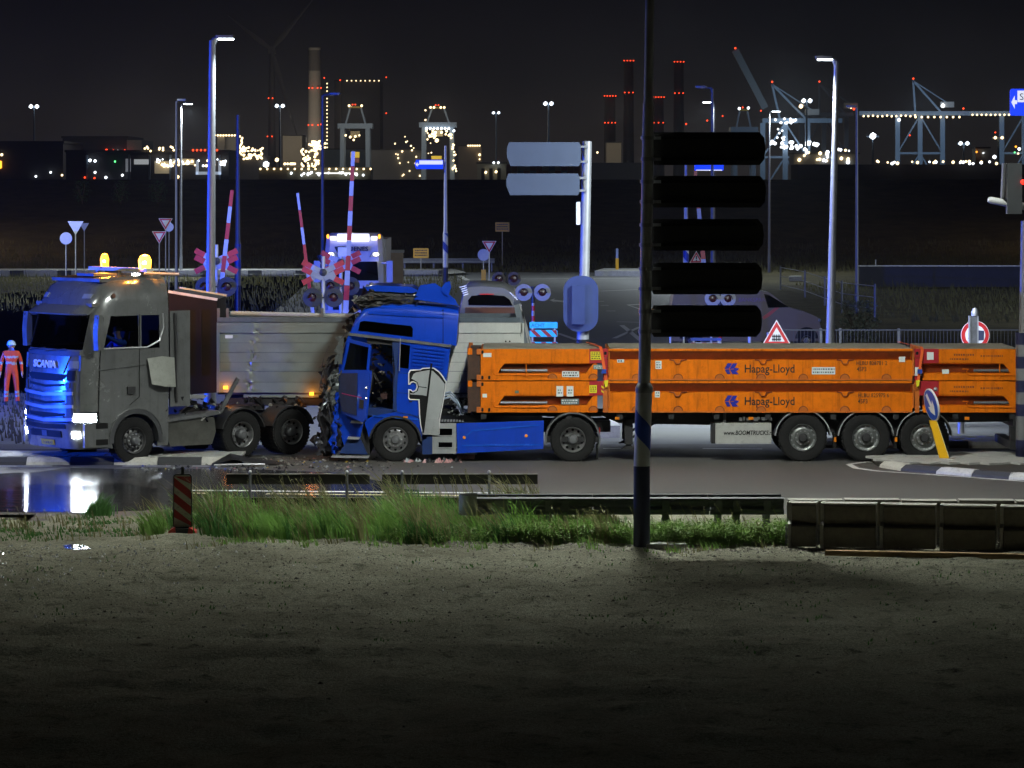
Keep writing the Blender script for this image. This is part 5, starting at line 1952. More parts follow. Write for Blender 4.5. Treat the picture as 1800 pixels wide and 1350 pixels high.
# inner cab: floor, back wall, dashboard, seats, headliner
MB().box(-0.85, 1.1, -1.18, 1.18, 1.45, 1.55).build('cab_floor', GREYD, gt)
MB().box(-0.84, -0.70, -1.16, 1.16, 1.55, 3.9).build('bunk_wall', INTER, gt)
MB().prism([(0.85, 2.40), (1.30, 2.38), (1.32, 2.05), (0.90, 1.9)], -1.12, 1.12, 'xz', 0.04).build('dashboard', GREYD, gt)
MB().box(-0.8, 1.05, -1.15, 1.15, 3.42, 3.50).build('headliner', INTER, gt)
for y_ in (0.35, -0.85):
    b = MB()
    b.box(-0.15, 0.38, y_, y_ + 0.5, 1.95, 2.10, 0.04)
    b.prism([(-0.15, 2.05), (-0.02, 2.05), (-0.12, 2.85), (-0.24, 2.85)], y_, y_ + 0.5, 'xz', 0.04)
    b.build('seat', SEAT, gt)
b = MB()
M = Matrix.Translation((0.72, 0.6, 2.42)) @ Matrix.Rotation(R(35), 4, 'Y')
for k in range(20):
    a, c = 2 * pi * k / 20, 2 * pi * (k + 1) / 20
    b.tube(M @ Vector((.22 * cos(a), .22 * sin(a), 0)), M @ Vector((.22 * cos(c), .22 * sin(c), 0)), 0.016, n=6)
b.build('steering_wheel', BLACKPL, gt)


def fstrip(name, y0, y1, z0, z1, off, m, parent=gt, n_=12, dz=0.0, th=0.03, smooth=40, taper=0.0):
    """A panel lying on the curved front of the cab, off metres proud of it. dz: sag of the middle (V shape)."""
    b = MB()
    lp = []
    for i in range(n_ + 1):
        y = y0 + (y1 - y0) * i / n_
        s = dz * (1 - abs(y) / max(abs(y0), abs(y1)))
        yl = y * (1 - taper)
        xa, xb = front_x(yl, z0 - s) + off, front_x(y, z1 - s) + off
        lp.append([(xa - th, yl, z0 - s), (xa, yl, z0 - s), (xb, y, z1 - s), (xb - th, y, z1 - s)])
    b.loft(lp, True, True)
    return b.build(name, m, parent, smooth)


# name panel, grille openings and bars
fstrip('name_panel', -0.84, 0.84, 1.98, 2.36, 0.030, GREYP, taper=0.20)
o = text('lettering', 'SCANIA', 0.21, WHITE, gt, (0, 0, 0), bold=0.008, ext=0.010, align='CENTER', sx=1.22)
o.matrix_local = Matrix.Translation((1.532, 0.0, 2.10)) @ Matrix.Rotation(R(90), 4, 'Z') @ Matrix.Rotation(R(87), 4, 'X') @ Matrix.Diagonal((1.22, 1, 1, 1))
fstrip('grille_opening', -0.98, 0.98, 0.92, 1.97, 0.006, BLACK)
for z_ in (1.50, 1.22, 0.94):
    fstrip('grille_bar', -0.98, 0.98, z_ + 0.03, z_ + 0.10, 0.050, mat('grille_bar_silver', (0.30, 0.30, 0.31), 0.35, 0.4), dz=0.05, th=0.06)
    fstrip('bar_chrome', -0.72, 0.72, z_ + 0.10, z_ + 0.125, 0.055, CHROME, dz=0.05, th=0.03)
for s in (-1, 1):
    fstrip('grille_side', s * 0.80, s * 0.98, 0.95, 1.80, 0.026, GREYD)
    fstrip('grille_mesh', s * 0.80, s * 1.00, 1.84, 2.06, 0.022, BLACK)
    fstrip('high_beam', s * 0.86, s * 1.06, 2.10, 2.26, 0.026, mat('lamp_glass', (0.45, 0.5, 0.55), 0.1, 0.6))
fstrip('badge', 0.80, 0.90, 1.68, 1.80, 0.046, CHROME)
for z_ in (1.72, 1.36, 1.08):
    fstrip('grille_slat', -0.72, 0.72, z_, z_ + 0.05, 0.012, BLACK, dz=0.05)
# bumper
fstrip('bumper', -1.20, 1.20, 0.36, 0.90, 0.05, GREYP, th=0.10, n_=18)
fstrip('bumper_slot', -0.62, 0.62, 0.60, 0.74, 0.056, BLACK)
fstrip('bumper_slot', -0.80, 0.80, 0.80, 0.90, 0.058, BLACK, dz=0.03)
fstrip('tow_cover', -0.10, 0.10, 0.61, 0.73, 0.066, GREYD)
pl = fstrip('number_plate', -0.20, 0.32, 0.42, 0.535, 0.062, mat('plate_yellow', (0.78, 0.45, 0.01), 0.4), th=0.01)
o = text('lettering', '71-BND-3', 0.105, PRINT, pl, (0, 0, 0), bold=0.001, ext=0.001, align='CENTER')
o.matrix_local = Matrix.Translation((front_x(0.06, .47) + 0.066, 0.06, 0.445)) @ Matrix.Rotation(R(90), 4, 'Z') @ Matrix.Rotation(R(90), 4, 'X') @ Matrix.Diagonal((0.9, 1, 1, 1))
# headlights and fog lights
for s in (-1, 1):
    fstrip('headlight_housing', s * 0.98, s * 1.235, 0.90, 1.16, 0.018, BLACK, n_=8)
    fstrip('headlight', s * 1.00, s * 1.225, 0.95, 1.12, 0.034, em('headlight_glow', (0.85, 0.94, 1.0), 160.0, True), n_=8, th=0.02)
    fstrip('fog_light', s * 0.96, s * 1.10, 0.60, 0.74, 0.062, em('foglight_glow', (0.88, 0.95, 1.0), 60.0, True), n_=5, th=0.02)
    p0 = ROOT + Matrix.Rotation(HEAD, 3, 'Z') @ Vector((1.56, s * 1.06, 1.02))
    lamp('headlight_beam', 'SPOT', p0, 350, (0.85, 0.94, 1.0), 0.06, p0 + fdir * 8 + Vector((0.6, -1.6, -1.1)), 95, 0.8)
# corner air deflectors
for s in (-1, 1):
    b = MB()
    b.loft([[(front_x(s * 1.10, z), s * 1.10, z), (front_x(s * 1.10, z) + 0.03, s * 1.12, z), (front_x(s * 1.2, z) + 0.04, s * 1.255, z), (front_x(s * 1.2, z) - 0.14, s * 1.27, z), (front_x(s * 1.2, z) - 0.14, s * 1.24, z)] for z in (1.18, 1.6, 2.0, 2.34)], True, True)
    b.build('corner_deflector', GREYP, gt, 40)
# wiper panel, sun visor, roof
fstrip('wiper_panel', -1.05, 1.05, 2.38, 2.47, 0.02, GREYD, dz=0.02)
b = MB()
for y0_, y1_ in ((-0.85, -0.1), (-0.05, 0.7)):
    b.tube((front_x(y0_, 2.45) + 0.05, y0_, 2.45), (front_x(y1_, 2.52) + 0.05, y1_, 2.52), 0.012, n=6)
b.build('wiper', BLACKPL, gt)
b = MB()
lp = []
for i in range(13):
    y = -1.16 + 2.32 * i / 12
    xa, xb = front_x(y, 3.40), front_x(y, 3.24)
    lp.append([(xa - 0.02, y, 3.44), (xa + 0.03, y, 3.45), (xb + 0.26, y, 3.28), (xb + 0.25, y, 3.25), (xb + 0.20, y, 3.26)])
b.loft(lp, True, True)
b.build('sun_visor', GREYP, gt, 40)
for s in (-0.78, 0.86):
    fstrip('roof_lamp', s - 0.11, s + 0.11, 3.60, 3.70, 0.02, mat('lamp_glass', (0.45, 0.5, 0.55), 0.1, 0.6), n_=4)
MB().prism([(0.75, 4.02), (0.2, 4.06), (-0.75, 4.10), (-0.86, 4.06), (-0.86, 3.9), (0.75, 3.95)], -0.98, 0.98, 'xz', 0.04).build('roof_hatch', GREYP, gt)
MB().box(-0.1, 0.5, -0.35, 0.35, 4.06, 4.12, 0.02).build('roof_vent', GREYD, gt)
# near side details: door seams, handle, mouldings, arch, steps, mirror
for s in (-1, 1):
    y = s * 1.256
    b = MB()
    for pts in (((0.90, 2.36), (0.95, 1.1)), ((-0.10, 3.25), (-0.10, 1.45)), ((-0.10, 1.45), (0.15, 1.28)), ((0.90, 2.36), (0.82, 3.2))):
        b.bar((pts[0][0], y, pts[0][1]), (pts[1][0], y, pts[1][1]), 0.012, 0.008)
    b.build('door_seam', BLACK, gt)
    b = MB()
    b.bar((0.98, y, 2.06), (-0.70, y, 2.19), 0.03, 0.02)
    b.build('body_crease', GREYP, gt)
    MB().box(0.02, 0.22, min(y, y + s * .03), max(y, y + s * .03), 1.52, 1.68, 0.01).build('door_handle', BLACKPL, gt)
    b = MB()
    ol = [(1.02, 2.52), (-0.30, 2.52), (-0.62, 2.66), (-0.72, 2.95), (-0.70, 3.25)]
    b.ringtube([(x, y, z) for x, z in ol], 0.022, 6)
    b.build('window_moulding', STEEL, gt)
    b = MB()
    b.prism(arc(0, 0.52, 0.68, R(-5), R(185), 18) + arc(0, 0.52, 0.575, R(-5), R(185), 18)[::-1], s * 0.75, s * 1.29, 'xz')
    b.build('wheel_arch', GREYD, gt, 40)
    b = MB()
    b.prism(arc(0, 0.52, 0.70, R(8), R(172), 18) + arc(0, 0.52, 0.675, R(8), R(172), 18)[::-1], s * 1.20, s * 1.305, 'xz')
    b.build('arch_lip', GREYP, gt, 40)
    MB().box(0.62, 1.30, min(s * 1.2, s * 1.275), max(s * 1.2, s * 1.275), 0.40, 0.92, 0.03).build('step_panel', GREYP, gt)
    for z_ in (0.45, 0.80):
        MB().box(0.72, 1.02, min(s * 1.22, s * 1.285), max(s * 1.22, s * 1.285), z_, z_ + 0.12, 0.01).build('step_well', BLACK, gt)
    b = MB()
    b.tube((0.98, s * 1.22, 3.22), (1.12, s * 1.52, 3.20), 0.03)
    b.tube((1.0, s * 1.22, 2.58), (1.12, s * 1.50, 2.62), 0.03)
    mr = b.build('mirror_arm', GREYD, gt)
    MB().prism([(1.00, 2.52), (1.14, 2.50), (1.16, 2.9), (1.12, 3.26), (1.02, 3.26)], s * 1.38, s * 1.56, 'xz', 0.04).build('mirror_housing', GREYP, mr)
# dark matt side window surround on the near side, front quarter
# roof side panel crease and bolt
MB().lathe([(0.05, 0.0), (0.045, 0.02), (0.001, 0.022)], (0.55, 1.235, 3.66), n=12).build('roof_cap', mat('cap_brown', (0.12, 0.05, 0.03), 0.5), gt)
# rear fairing behind the cab and the torn loose panel hanging on it
MB().box(-1.42, -0.90, 1.20, 1.25, 1.20, 3.30, 0.02).build('side_fairing', GREYP, gt)
MB().box(-1.42, -0.90, -1.25, -1.20, 1.20, 3.30, 0.02).build('side_fairing', GREYP, gt)
b = MB()
b.loft([[(-0.28, 1.30, 2.28), (-0.62, 1.36, 2.32), (-0.95, 1.34, 2.28)], [(-0.36, 1.36, 1.72), (-0.62, 1.44, 1.66), (-0.95, 1.40, 1.64)]], False, False)
b.loft([[(-0.28, 1.29, 2.28), (-0.62, 1.35, 2.32), (-0.95, 1.33, 2.28)], [(-0.36, 1.35, 1.72), (-0.62, 1.43, 1.66), (-0.95, 1.39, 1.64)]], False, False)
b.build('loose_panel', mat('loose_panel_pale', (0.26, 0.27, 0.24), 0.45, 0.1, 0.1, 4, dirt=0.3), gt, 40)
b = MB()
b.ringtube([(-1.0, 1.29, 3.25), (-1.03, 1.30, 2.4), (-1.0, 1.30, 1.9), (-1.05, 1.28, 1.3)], 0.03, 8)
b.build('exhaust_pipe', BLACKPL, gt)
# warning light bar across the roof with two beacons
b = MB()
b.box(-0.48, -0.30, -1.15, 1.22, 4.16, 4.24, 0.02)
for y_ in (-0.9, 0.0, 0.9):
    b.box(-0.42, -0.36, y_ - 0.03, y_ + 0.03, 4.02, 4.17)
b.build('light_bar', mat('light_bar_pale', (0.6, 0.58, 0.5), 0.3, 0.2), gt)
b = MB()
b.tube((-0.55, 0.60, 4.12), (-1.45, 0.75, 4.08), 0.035)
b.build('roof_rail', STEEL, gt)
RZ = Matrix.Rotation(HEAD, 3, 'Z')
for y_, s_ in ((1.02, 1.0), (-0.62, 0.7)):
    bc = MB().lathe([(0.10, -0.03), (0.10, -0.005), (0.07, 0.0)], (-0.39, y_, 4.24), 'z', 14, cap=True).build('beacon_base', BLACKPL, gt)
    MB().lathe([(0.13 * s_, -0.02), (0.145 * s_, 0.17), (0.10 * s_, 0.27), (0.001, 0.30)], (-0.39, y_, 4.24), 'z', 14).build('beacon_lens', em('beacon_glow' + ('' if s_ > .9 else '_dim'), (1.0, 0.38, 0.03), 9.0 if s_ > .9 else 3.0), bc)
    MB().ball((-0.39 + .06, y_ + .08, 4.36), 0.055 * s_ * s_, 10, 6).build('beacon_bulb', em('bulb_glow', (1.0, 0.75, 0.35), 60.0), bc)
    lamp('beacon_light', 'POINT', ROOT + RZ @ Vector((-0.39, y_, 4.52)), 620 * s_ ** 4, (1.0, 0.34, 0.03), 0.1)
# chassis, wheels, fenders
wheel(gt, (0.0, 1.21, 0.5), 0.515, 0.32, 'steel', 1)
wheel(gt, (0.0, -1.21, 0.5), 0.515, 0.32, 'steel', -1)
for x_ in (-2.84, -4.19):
    wheel(gt, (x_, 1.22, 0.5), 0.51, 0.30, 'drive', 1, dual=True)
    wheel(gt, (x_, -1.22, 0.5), 0.51, 0.30, 'drive', -1, dual=True)
    for s in (-1, 1):
        fender(gt, x_, 0.5, 0.57, min(s * .66, s * 1.26), max(s * .66, s * 1.26), BLACKPL, R(15), R(165), 0.03)
b = MB()
for y_ in (-0.43, 0.35):
    b.box(-5.0, 0.8, y_, y_ + 0.08, 0.62, 0.90)
for x_ in (-1.2, -2.2, -3.5, -4.8):
    b.box(x_ - .06, x_ + .06, -0.4, 0.4, 0.66, 0.84)
b.build('frame', CHASSIS, gt)
b = MB()
b.prism([(-2.05, 0.32), (-0.95, 0.32), (-0.80, 0.72), (-0.85, 0.95), (-2.1, 0.92), (-2.15, 0.6)], 0.55, 1.18, 'xz', 0.05)
b.build('fuel_tank', mat('tank_dull', (0.09, 0.09, 0.08), 0.5, 0.4, 0.25, 4, dirt=0.4), gt)
b = MB()
b.prism([(-2.25, 0.98), (-0.80, 0.86), (-0.80, 0.93), (-2.25, 1.06)], 0.75, 1.24, 'xz', 0.01)
b.bar((-2.25, 1.2, 1.03), (-2.72, 1.2, 1.75), 0.05, 0.09)
b.build('bent_side_rail', DARKSTEEL, gt)
MB().box(-3.9, -2.9, -0.55, 0.55, 0.98, 1.08, 0.02).build('fifth_wheel', CHASSIS, gt)
MB().prism([(-1.3, 1.35), (-1.9, 1.33), (-2.0, 1.40), (-1.35, 1.43)], 0.6, 1.1, 'xz', 0.01).build('catwalk', STEEL, gt)
for nm, nn, sd, mm, rg in (('torn_underside', 30, 91, CRUSHK, (0.04, 0.14)), ('torn_trim', 16, 92, CRUSHG, (0.03, 0.10))):
    shards(nm, nn, [(-2.4, 0.75), (-0.75, 0.95), (-0.8, 1.5), (-2.2, 1.3)], rg[0], rg[1], 0.7, 1.25, mm, sd, gt, 0.0)
shards('torn_underside', 34, [(-4.9, 0.95), (-2.3, 1.0), (-2.3, 1.22), (-4.9, 1.25)], 0.05, 0.17, 0.2, 1.25, CRUSHK, 94, gt, 0.0)
shards('torn_trim', 8, [(-4.9, 0.9), (-2.3, 0.95), (-2.3, 1.2), (-4.9, 1.2)], 0.03, 0.09, 0.6, 1.25, CRUSHG, 95, gt, 0.0)
shards('torn_underside', 24, [(-5.3, 0.5), (-4.6, 0.4), (-4.6, 1.1), (-5.3, 1.1)], 0.06, 0.18, -1.0, 1.2, CRUSHK, 93, gt, 0.0)

# ------------------------------------------------------------------ people
def person_mesh(name, J, Rr, edges, zones, root_key, sub=2):
    """One continuous body: joints J, radii Rr, bones; zones(face centre) picks the material slot."""
    keys = list(J)
    me = bpy.data.meshes.new(name)
    me.from_pydata([J[k] for k in keys], [(keys.index(a), keys.index(c)) for a, c in edges], [])
    o = bpy.data.objects.new(name, me)
    COL.objects.link(o)
    md = o.modifiers.new('skin', 'SKIN')
    md.use_smooth_shade = True
    sv = me.skin_vertices[0].data
    for i, k in enumerate(keys):
        r = Rr[k]
        sv[i].radius = r if isinstance(r, tuple) else (r, r)
        sv[i].use_root = (k == root_key)
    o.modifiers.new('sub', 'SUBSURF').levels = sub
    dg = bpy.context.evaluated_depsgraph_get()
    m2 = bpy.data.meshes.new_from_object(o.evaluated_get(dg))
    COL.objects.unlink(o)
    bpy.data.objects.remove(o)
    m2.name = name
    m2.materials.clear()
    for m in zones[0]:
        m2.materials.append(m)
    for p in m2.polygons:
        p.material_index = zones[1](p.center)
        p.use_smooth = True
    return m2


SKIN = mat('skin', (0.42, 0.24, 0.17), 0.55, 0, 0.08, 12)
HIVIS = mat('hi_vis_orange', (0.60, 0.055, 0.008), 0.7, 0, 0.15, 6)
TAPE = mat('reflective_tape', (0.30, 0.32, 0.34), 0.35, 0.2, 0.05, 6)
BOOT = mat('boot_black', (0.02, 0.018, 0.016), 0.6)


def hand_chain(J, Rr, E, w, side, down=(0, 0, -1), out_=(1, 0, 0)):
    """Palm with four fingers and a thumb below the wrist joint w."""
    d, o_ = Vector(down), Vector(out_)
    f_ = Vector((0, -1, 0))
    p = Vector(J[w])
    J[w + 'palm'] = tuple(p + d * 0.07)
    Rr[w + 'palm'] = (0.020, 0.040)
    E.append((w, w + 'palm'))
    for i, (off, ln) in enumerate(((-0.032, 0.07), (-0.011, 0.08), (0.011, 0.075), (0.030, 0.06))):
        a, c = w + 'f%da' % i, w + 'f%db' % i
        J[a] = tuple(p + d * (0.10 + ln * .5) + f_ * off + o_ * -0.006)
        J[c] = tuple(p + d * (0.10 + ln) + f_ * off + o_ * -0.022)
        Rr[a] = Rr[c] = 0.0095
        E += [(w + 'palm', a), (a, c)]
    J[w + 'ta'] = tuple(p + d * 0.055 + f_ * 0.05)
    J[w + 'tb'] = tuple(p + d * 0.09 + f_ * 0.065)
    Rr[w + 'ta'] = Rr[w + 'tb'] = 0.011
    E += [(w + 'palm', w + 'ta'), (w + 'ta', w + 'tb')]


def worker():
    wp = G(20, 712)
    t = thing('person', 'person in an orange high visibility suit and pale helmet standing beyond the grey truck', 'person', (wp.x, wp.y, 0), R(8))
    J = {'pel': (0, 0, 0.98), 'wst': (0, 0.01, 1.12), 'chs': (0, 0.0, 1.33), 'nk': (0, 0.01, 1.50), 'hd': (0, -0.01, 1.60), 'top': (0, 0.0, 1.71),
         'shl': (-0.19, 0.01, 1.43), 'shr': (0.19, 0.01, 1.43), 'ell': (-0.28, 0.04, 1.15), 'elr': (0.27, 0.05, 1.16), 'wrl': (-0.30, -0.06, 0.93), 'wrr': (0.29, -0.05, 0.93),
         'hpl': (-0.10, 0, 0.92), 'hpr': (0.10, 0, 0.92), 'knl': (-0.13, -0.03, 0.50), 'knr': (0.14, -0.02, 0.50), 'anl': (-0.15, 0.02, 0.09), 'anr': (0.17, 0.02, 0.09),
         'tol': (-0.17, -0.17, 0.035), 'tor': (0.20, -0.17, 0.035)}
    Rr = {'pel': (0.155, 0.12), 'wst': (0.150, 0.115), 'chs': (0.17, 0.13), 'nk': 0.06, 'hd': (0.075, 0.088), 'top': (0.07, 0.08), 'shl': 0.075, 'shr': 0.075, 'ell': 0.055, 'elr': 0.055,
          'wrl': 0.034, 'wrr': 0.034, 'hpl': 0.10, 'hpr': 0.10, 'knl': 0.075, 'knr': 0.075, 'anl': 0.06, 'anr': 0.06, 'tol': 0.04, 'tor': 0.04}
    E = [('pel', 'wst'), ('wst', 'chs'), ('chs', 'nk'), ('nk', 'hd'), ('hd', 'top'), ('chs', 'shl'), ('chs', 'shr'), ('shl', 'ell'), ('shr', 'elr'), ('ell', 'wrl'), ('elr', 'wrr'),
         ('pel', 'hpl'), ('pel', 'hpr'), ('hpl', 'knl'), ('hpr', 'knr'), ('knl', 'anl'), ('knr', 'anr'), ('anl', 'tol'), ('anr', 'tor')]
    hand_chain(J, Rr, E, 'wrl', -1)
    hand_chain(J, Rr, E, 'wrr', 1, out_=(-1, 0, 0))

    def zone(c):
        x, y, z = c
        if z > 1.49 and abs(x) < 0.12:
            return 1
        if z < 0.93 and abs(x) > 0.235 and z > 0.6:
            return 1
        if z < 0.11:
            return 3
        if abs(z - 1.16) < 0.035 or abs(z - 1.33) < 0.028 and abs(x) < .2 or abs(z - 0.36) < 0.035 or abs(z - 0.26) < 0.03:
            return 2
        return 0
    put('body', person_mesh('body', J, Rr, E, ([HIVIS, SKIN, TAPE, BOOT], zone), 'pel', 3), None, t)
    # face and helmet
    b = MB()
    b.ball((-0.032, -0.088, 1.625), 0.011, 8, 5)
    b.ball((0.032, -0.088, 1.625), 0.011, 8, 5)
    b.build('eyes', BLACK, t)
    MB().prism([(-0.014, 1.575), (0.014, 1.575), (0.006, 1.615), (-0.006, 1.615)], -0.118, -0.085, 'xz', 0.004).build('nose', SKIN, t)
    b = MB()
    b.ball((-0.082, 0, 1.61), (0.012, 0.02, 0.03), 8, 5)
    b.ball((0.082, 0, 1.61), (0.012, 0.02, 0.03), 8, 5)
    b.build('ears', SKIN, t)
    MB().box(-0.025, 0.025, -0.100, -0.088, 1.552, 1.558).build('mouth', mat('lips', (0.25, 0.09, 0.08), 0.5), t)
    b = MB()
    b.lathe([(0.128, 0.0), (0.125, 0.012), (0.112, 0.02), (0.108, 0.06), (0.085, 0.105), (0.045, 0.128), (0.001, 0.133)], (0, 0.0, 1.655), 'z', 20)
    b.prism([(-0.08, -0.10), (0.08, -0.10), (0.05, -0.16), (-0.05, -0.16)], 1.655, 1.665, 'xy', 0.003)
    b.build('helmet', mat('helmet_pale_blue', (0.45, 0.60, 0.75), 0.35), t)


worker()


def driver():
    t = thing('person', 'person in a blue jacket at the wheel of the grey truck', 'person', ROOT, HEAD)
    B = lambda x, y, z: (x, y, z)
    J = {'pel': (0.05, 0.60, 2.12), 'wst': (0.0, 0.60, 2.30), 'chs': (0.0, 0.60, 2.52), 'nk': (0.03, 0.60, 2.70), 'hd': (0.06, 0.60, 2.82), 'top': (0.05, 0.60, 2.93),
         'shl': (0.0, 0.80, 2.62), 'shr': (0.0, 0.40, 2.62), 'ell': (0.22, 0.95, 2.62), 'elr': (0.24, 0.35, 2.40), 'wrl': (0.52, 0.88, 2.78), 'wrr': (0.56, 0.47, 2.46),
         'pml': (0.60, 0.84, 2.82), 'pmr': (0.64, 0.49, 2.48), 'knl': (0.50, 0.72, 2.12), 'knr': (0.50, 0.48, 2.12), 'anl': (0.62, 0.72, 1.68), 'anr': (0.62, 0.48, 1.68)}
    Rr = {'pel': (0.15, 0.13), 'wst': (0.14, 0.12), 'chs': (0.16, 0.13), 'nk': 0.06, 'hd': (0.085, 0.075), 'top': (0.08, 0.07), 'shl': 0.078, 'shr': 0.078, 'ell': 0.06, 'elr': 0.06,
          'wrl': 0.042, 'wrr': 0.042, 'pml': 0.035, 'pmr': 0.035, 'knl': 0.08, 'knr': 0.08, 'anl': 0.06, 'anr': 0.06}
    E = [('pel', 'wst'), ('wst', 'chs'), ('chs', 'nk'), ('nk', 'hd'), ('hd', 'top'), ('chs', 'shl'), ('chs', 'shr'), ('shl', 'ell'), ('shr', 'elr'), ('ell', 'wrl'), ('elr', 'wrr'), ('wrl', 'pml'), ('wrr', 'pmr'),
         ('pel', 'knl'), ('pel', 'knr'), ('knl', 'anl'), ('knr', 'anr')]
    for w_, sgn in (('pml', 1), ('pmr', -1)):
        p = Vector(J[w_])
        for i in range(4):
            J[w_ + str(i)] = tuple(p + Vector((0.05, (i - 1.5) * 0.02, 0.03)))
            J[w_ + str(i) + 'b'] = tuple(p + Vector((0.055, (i - 1.5) * 0.02, -0.012 * (i + 1) / 2)))
            Rr[w_ + str(i)] = Rr[w_ + str(i) + 'b'] = 0.010
            E += [(w_, w_ + str(i)), (w_ + str(i), w_ + str(i) + 'b')]
    JK = mat('jacket_blue', (0.02, 0.10, 0.65), 0.7, 0, 0.15, 6)

    def zone(c):
        x, y, z = c
        if z > 2.70 and abs(y - 0.6) < 0.13 and x < 0.3:
            return 1
        if x > 0.57 and z > 2.3:
            return 1
        if z < 2.2 and x > 0.25:
            return 2
        return 0
    put('body', person_mesh('body', J, Rr, E, ([JK, SKIN, mat('trousers_dark', (0.02, 0.022, 0.03), 0.8)], zone), 'pel'), None, t)
    b = MB()
    b.ball((0.045, 0.60, 2.905), (0.10, 0.088, 0.075), 12, 7)
    b.build('hair', mat('hair_brown', (0.04, 0.025, 0.015), 0.8), t)
    b = MB()
    b.ball((0.148, 0.63, 2.85), 0.010, 8, 5)
    b.ball((0.148, 0.57, 2.85), 0.010, 8, 5)
    b.build('eyes', BLACK, t)
    MB().prism([(0.14, 2.80), (0.175, 2.80), (0.15, 2.85)], 0.588, 0.612, 'xz').build('nose', SKIN, t)


driver()

# ------------------------------------------------------------------ silver tipper trailer
TY_ = 77.5
KS = F / TY_
hxp = lambda p: (p - 900) / KS
hzp = lambda q_: CAM_H - (q_ - HOR) / KS
TOX = hxp(650)
tt = thing('tipper_trailer', 'silver tipper trailer with a dark headboard and a dented side, behind both trucks', 'trailer', (TOX, TY_, 0))
v = lambda *pp: [(hxp(a) - TOX, hzp(b_)) for a, b_ in pp]
X = lambda p: hxp(p) - TOX
ALU = mat('tipper_aluminium', (0.175, 0.218, 0.222), 0.40, 0.2, 0.08, 2.0, 0.03, 8, dirt=0.2, dirtcol=(0.09, 0.125, 0.115))
ALUW = mat('tipper_white_panel', (0.55, 0.57, 0.54), 0.5, 0.0, 0.05, 2.5, dirt=0.15, streak=0.2, streakcol=(0.3, 0.31, 0.3))
RIMG = mat('tipper_rim_grey', (0.10, 0.13, 0.16), 0.5, 0.4, 0.15, 5, dirt=0.3)
HBD = mat('headboard_brown', (0.012, 0.007, 0.0045), 0.7, 0.0, 0.25, 3, spec=0.2)
# headboard with its top-edge highlight painted in as pale bars
b = MB()
b.prism(v((296, 513), (381, 527), (381, 690), (322, 694), (298, 640)), 0.0, 2.5, 'xz', 0.02)
b.build('headboard', HBD, tt)
b = MB()
(a0, a1), (c0, c1) = v((296, 512.5), (382, 526.5))
b.bar((a0, 0.0, a1), (c0, 0.0, c1), 0.04, 0.06)
b.build('headboard_cap', mat('cap_pale', (0.7, 0.72, 0.7), 0.35, 0.3), tt)
MB().bar((a0, 2.5, a1), (c0, 2.5, c1), 0.04, 0.06).build('headboard_cap', mat('cap_pale', (0.7, 0.72, 0.7), 0.35, 0.3), tt)
b = MB()
for p in (326, 352):
    b.box(X(p) - .03, X(p) + .03, -0.03, 0.0, hzp(660), hzp(545), 0.006)
b.build('headboard_rib', HBD, tt)


# near side panel: three pressed bands; a buckled crease towards the front
def side_grid(name, pa, pb, qa, qb, depth, m, buckle=None, ny=8, step=3.0):
    b = MB()
    nxx = int((pb - pa) / step)
    rows = []
    for j in range(ny + 1):
        q_ = qa + (qb - qa) * j / ny
        row = []
        for i in range(nxx + 1):
            p = pa + (pb - pa) * i / nxx
            d = depth
            if buckle:
                k = math.exp(-((p - buckle[0] + 0.12 * (q_ - 600)) / 7.0) ** 2)
                d += k * 0.08 * MN.noise(Vector((p * 0.25, q_ * 0.30, 2.0))) + 0.012 * MN.noise(Vector((p * 0.03, q_ * 0.05, 5.0)))
            row.append(b.bm.verts.new((X(p), d, hzp(q_))))
        rows.append(row)
    for j in range(ny):
        for i in range(nxx):
            b.bm.faces.new((rows[j][i], rows[j][i + 1], rows[j + 1][i + 1], rows[j + 1][i]))
    return b.build(name, m, tt, 50)


for pa, pb, m, bk in ((382, 700, ALU, (447,)), (702, 918, ALUW, None)):
    for qa, qb, dp in ((567, 585.5), (586, 652.5), (653, 672.5), (673, 690)) and ((567, 585.2, -0.03), (586, 602.4, 0.0), (603, 619.4, 0.004), (620, 636.4, 0.0), (637, 652.4, 0.004), (653, 671.5, -0.03), (672, 690, -0.02)):
        side_grid('side_panel', pa, pb, qa, qb, dp, m, bk, 10 if qb - qa > 30 else 5)
MB().box(X(382), X(918), 0.02, 0.08, hzp(690), hzp(566)).build('side_core', RIMG, tt)
MB().box(X(382), X(918), 2.42, 2.5, hzp(690), hzp(566)).build('far_side', mat('tipper_inside', (0.12, 0.09, 0.07), 0.7, 0.1, 0.3, 4, dirt=0.5), tt)
MB().box(X(382), X(918), 0.06, 2.44, hzp(694), hzp(686)).build('floor', RIMG, tt)
b = MB()
b.box(X(382), X(914), -0.05, 0.09, hzp(566), hzp(558), 0.01)
b.box(X(382), X(914), 2.40, 2.52, hzp(566), hzp(558), 0.01)
b.build('top_rail', RIMG, tt)
b = MB()
b.tube((X(404), 0.12, hzp(551)), (X(620), 0.12, hzp(556)), 0.055, n=10)
b.build('rolled_cover', mat('cover_roll_grey', (0.32, 0.34, 0.33), 0.5, 0.1, 0.15, 5, dirt=0.3), tt)
b = MB()
for p in (384, 400, 566):
    b.box(X(p) - .03, X(p) + .03, -0.03, 0.10, hzp(567), hzp(542), 0.006)
b.build('cover_bracket', DARKSTEEL, tt)
MB().box(X(916), X(921), -0.03, 0.10, hzp(690), hzp(568), 0.01).build('rear_post', ALUW, tt)
MB().box(X(381), X(386), -0.03, 0.08, hzp(690), hzp(566), 0.01).build('front_post', ALU, tt)
MB().box(X(396), X(409), -0.012, -0.003, hzp(594.5), hzp(589)).build('maker_plate', STICK, tt)
b = MB()
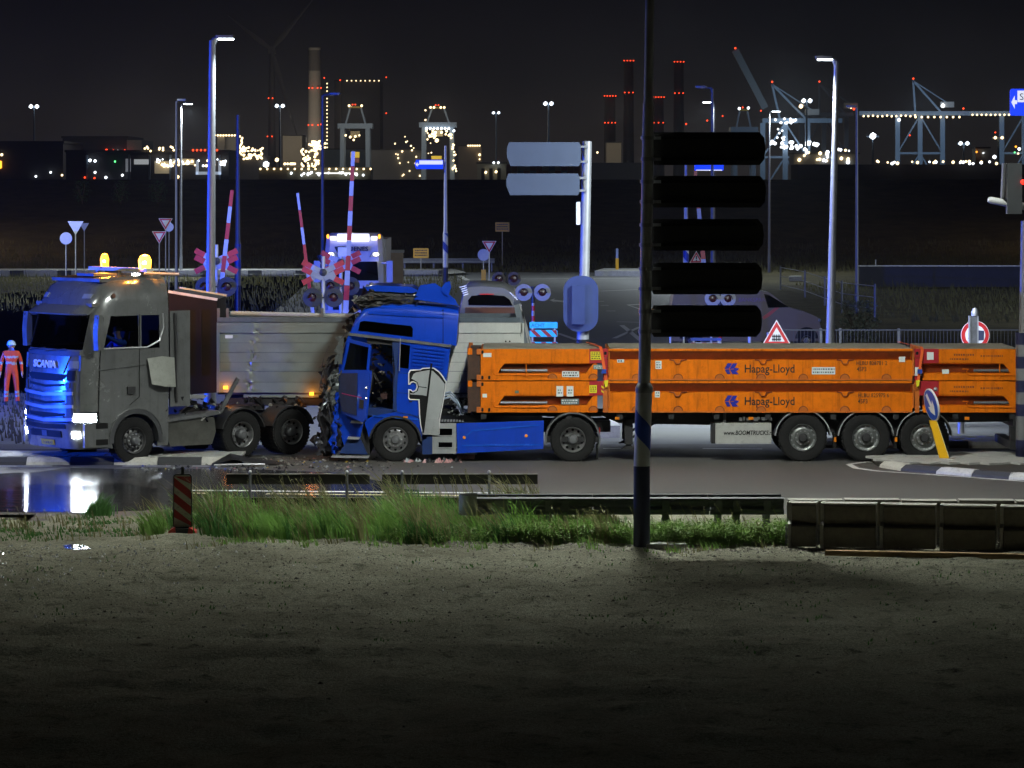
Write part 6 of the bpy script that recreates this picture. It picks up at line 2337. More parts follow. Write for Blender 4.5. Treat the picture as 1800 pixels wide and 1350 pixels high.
for p in (889, 896):
    b.lathe([(0.02, -0.001), (0.02, -0.012), (0.001, -0.013)], (X(p), 0, hzp(600)), n=8)
stuff(b.build('rivet', BLACK, tt))
# tailgate hanging open, with its lock bars
b = MB()
b.prism(v((903, 536), (914, 534), (943, 640), (926, 642)), 0.0, 2.5, 'xz', 0.01)
tg = b.build('tailgate', mat('tailgate_grey', (0.16, 0.19, 0.22), 0.45, 0.3, 0.12, 4, dirt=0.2), tt)
b = MB()
for (p0, p1) in (((914, 534), (944, 640)), ((918, 546), (936, 640))):
    (ax, az), (cx_, cz_) = v(p0, p1)
    b.bar((ax, -0.02, az), (cx_, -0.02, cz_), 0.035, 0.03)
b.build('lock_bar', STEEL, tg)
# sub frame, markers, axles
b = MB()
b.box(X(392), X(900), 0.55, 0.70, hzp(716), hzp(696))
b.box(X(392), X(900), 1.8, 1.95, hzp(716), hzp(696))
b.box(X(400), X(900), 0.03, 0.12, hzp(712), hzp(700))
b.build('frame', CHASSIS, tt)
MB().box(X(428), X(604), -0.02, 0.03, hzp(698.5), hzp(693.5), 0.004).build('side_strip', ALU, tt)
MB().box(X(786), X(880), -0.02, 0.03, hzp(698.5), hzp(693.5), 0.004).build('side_strip', ALUW, tt)
for p, qv in ((397, 681), (548, 692)):
    s_ = MB().box(X(p) - 0.05, X(p) + 0.05, -0.06, -0.02, hzp(qv) - 0.035, hzp(qv) + 0.035, 0.008).build('marker_lamp', LAMPORANGE, tt)
    lamp('marker_light', 'POINT', (hxp(p), TY_ - 0.22, hzp(qv)), 4, (1.0, 0.30, 0.03), 0.04)
for p in (690, 770, 850):
    wheel(tt, (X(p), 0.08, 0.52), 0.52, 0.36, 'trailer')
    wheel(tt, (X(p), 2.42, 0.52), 0.52, 0.36, 'trailer', 1)
    MB().tube((X(p), 0.3, 0.52), (X(p), 2.2, 0.52), 0.07).build('axle', CHASSIS, tt)

# ------------------------------------------------------------------ crash debris
DB = [CRUSHK] * 9 + [STONE] * 5 + [CRUSHG] * 4 + [mat('bits_blue', (0.02, 0.06, 0.35), 0.4), mat('bits_yellow', (0.45, 0.33, 0.02), 0.5), mat('bits_pink', (0.40, 0.20, 0.20), 0.5), GLINT]


def deb(r):
    x = r.gauss(-4.9, 1.3)
    y = r.uniform(72.6, 76.0)
    return x, y, 0.02 if x > -5.9 else 0.02


def deb_left(r):
    return r.uniform(-8.2, -2.6), r.uniform(72.4, 74.0), 0.02


chips('crash_debris', 330, deb, 0.015, 0.07, DB, 51, 0.6)
chips('crash_debris', 90, deb_left, 0.015, 0.05, DB, 52, 0.6)
chips('crash_debris', 60, lambda r: (r.uniform(-2.4, -1.1), r.uniform(74.6, 75.2), 0.02), 0.03, 0.10, [mat('bits_pink', (0.55, 0.25, 0.25), 0.5), GLINT, CRUSHK], 53, 0.9)
# crumpled black body panel on the road
t = thing('torn_body_panel', 'crumpled black body panel lying on the road by the grey truck', 'debris', G(430, 818), 0.2)
b = MB()
b.loft([[(-0.75, -0.25, 0.02), (-0.3, -0.3, 0.16), (0.2, -0.28, 0.06), (1.0, -0.2, 0.02)], [(-0.7, 0.1, 0.05), (-0.3, 0.1, 0.26), (0.2, 0.15, 0.14), (0.9, 0.1, 0.03)], [(-0.5, 0.45, 0.02), (-0.2, 0.5, 0.12), (0.3, 0.45, 0.05), (0.7, 0.4, 0.02)]], False, False)
b.build('sheet', CRUSHK, t, 30)
b = MB()
b.ringtube([(-0.7, -0.28, 0.04), (-0.2, -0.33, 0.05), (0.4, -0.32, 0.04)], 0.025, 6)
b.build('trim_strip', STEEL, t)
# wicker-pink bumper insert below the blue skirt
t = thing('broken_bumper_piece', 'pinkish broken bumper piece on the road under the blue skirt', 'debris', PX(818, 810, 75.5).to_3d(), 0)
t.location.z = 0.0
b = MB()
b.prism([(-0.24, 0.30), (0.24, 0.30), (0.20, 0.02), (-0.16, 0.02)], -0.05, 0.15, 'xz', 0.02)
b.build('shell', mat('bits_pink_pale', (0.55, 0.30, 0.26), 0.5, 0, 0.2, 8), t)
b = MB()
for k in range(3):
    b.box(-0.26, 0.26, -0.08, -0.05, 0.13 + k * 0.07, 0.16 + k * 0.07, 0.008)
b.build('rib', STICK, t)
# flattened blue sign under the front wheel
sp_ = G(262, 808)
t = thing('flattened_sign', 'round blue sign knocked flat under the front wheel of the grey truck', 'sign', (sp_.x, sp_.y, 0.02), 0)
M = Matrix.Rotation(R(-22), 4, 'X') @ Matrix.Rotation(R(-14), 4, 'Y')
b = MB()
b.prism([(0.36 * cos(a), 0.36 * sin(a)) for a in [2 * pi * k / 28 for k in range(28)]], 0.12, 0.135, 'xy', 0, M)
b.build('rim', WHITE, t)
MB().prism([(0.335 * cos(a), 0.335 * sin(a)) for a in [2 * pi * k / 28 for k in range(28)]], 0.1355, 0.139, 'xy', 0, M).build('disc', BLUEP, t)
MB().prism([(-0.04, -0.25), (0.04, -0.25), (0.06, 0.02), (0.16, 0.0), (0.0, 0.24), (-0.16, 0.0), (-0.05, 0.02)], 0.1395, 0.142, 'xy', 0, M @ Matrix.Rotation(R(200), 4, 'Z')).build('arrow', WHITE, t)

# ------------------------------------------------------------------ right island: leaning sign, banded post, bollard
t = thing('keep_left_sign', 'leaning round blue sign with a white arrow on a yellow post, on the right island', 'sign', (G(1661, 806, .14).x, 74.3, 0.12))
b = MB()
b.prism([(-0.10, 0.0), (0.10, 0.0), (-0.09 - .09, 0.84), (-0.24 - .09, 0.84)], -0.06, 0.06, 'xz', 0.012)
b.build('post', YELLOW, t)
MB().prism([(0.102, 0.0), (0.115, 0.0), (-0.165, 0.84), (-0.178, 0.84)], -0.055, 0.055, 'xz').build('reflector', mat('reflector_pale', (0.75, 0.65, 0.4), 0.3), t)
M = Matrix.Translation((-0.27, 0, 1.18)) @ Matrix.Rotation(R(-12), 4, 'Y') @ Matrix.Rotation(R(-74), 4, 'Z')
dsk = lambda r: [(r * cos(2 * pi * k / 30), r * sin(2 * pi * k / 30)) for k in range(30)]
d_ = MB().prism(dsk(0.36), -0.02, 0.02, 'xz', 0, M).build('sign_disc', WHITE, t)
MB().prism(dsk(0.335), -0.026, -0.021, 'xz', 0, M).build('blue_face', BLUEP, d_)
Ma = M @ Matrix.Rotation(R(-28), 4, 'Y')
MB().prism([(0.05, 0.27), (-0.05, 0.27), (-0.05, -0.02), (-0.16, 0.04), (-0.14, -0.1), (0.0, -0.26), (0.14, -0.1), (0.16, 0.04), (0.05, -0.02)], -0.032, -0.027, 'xz', 0, Ma).build('arrow', WHITE, d_)
MB().ball((-0.19, 0.0, 1.52), 0.05).build('cap', STEEL, t)

t = thing('banded_post', 'tall grey post with black and white bands at the right edge of the photo', 'post', (11.17, 74.6, 0.1))
MB().ringtube([(0, 0, 0), (0, 0, 2.5), (0.03, 0, 2.55), (0.06, 0, 5.2)], [0.16, 0.16, 0.125, 0.11], 20).build('pole', POLEB, t)
for k in range(5):
    z_ = 0.30 + k * 0.52
    MB().lathe([(0.163, 0), (0.163, 0.26)], (0, 0, z_ + .12 if k else 0.0), 'z', 20).build('band', mat('band_black_blue', (0.010, 0.014, 0.05), 0.4), t)
MB().lathe([(0.163, 0), (0.163, 0.42)], (0, 0, 0.0), 'z', 20).build('band', mat('band_black_blue', (0.010, 0.014, 0.05), 0.4), t)
t = thing('bollard', 'short steel bollard on the far island under the trailer tail', 'bollard', (G(1705, 771, .15).x, 81.4, 0.15))
MB().lathe([(0.08, 0), (0.08, 0.26), (0.09, 0.27), (0.09, 0.31), (0.06, 0.33), (0.001, 0.335)], (0, 0, 0), 'z', 18).build('body', STEEL, t)
t = thing('delineator_post', 'yellow post standing behind the rear wheel of the blue tractor', 'post', (PX(1025, 735, 84).x, 84, 0))
MB().box(-0.10, 0.10, -0.04, 0.04, 0, 0.75, 0.02).build('body', YELLOW, t)
MB().box(-0.10, 0.10, -0.045, -0.041, 0.50, 0.62).build('reflector', WHITE, t)

# ------------------------------------------------------------------ lit lamp posts beyond the crash
lamp_post('street_lamp', 'tall lit lamp post, blue on its left side, behind the grey truck', (-7.26, 82, 0), 9.55, 0.10, 1, 0.13, 0.075, (0.06, 0), group='lit street lamps', hs=0.62, polemat=POLEB)
lamp('street_lamp_light', 'SPOT', (-6.5, 82, 9.45), 3800, COLD, 0.15, (-5.0, 88.0, 0), 155, 0.8)
lamp_post('street_lamp', 'tall lit lamp post leaning right, its head to the left, behind the orange racks', (7.97, 86, 0), 9.2, 0.10, -1, 0.12, 0.065, (0.21, 0), group='lit street lamps', hs=0.62, polemat=POLEB)
lamp('street_lamp_light', 'SPOT', (7.6, 86, 9.05), 12500, COLD, 0.15, (4.6, 93.0, 0), 160, 0.9)
for (px, py, Y, d, lab) in ((318, 184, 226, 1, 'slim lit lamp post on the far verge left of the tall blue-lit one'), (1255, 181, 216, -1, 'slim lit lamp post rising over the black sign boards, head to the left'), (1352, 197, 232, 1, 'slim lit lamp post right of the black sign boards, head to the right')):
    p = PX(px, py, Y)
    lamp_post('street_lamp', lab, (p.x, Y, 0), p.z, 0.15, d, 0.09, 0.06, group='slim lit street lamps beyond the crossing', hs=0.9, polemat=POLEB)
    lamp('street_lamp_light', 'SPOT', (p.x + d * .5, Y, p.z - .1), 22000 if px == 318 else (8000 if px == 1255 else 6000), COLD, 0.15, (p.x + d * 1.2, Y - 4, 0), 172, 1.0)
DKP = mat('pole_dark_blue_grey', (0.13, 0.14, 0.17), 0.5, 0.2)
UNLIT = mat('lamp_off', (0.12, 0.13, 0.15), 0.3)
for (px, py, Y, d, arm, lab) in ((310, 178, 180, 1, .05, 'unlit thin lamp post beside the slim lit one on the left'), (567, 168, 150, 1, .3, 'unlit lamp post with its head to the right beside the tall chimney'),
                                 (1252, 156, 150, -1, .25, 'unlit lamp post with its head to the left above the black sign boards'), (1506, 190, 160, -1, 0.0, 'thin dark lamp post right of the tall leaning lamp')):
    p = PX(px, py, Y)
    lamp_post('street_lamp', lab, (p.x, Y, 0), p.z, arm, d, 0.08, 0.055, headmat=UNLIT, group='unlit street lamps beyond the crossing', hs=0.7, polemat=DKP)

# ------------------------------------------------------------------ sign post with two grey boards, traffic light below
SX_, SYY = 1.87, 92.0
t = thing('direction_sign', 'pair of grey sign boards seen from behind on a blue-lit pole', 'sign', (SX_, SYY, 0))
ln2 = 0.15 / 7.2
MB().ringtube([(0, 0, 0), (0.05, 0, 2.55), (0.06, 0, 2.62), (0.16, 0, 7.25)], [0.17, 0.17, 0.14, 0.125], 18).build('pole', POLEB, t)
MB().lathe([(0.174, 0), (0.174, 0.11)], (0.04, 0, 1.80), 'z', 20).build('dark_band', BLACK, t)
for (xa, xb, ya, yb) in ((891, 1021, 250, 292), (890, 1019, 305, 343)):
    A, Bq = PX(xa, yb, SYY - .2), PX(xb, ya, SYY - .2)
    x0, x1, z0, z1 = A.x - SX_, Bq.x - SX_, A.z, Bq.z
    sb = MB().prism([(x0 + .10, z0), (x1 - .05, z0), (x1, z0 + .1), (x1, z1 - .1), (x1 - .05, z1), (x0 + .06, z1), (x0, z1 - .16), (x0, z0 + .25)], -0.22, -0.19, 'xz', 0.006).build('sign_board', mat('sign_back_dull', (0.036, 0.050, 0.075), 0.55, 0.3, 0.08, 3, dirt=0.15), t)  # grey backs tinted with the blue light that falls on them
    for zz_ in (z0 + 0.12, z1 - 0.12):
        b = MB()
        b.box(x0 + .15, x1 - .04, -0.215 + .03, -0.15, zz_ - .02, zz_ + .02)
        b.box(x1 - .1, x1 + .2, -0.20, -0.10, zz_ - .03, zz_ + .03, 0.005)
        b.build('clamp', DARKSTEEL, sb)
A, Bq = PX(1013, 395, SYY - .1), PX(1020, 355, SYY - .1)
MB().box(A.x - SX_, Bq.x - SX_, -0.12, -0.09, A.z, Bq.z, 0.01).build('side_plate', ALUBACK, t)
BKB = mat('backboard_black_lit_blue', (0.014, 0.028, 0.10), 0.5, 0.1)  # black board; the blue emergency light is mixed into its colour
t2 = thing('traffic_light', 'traffic light seen from behind, its long rounded backboard lit blue, on the blue-lit pole', 'traffic light', (SX_ - .02, SYY - 0.25, 0))
zc = PX(0, 534, SYY - .3).z
MB().prism(rrect(-0.47, 0.47, zc - 0.75, zc + 0.75, 0.40, 8), -0.02, 0.0, 'xz', 0.006).build('backboard', BKB, t2)
MB().box(-0.24, 0.10, -0.14, -0.021, zc - 0.55, zc + 0.50, 0.03).build('housing', BKB, t2)
b = MB()
for k in range(3):
    b.lathe([(0.11, 0.0), (0.12, 0.12), (0.11, 0.12)], (0, 0.0, zc - .36 + k * .34), n=14)
b.build('lens_hood', BLACKPL, t2)

# ------------------------------------------------------------------ level crossing
BY = 108.0
DISC = mat('signal_disc_black', (0.016, 0.016, 0.018), 0.5)
DISCG = mat('signal_disc_grey', (0.24, 0.25, 0.28), 0.45, 0.1)
LENSR = mat('signal_lens_red', (0.045, 0.004, 0.004), 0.3)


def boom(tip, low, Y, lab, n=9, w=0.10, extra=False):
    A, Bq = PX(low[0], low[1], Y), PX(tip[0], tip[1], Y)
    d = (Bq - A)
    base = A - d * ((A.z - 0.9) / d.z)
    t = thing('crossing_barrier', lab, 'crossing barrier', (base.x, Y, 0), 0, 'raised barriers of the level crossing')
    o = Vector((base.x, Y, 0))
    MB().box(-0.28, 0.28, -0.22, 0.22, 0, 1.05, 0.04).build('machine_box', STEEL, t)
    top = Bq - o
    lo = base - o
    L = (top - lo).length
    u_ = (top - lo) / L
    for k in range(n):
        a, c = lo + u_ * (L * k / n + .004), lo + u_ * (L * (k + 1) / n - .004)
        wk = w * (1.25 - 0.5 * k / n)
        b = MB()
        b.bar(a, c, wk, 0.05)
        b.build('boom_segment', mat('boom_white', (0.40, 0.40, 0.40), 0.5, 0, 0.08, 5) if k % 2 == 0 else REDP, t)
    return t, lo, u_, L


boom((523, 339), (541, 480), BY, 'raised red and white barrier leaning left, left of the big crossing cross')
tb_, lo_, u_, L_ = boom((621, 266), (608, 540), BY + 2, 'raised red and white barrier standing upright before the white truck', n=13, w=0.15)
MB().box(-0.34 + u_.x * 3, -0.06 + u_.x * 3.0, -0.03, 0.03, 3.75, 4.05, 0.02).build('boom_plate', mat('box_white', (0.55, 0.57, 0.58), 0.5), tb_)
tb_, lo_, u_, L_ = boom((408, 334), (388, 512), BY - 4, 'raised red and white barrier beside the tall lamp post left of the silver trailer', n=10, w=0.13)
b = MB()
b.ringtube([(-.02, 0, 1.8), (-.12, 0, 1.55), (-.28, 0, 1.5), (-.42, 0, 1.65), (-.46, 0, 1.95)], 0.09, 8)
b.build('counterweight_arm', mat('arm_grey', (0.3, 0.3, 0.34), 0.5, 0.2), tb_)
boom((1222, 300), (1238, 475), BY + 20, 'raised barrier glimpsed in the gaps between the black sign boards', n=12, w=0.16)


DULLW = mat('signal_white', (0.34, 0.34, 0.33), 0.5, 0, 0.1, 5, dirt=0.3)


def crossing_signal(px, py, Y, lab, s=1.0, cross=True, discs=True, post_bands=False, front=True, discdx=0.33, cz=None):
    p = PX(px, py, Y)
    t = thing('crossing_signal', lab, 'crossing signal', (p.x, Y, 0), 0, 'signals of the level crossing')
    z = p.z
    if post_bands:
        nb = 10
        MB().tube((0, 0.02, 0), (0, 0.02, z + .1), 0.055, n=12).build('post', DULLW, t)
        k0 = 0
        zz_ = 0.15
        while zz_ < z - 0.45:
            MB().lathe([(0.058, 0), (0.058, 0.17)], (0, 0.02, zz_), 'z', 12).build('red_band', REDP, t)
            zz_ += 0.34
        MB().tube((0, 0.02, z - .35), (0, 0.02, z + .2), 0.075, n=10).build('post_head', DISC, t)
    else:
        MB().tube((0, 0.06, 0), (0, 0.06, z + (.5 if cross else .2)), 0.06, n=12).build('post', mat('post_pale', (0.55, 0.53, 0.50), 0.5), t)
    if cross:
        for zo, half in ((0.0, False), (-0.20, True)):
            for sg in (-1, 1):
                for sd in (-1, 1):
                    if half and sg * sd > 0 and False:
                        continue
                    if half and ((sd == -1 and sg == 1) or (sd == 1 and sg == -1)):
                        continue
                    a = R(27) * sg
                    M = Matrix.Translation((0, 0.0 + 0.012 * sg - .02 * half, z + zo)) @ Matrix.Rotation(-a, 4, 'Y')
                    MB().prism([(sd * 0.02, -0.085), (sd * 0.40, -0.085), (sd * 0.40, 0.085), (sd * 0.02, 0.085)], -0.01, 0.0, 'xz', 0, M).build('cross_arm', DULLW, t)
                    MB().prism([(sd * 0.402, -0.085), (sd * 0.72, -0.085), (sd * 0.72, 0.085), (sd * 0.402, 0.085)], -0.01, 0.0, 'xz', 0, M).build('cross_tip', REDP, t)
        MB().lathe([(0.12, -0.03), (0.11, -0.07), (0.001, -0.09)], (0, 0, z), n=12).build('cross_boss', DISC, t)
    if discs:
        zd = z - 0.78 if cross else z
        b = MB()
        b.bar((-discdx, 0.02, zd), (discdx, 0.02, zd), 0.05, 0.05)
        b.build('signal_bracket', DISC, t)
        for sd in (-1, 1):
            d = MB().lathe([(0.30 * s, 0.0), (0.30 * s, -0.03), (0.12, -0.035)], (sd * discdx, -0.03, zd), n=24, cap=True).build('signal_disc', DISC if front is True else (DISCG if front == 'grey' else mat('signal_disc_brown', (0.05, 0.035, 0.03), 0.6)), t)
            MB().lathe([(0.115, -0.03), (0.125, -0.045), (0.09, -0.06), (0.001, -0.065)], (sd * discdx, -0.03, zd), n=14).build('signal_lens', LENSR, d)
            MB().lathe([(0.135, -0.03), (0.15, -0.20)], (sd * discdx, -0.03, zd), n=12, a0=R(-10), a1=R(190)).build('hood', DISC, d)
    return t


crossing_signal(568, 479, 106.0, 'large red and white crossing cross with two black signal discs, centre, over the silver trailer')
crossing_signal(599, 461, 112.0, 'red tipped crossing cross partly behind the upright barrier, lit orange on its right')
crossing_signal(380, 459, 104.0, 'red tipped crossing cross half hidden by the tall lamp post above the grey truck')
crossing_signal(890, 490, 118.0, 'dark twin crossing signal on a red and white post above the blue cab', 0.8, False, True, True, 'brown', 0.26)
crossing_signal(937, 514, 114.0, 'pale twin crossing signal on a red and white post by the tipper tailgate', 0.95, False, True, True, 'grey', 0.31)
crossing_signal(1266, 525, 116.0, 'blue-lit twin crossing signal in the gap between the two lowest black boards', 0.9, False, True, True, 'grey', 0.26)
# bells on short posts between the crosses
for px, py, lab in ((599, 440, 'dark funnel hood above the second crossing cross'), (568, 455, 'dark funnel hood beside the red crossing tips')):
    p = PX(px, py, 113)
    t = thing('warning_bell', lab, 'bell', (p.x, 113, 0), 0, 'warning bells of the level crossing')
    MB().tube((0, 0, 0), (0, 0, p.z - .25), 0.05, n=8).build('post', mat('post_pale', (0.55, 0.53, 0.50), 0.5), t)
    MB().lathe([(0.05, -0.28), (0.07, -0.15), (0.20, 0.08), (0.20, 0.12), (0.02, 0.14)], (0, 0, p.z), 'z', 14).build('hood', DISC, t)

# ------------------------------------------------------------------ traffic signs
tri = lambda r, dn=False: [(r * cos(a), (r * sin(a))) for a in ([R(-90), R(30), R(150)] if dn else [R(90), R(210), R(330)])]


def sign(name, px, py, Y, kind, lab, size, cat='traffic sign', post=True, group=None, m=None, zbase=0.0):
    p = PX(px, py, Y)
    t = thing(name, lab, cat, (p.x, Y, zbase), 0, group)
    z = p.z - zbase
    if post:
        MB().tube((0, 0.03, 0), (0, 0.03, z + (size if not isinstance(size, tuple) else size[1]) * .4), 0.035, n=8).build('post', STEEL, t)
    mv = lambda pts: [(x, z + q_) for x, q_ in pts]
    if kind in ('yield', 'yield_back', 'warn'):
        dn = kind != 'warn'
        if kind == 'yield_back':
            MB().prism(mv(tri(size, dn)), -0.02, 0.0, 'xz', 0.004).build('plate', ALUBACK, t)
        else:
            MB().prism(mv(tri(size, dn)), -0.02, 0.0, 'xz').build('border', WHITE, t)
            MB().prism(mv(tri(size * .90, dn)), -0.026, -0.021, 'xz').build('red_ring', REDP, t)
            MB().prism(mv(tri(size * .55, dn)), -0.032, -0.027, 'xz').build('face', WHITE, t)
    elif kind == 'round_back':
        MB().prism(mv(dsk(size)), -0.02, 0.0, 'xz', 0.004).build('plate', ALUBACK, t)
    elif kind == 'yellow':
        w_, h_ = size
        f = MB().prism(mv(rrect(-w_ / 2, w_ / 2, -h_ / 2, h_ / 2, 0.05)), -0.02, 0.0, 'xz').build('board', YELLOW, t)
        b = MB()
        rk = random.Random(int(px))
        for k in range(3):
            x_ = -w_ * .4
            while x_ < w_ * .38:
                q_ = rk.uniform(0.03, 0.1)
                b.box(x_, min(x_ + q_, w_ * .4), -0.024, -0.021, z + h_ * (.22 - .25 * k), z + h_ * (.22 - .25 * k) + h_ * .12)
                x_ += q_ + 0.03
        b.build('print', PRINT, f)
    return t, z


sign('give_way_sign', 133, 397, 170, 'yield_back', 'upside down triangle sign seen from behind, tallest of the pair on the left verge', 0.46)
sign('round_sign', 116, 419, 168, 'round_back', 'round sign seen from behind on the left verge, left of the triangle', 0.30)
sign('give_way_sign', 148, 397, 215, 'yield_back', 'small dim triangle sign further back on the left verge', 0.35)
sign('give_way_sign', 291, 391, 192, 'yield', 'upper give way triangle left of the slim lamp posts', 0.46)
sign('give_way_sign', 280, 414, 188, 'yield', 'lower give way triangle above the orange beacon', 0.46)
t, z = sign('round_sign', 297, 399, 196, 'round_back', 'small blue round sign behind the upper give way triangle', 0.27)
sign('give_way_sign', 860, 431, 188, 'yield', 'bright give way triangle on the far road right of the guard rail', 0.46)
t, z = sign('round_sign', 850, 448, 195, 'round_back', 'grey round sign on a yellow post beside the bright give way triangle', 0.34)
MB().box(-0.13, 0.13, -0.05, 0.05, 0.15, 1.15, 0.03).build('yellow_sleeve', YELLOW, t)
sign('yellow_sign', 883, 399, 246, 'yellow', 'yellow text board on a tall post on the dike foot', (1.02, 0.68))
t, z = sign('yellow_sign', 740, 445, 233, 'yellow', 'yellow text board just above the far guard rail', (1.05, 0.68))
p = PX(1080, 480, 232)
t = thing('delineator_post', 'yellow post with a blue top on the far pavement by the sign pole', 'post', (p.x, 226, 0))
MB().box(-0.10, 0.10, -0.05, 0.05, 0, 1.1, 0.02).build('body', YELLOW, t)
MB().box(-0.08, 0.08, -0.04, 0.04, 1.1, 1.75, 0.02).build('blue_top', mat('sleeve_blue_white', (0.25, 0.32, 0.6), 0.4), t)
t, z = sign('crossing_warning_sign', 1365, 592, 100, 'warn', 'red triangle sign with a fence picture above the orange racks', 0.50)
b = MB()
for k in range(5):
    b.prism([(-0.12 + k * .05, z - .13), (-0.09 + k * .05, z - .13), (-0.09 + k * .05, z + .05), (-0.105 + k * .05, z + .08), (-0.12 + k * .05, z + .05)], -0.037, -0.033, 'xz')
for q_ in (-.09, .0):
    b.box(-0.14, 0.13, -0.0385, -0.0375, z + q_, z + q_ + 0.03)
b.build('fence_picture', BLACK, t)
t, z = sign('danger_sign', 1224, 455, 185, 'warn', 'small red triangle sign in the gap under the third black board', 0.42)
b = MB()
b.box(-0.03, 0.03, -0.037, -0.033, z - .02, z + .16)
b.box(-0.03, 0.03, -0.037, -0.033, z - .12, z - .06)
b.build('exclamation_mark', BLACK, t)
t, z = sign('round_sign', 1714, 589, 95, 'none', 'round red ringed sign behind the domed post on the right', 0.4)
MB().prism([(x, z + q_) for x, q_ in dsk(0.40)], -0.02, 0.0, 'xz').build('border', WHITE, t)
MB().prism([(x, z + q_) for x, q_ in dsk(0.385)], -0.026, -0.021, 'xz').build('red_ring', REDP, t)
MB().prism([(x, z + q_) for x, q_ in dsk(0.28)], -0.032, -0.027, 'xz').build('face', WHITE, t)
MB().prism([(0.0, z - .16), (0.24, z - .14), (0.25, z + .12), (0.0, z + .14)], -0.037, -0.033, 'xz').build('picture', mat('sign_picture_dark', (0.03, 0.04, 0.08), 0.5), t)
p = PX(1711, 600, 90)
t = thing('domed_post', 'grey post with a domed top in front of the round red ringed sign', 'post', (p.x, 90, 0))
zt = PX(0, 555, 90).z
MB().box(-0.11, 0.11, -0.08, 0.08, 0, zt - .02, 0.02).build('body', DARKSTEEL, t)
b = MB()
b.box(-0.125, -0.09, -0.1, 0.05, 0, zt)
b.box(0.09, 0.125, -0.1, 0.05, 0, zt)
b.build('edge_strip', STEEL, t)
MB().lathe([(0.10, 0), (0.095, 0.10), (0.06, 0.19), (0.001, 0.22)], (0.04, 0, zt), 'z', 14).build('dome', STEEL, t)


# hazard boards
def hazard_board(pxa, pxb, rows, Y, lab, text_=None, cyan=True):
    t = thing('barricade', lab, 'barricade', (PX((pxa + pxb) / 2, 600, Y).x, Y, 0), 0, 'striped barricades at the crossing')
    hw = (pxb - pxa) / 2 / F * Y
    base = mat('board_white_lit_cyan', (0.03, 0.78, 0.80), 0.45) if cyan else WHITE  # white boards given the cyan of the light on them
    for i, (ya, yb, kind) in enumerate(rows):
        z1, z0 = PX(0, ya, Y).z, PX(0, yb, Y).z
        o = MB().prism(rrect(-hw, hw, z0, z1, 0.03), -0.015, 0.015, 'xz').build('board', base if kind != 'blue' else BLUEP, t)
        if kind == 'stripe':
            k = -hw
            while k < hw:
                s_ = (z1 - z0)
                pts = [(k, z1 - .004), (k + 0.16, z1 - .004), (k + 0.16 + s_, z0 + .004), (k + s_, z0 + .004)]
                pts = [(min(hw - .005, max(-hw + .005, x_)), q_) for x_, q_ in pts]
                if pts[1][0] - pts[0][0] > .02 or pts[2][0] - pts[3][0] > .02:
                    MB().prism(pts, -0.02, -0.0155, 'xz').build('red_stripe', REDP, o)
                k += 0.36
        if kind == 'text':
            text('lettering', text_, (z1 - z0) * .8, mat('print_teal', (0.02, 0.35, 0.40), 0.5), o, (-hw + .05, -0.017, z0 + .04), bold=.003)
    for s in (-1, 1):
        MB().box(s * hw * .8 - .03, s * hw * .8 + .03, 0.017, 0.05, 0, PX(0, rows[0][0], Y).z).build('leg', STEEL, t)
    return t


hazard_board(931, 980, ((566, 577, 'text'), (580, 592, 'stripe'), (601, 613, 'stripe')), 112, 'cyan-lit barricade of three boards with red stripes behind the tailgate', 'ACHT')
hazard_board(1214, 1268, ((594, 599, 'blue'), (602, 612, 'stripe')), 114, 'red and white barricade with a blue top under the lowest black board', None, False)

# far guard rail with posts
t = thing('guard_rail', 'pale guard rail on the far verge under the yellow text board', 'guard rail', (-4.4, 235, 0))
b = MB()
b.loft([[(x, u_ * .8, v_) for u_, v_ in prof] for x, prof in ((-3.4, [(0, .9), (-.05, .85), (.03, .72), (-.05, .60), (0, .56), (.02, .6), (.06, .72), (.02, .85)]), (3.2, [(0, .9), (-.05, .85), (.03, .72), (-.05, .60), (0, .56), (.02, .6), (.06, .72), (.02, .85)]))])
b.build('beam', STEEL, t)
for x in (-3, -1, 1, 3):
    MB().box(x - .06, x + .06, 0.05, 0.15, -.03, 0.8).build('post', DARKSTEEL, t)

# posts with blue and white bands: mast behind the cranes and the lit direction signs
for (px, ptop, Y, lab) in ((418, 202, 140, 'pointed mast with blue and white spiral bands left of the leaning barrier'), (783, 256, 170, 'pole with blue and white bands carrying the lit blue arrow sign'), (1206, 290, 150, 'banded pole glimpsed between the black sign boards')):
    p = PX(px, ptop, Y)
    t = thing('banded_mast', lab, 'mast', (p.x, Y, 0), 0, 'masts with spiral bands')
    MB().ringtube([(0, 0, 0), (0, 0, 3.6), (0.0, 0, 3.7), (0.0, 0, p.z)], [0.13, 0.13, 0.10, 0.06], 12).build('pole', DKP if px == 418 else POLE, t)
    for z0_ in (2.9, 3.75):
        helix_band(t, 0.134, z0_, -0.8, 0.4, -pi, pi, DBLUE, lambda z: 0.0, 1.9, 3.6)
    MB().lathe([(0.134, 0), (0.134, 1.9)], (0, 0, 0), 'z', 14).build('dark_band', mat('band_black_blue', (0.010, 0.014, 0.05), 0.4), t)


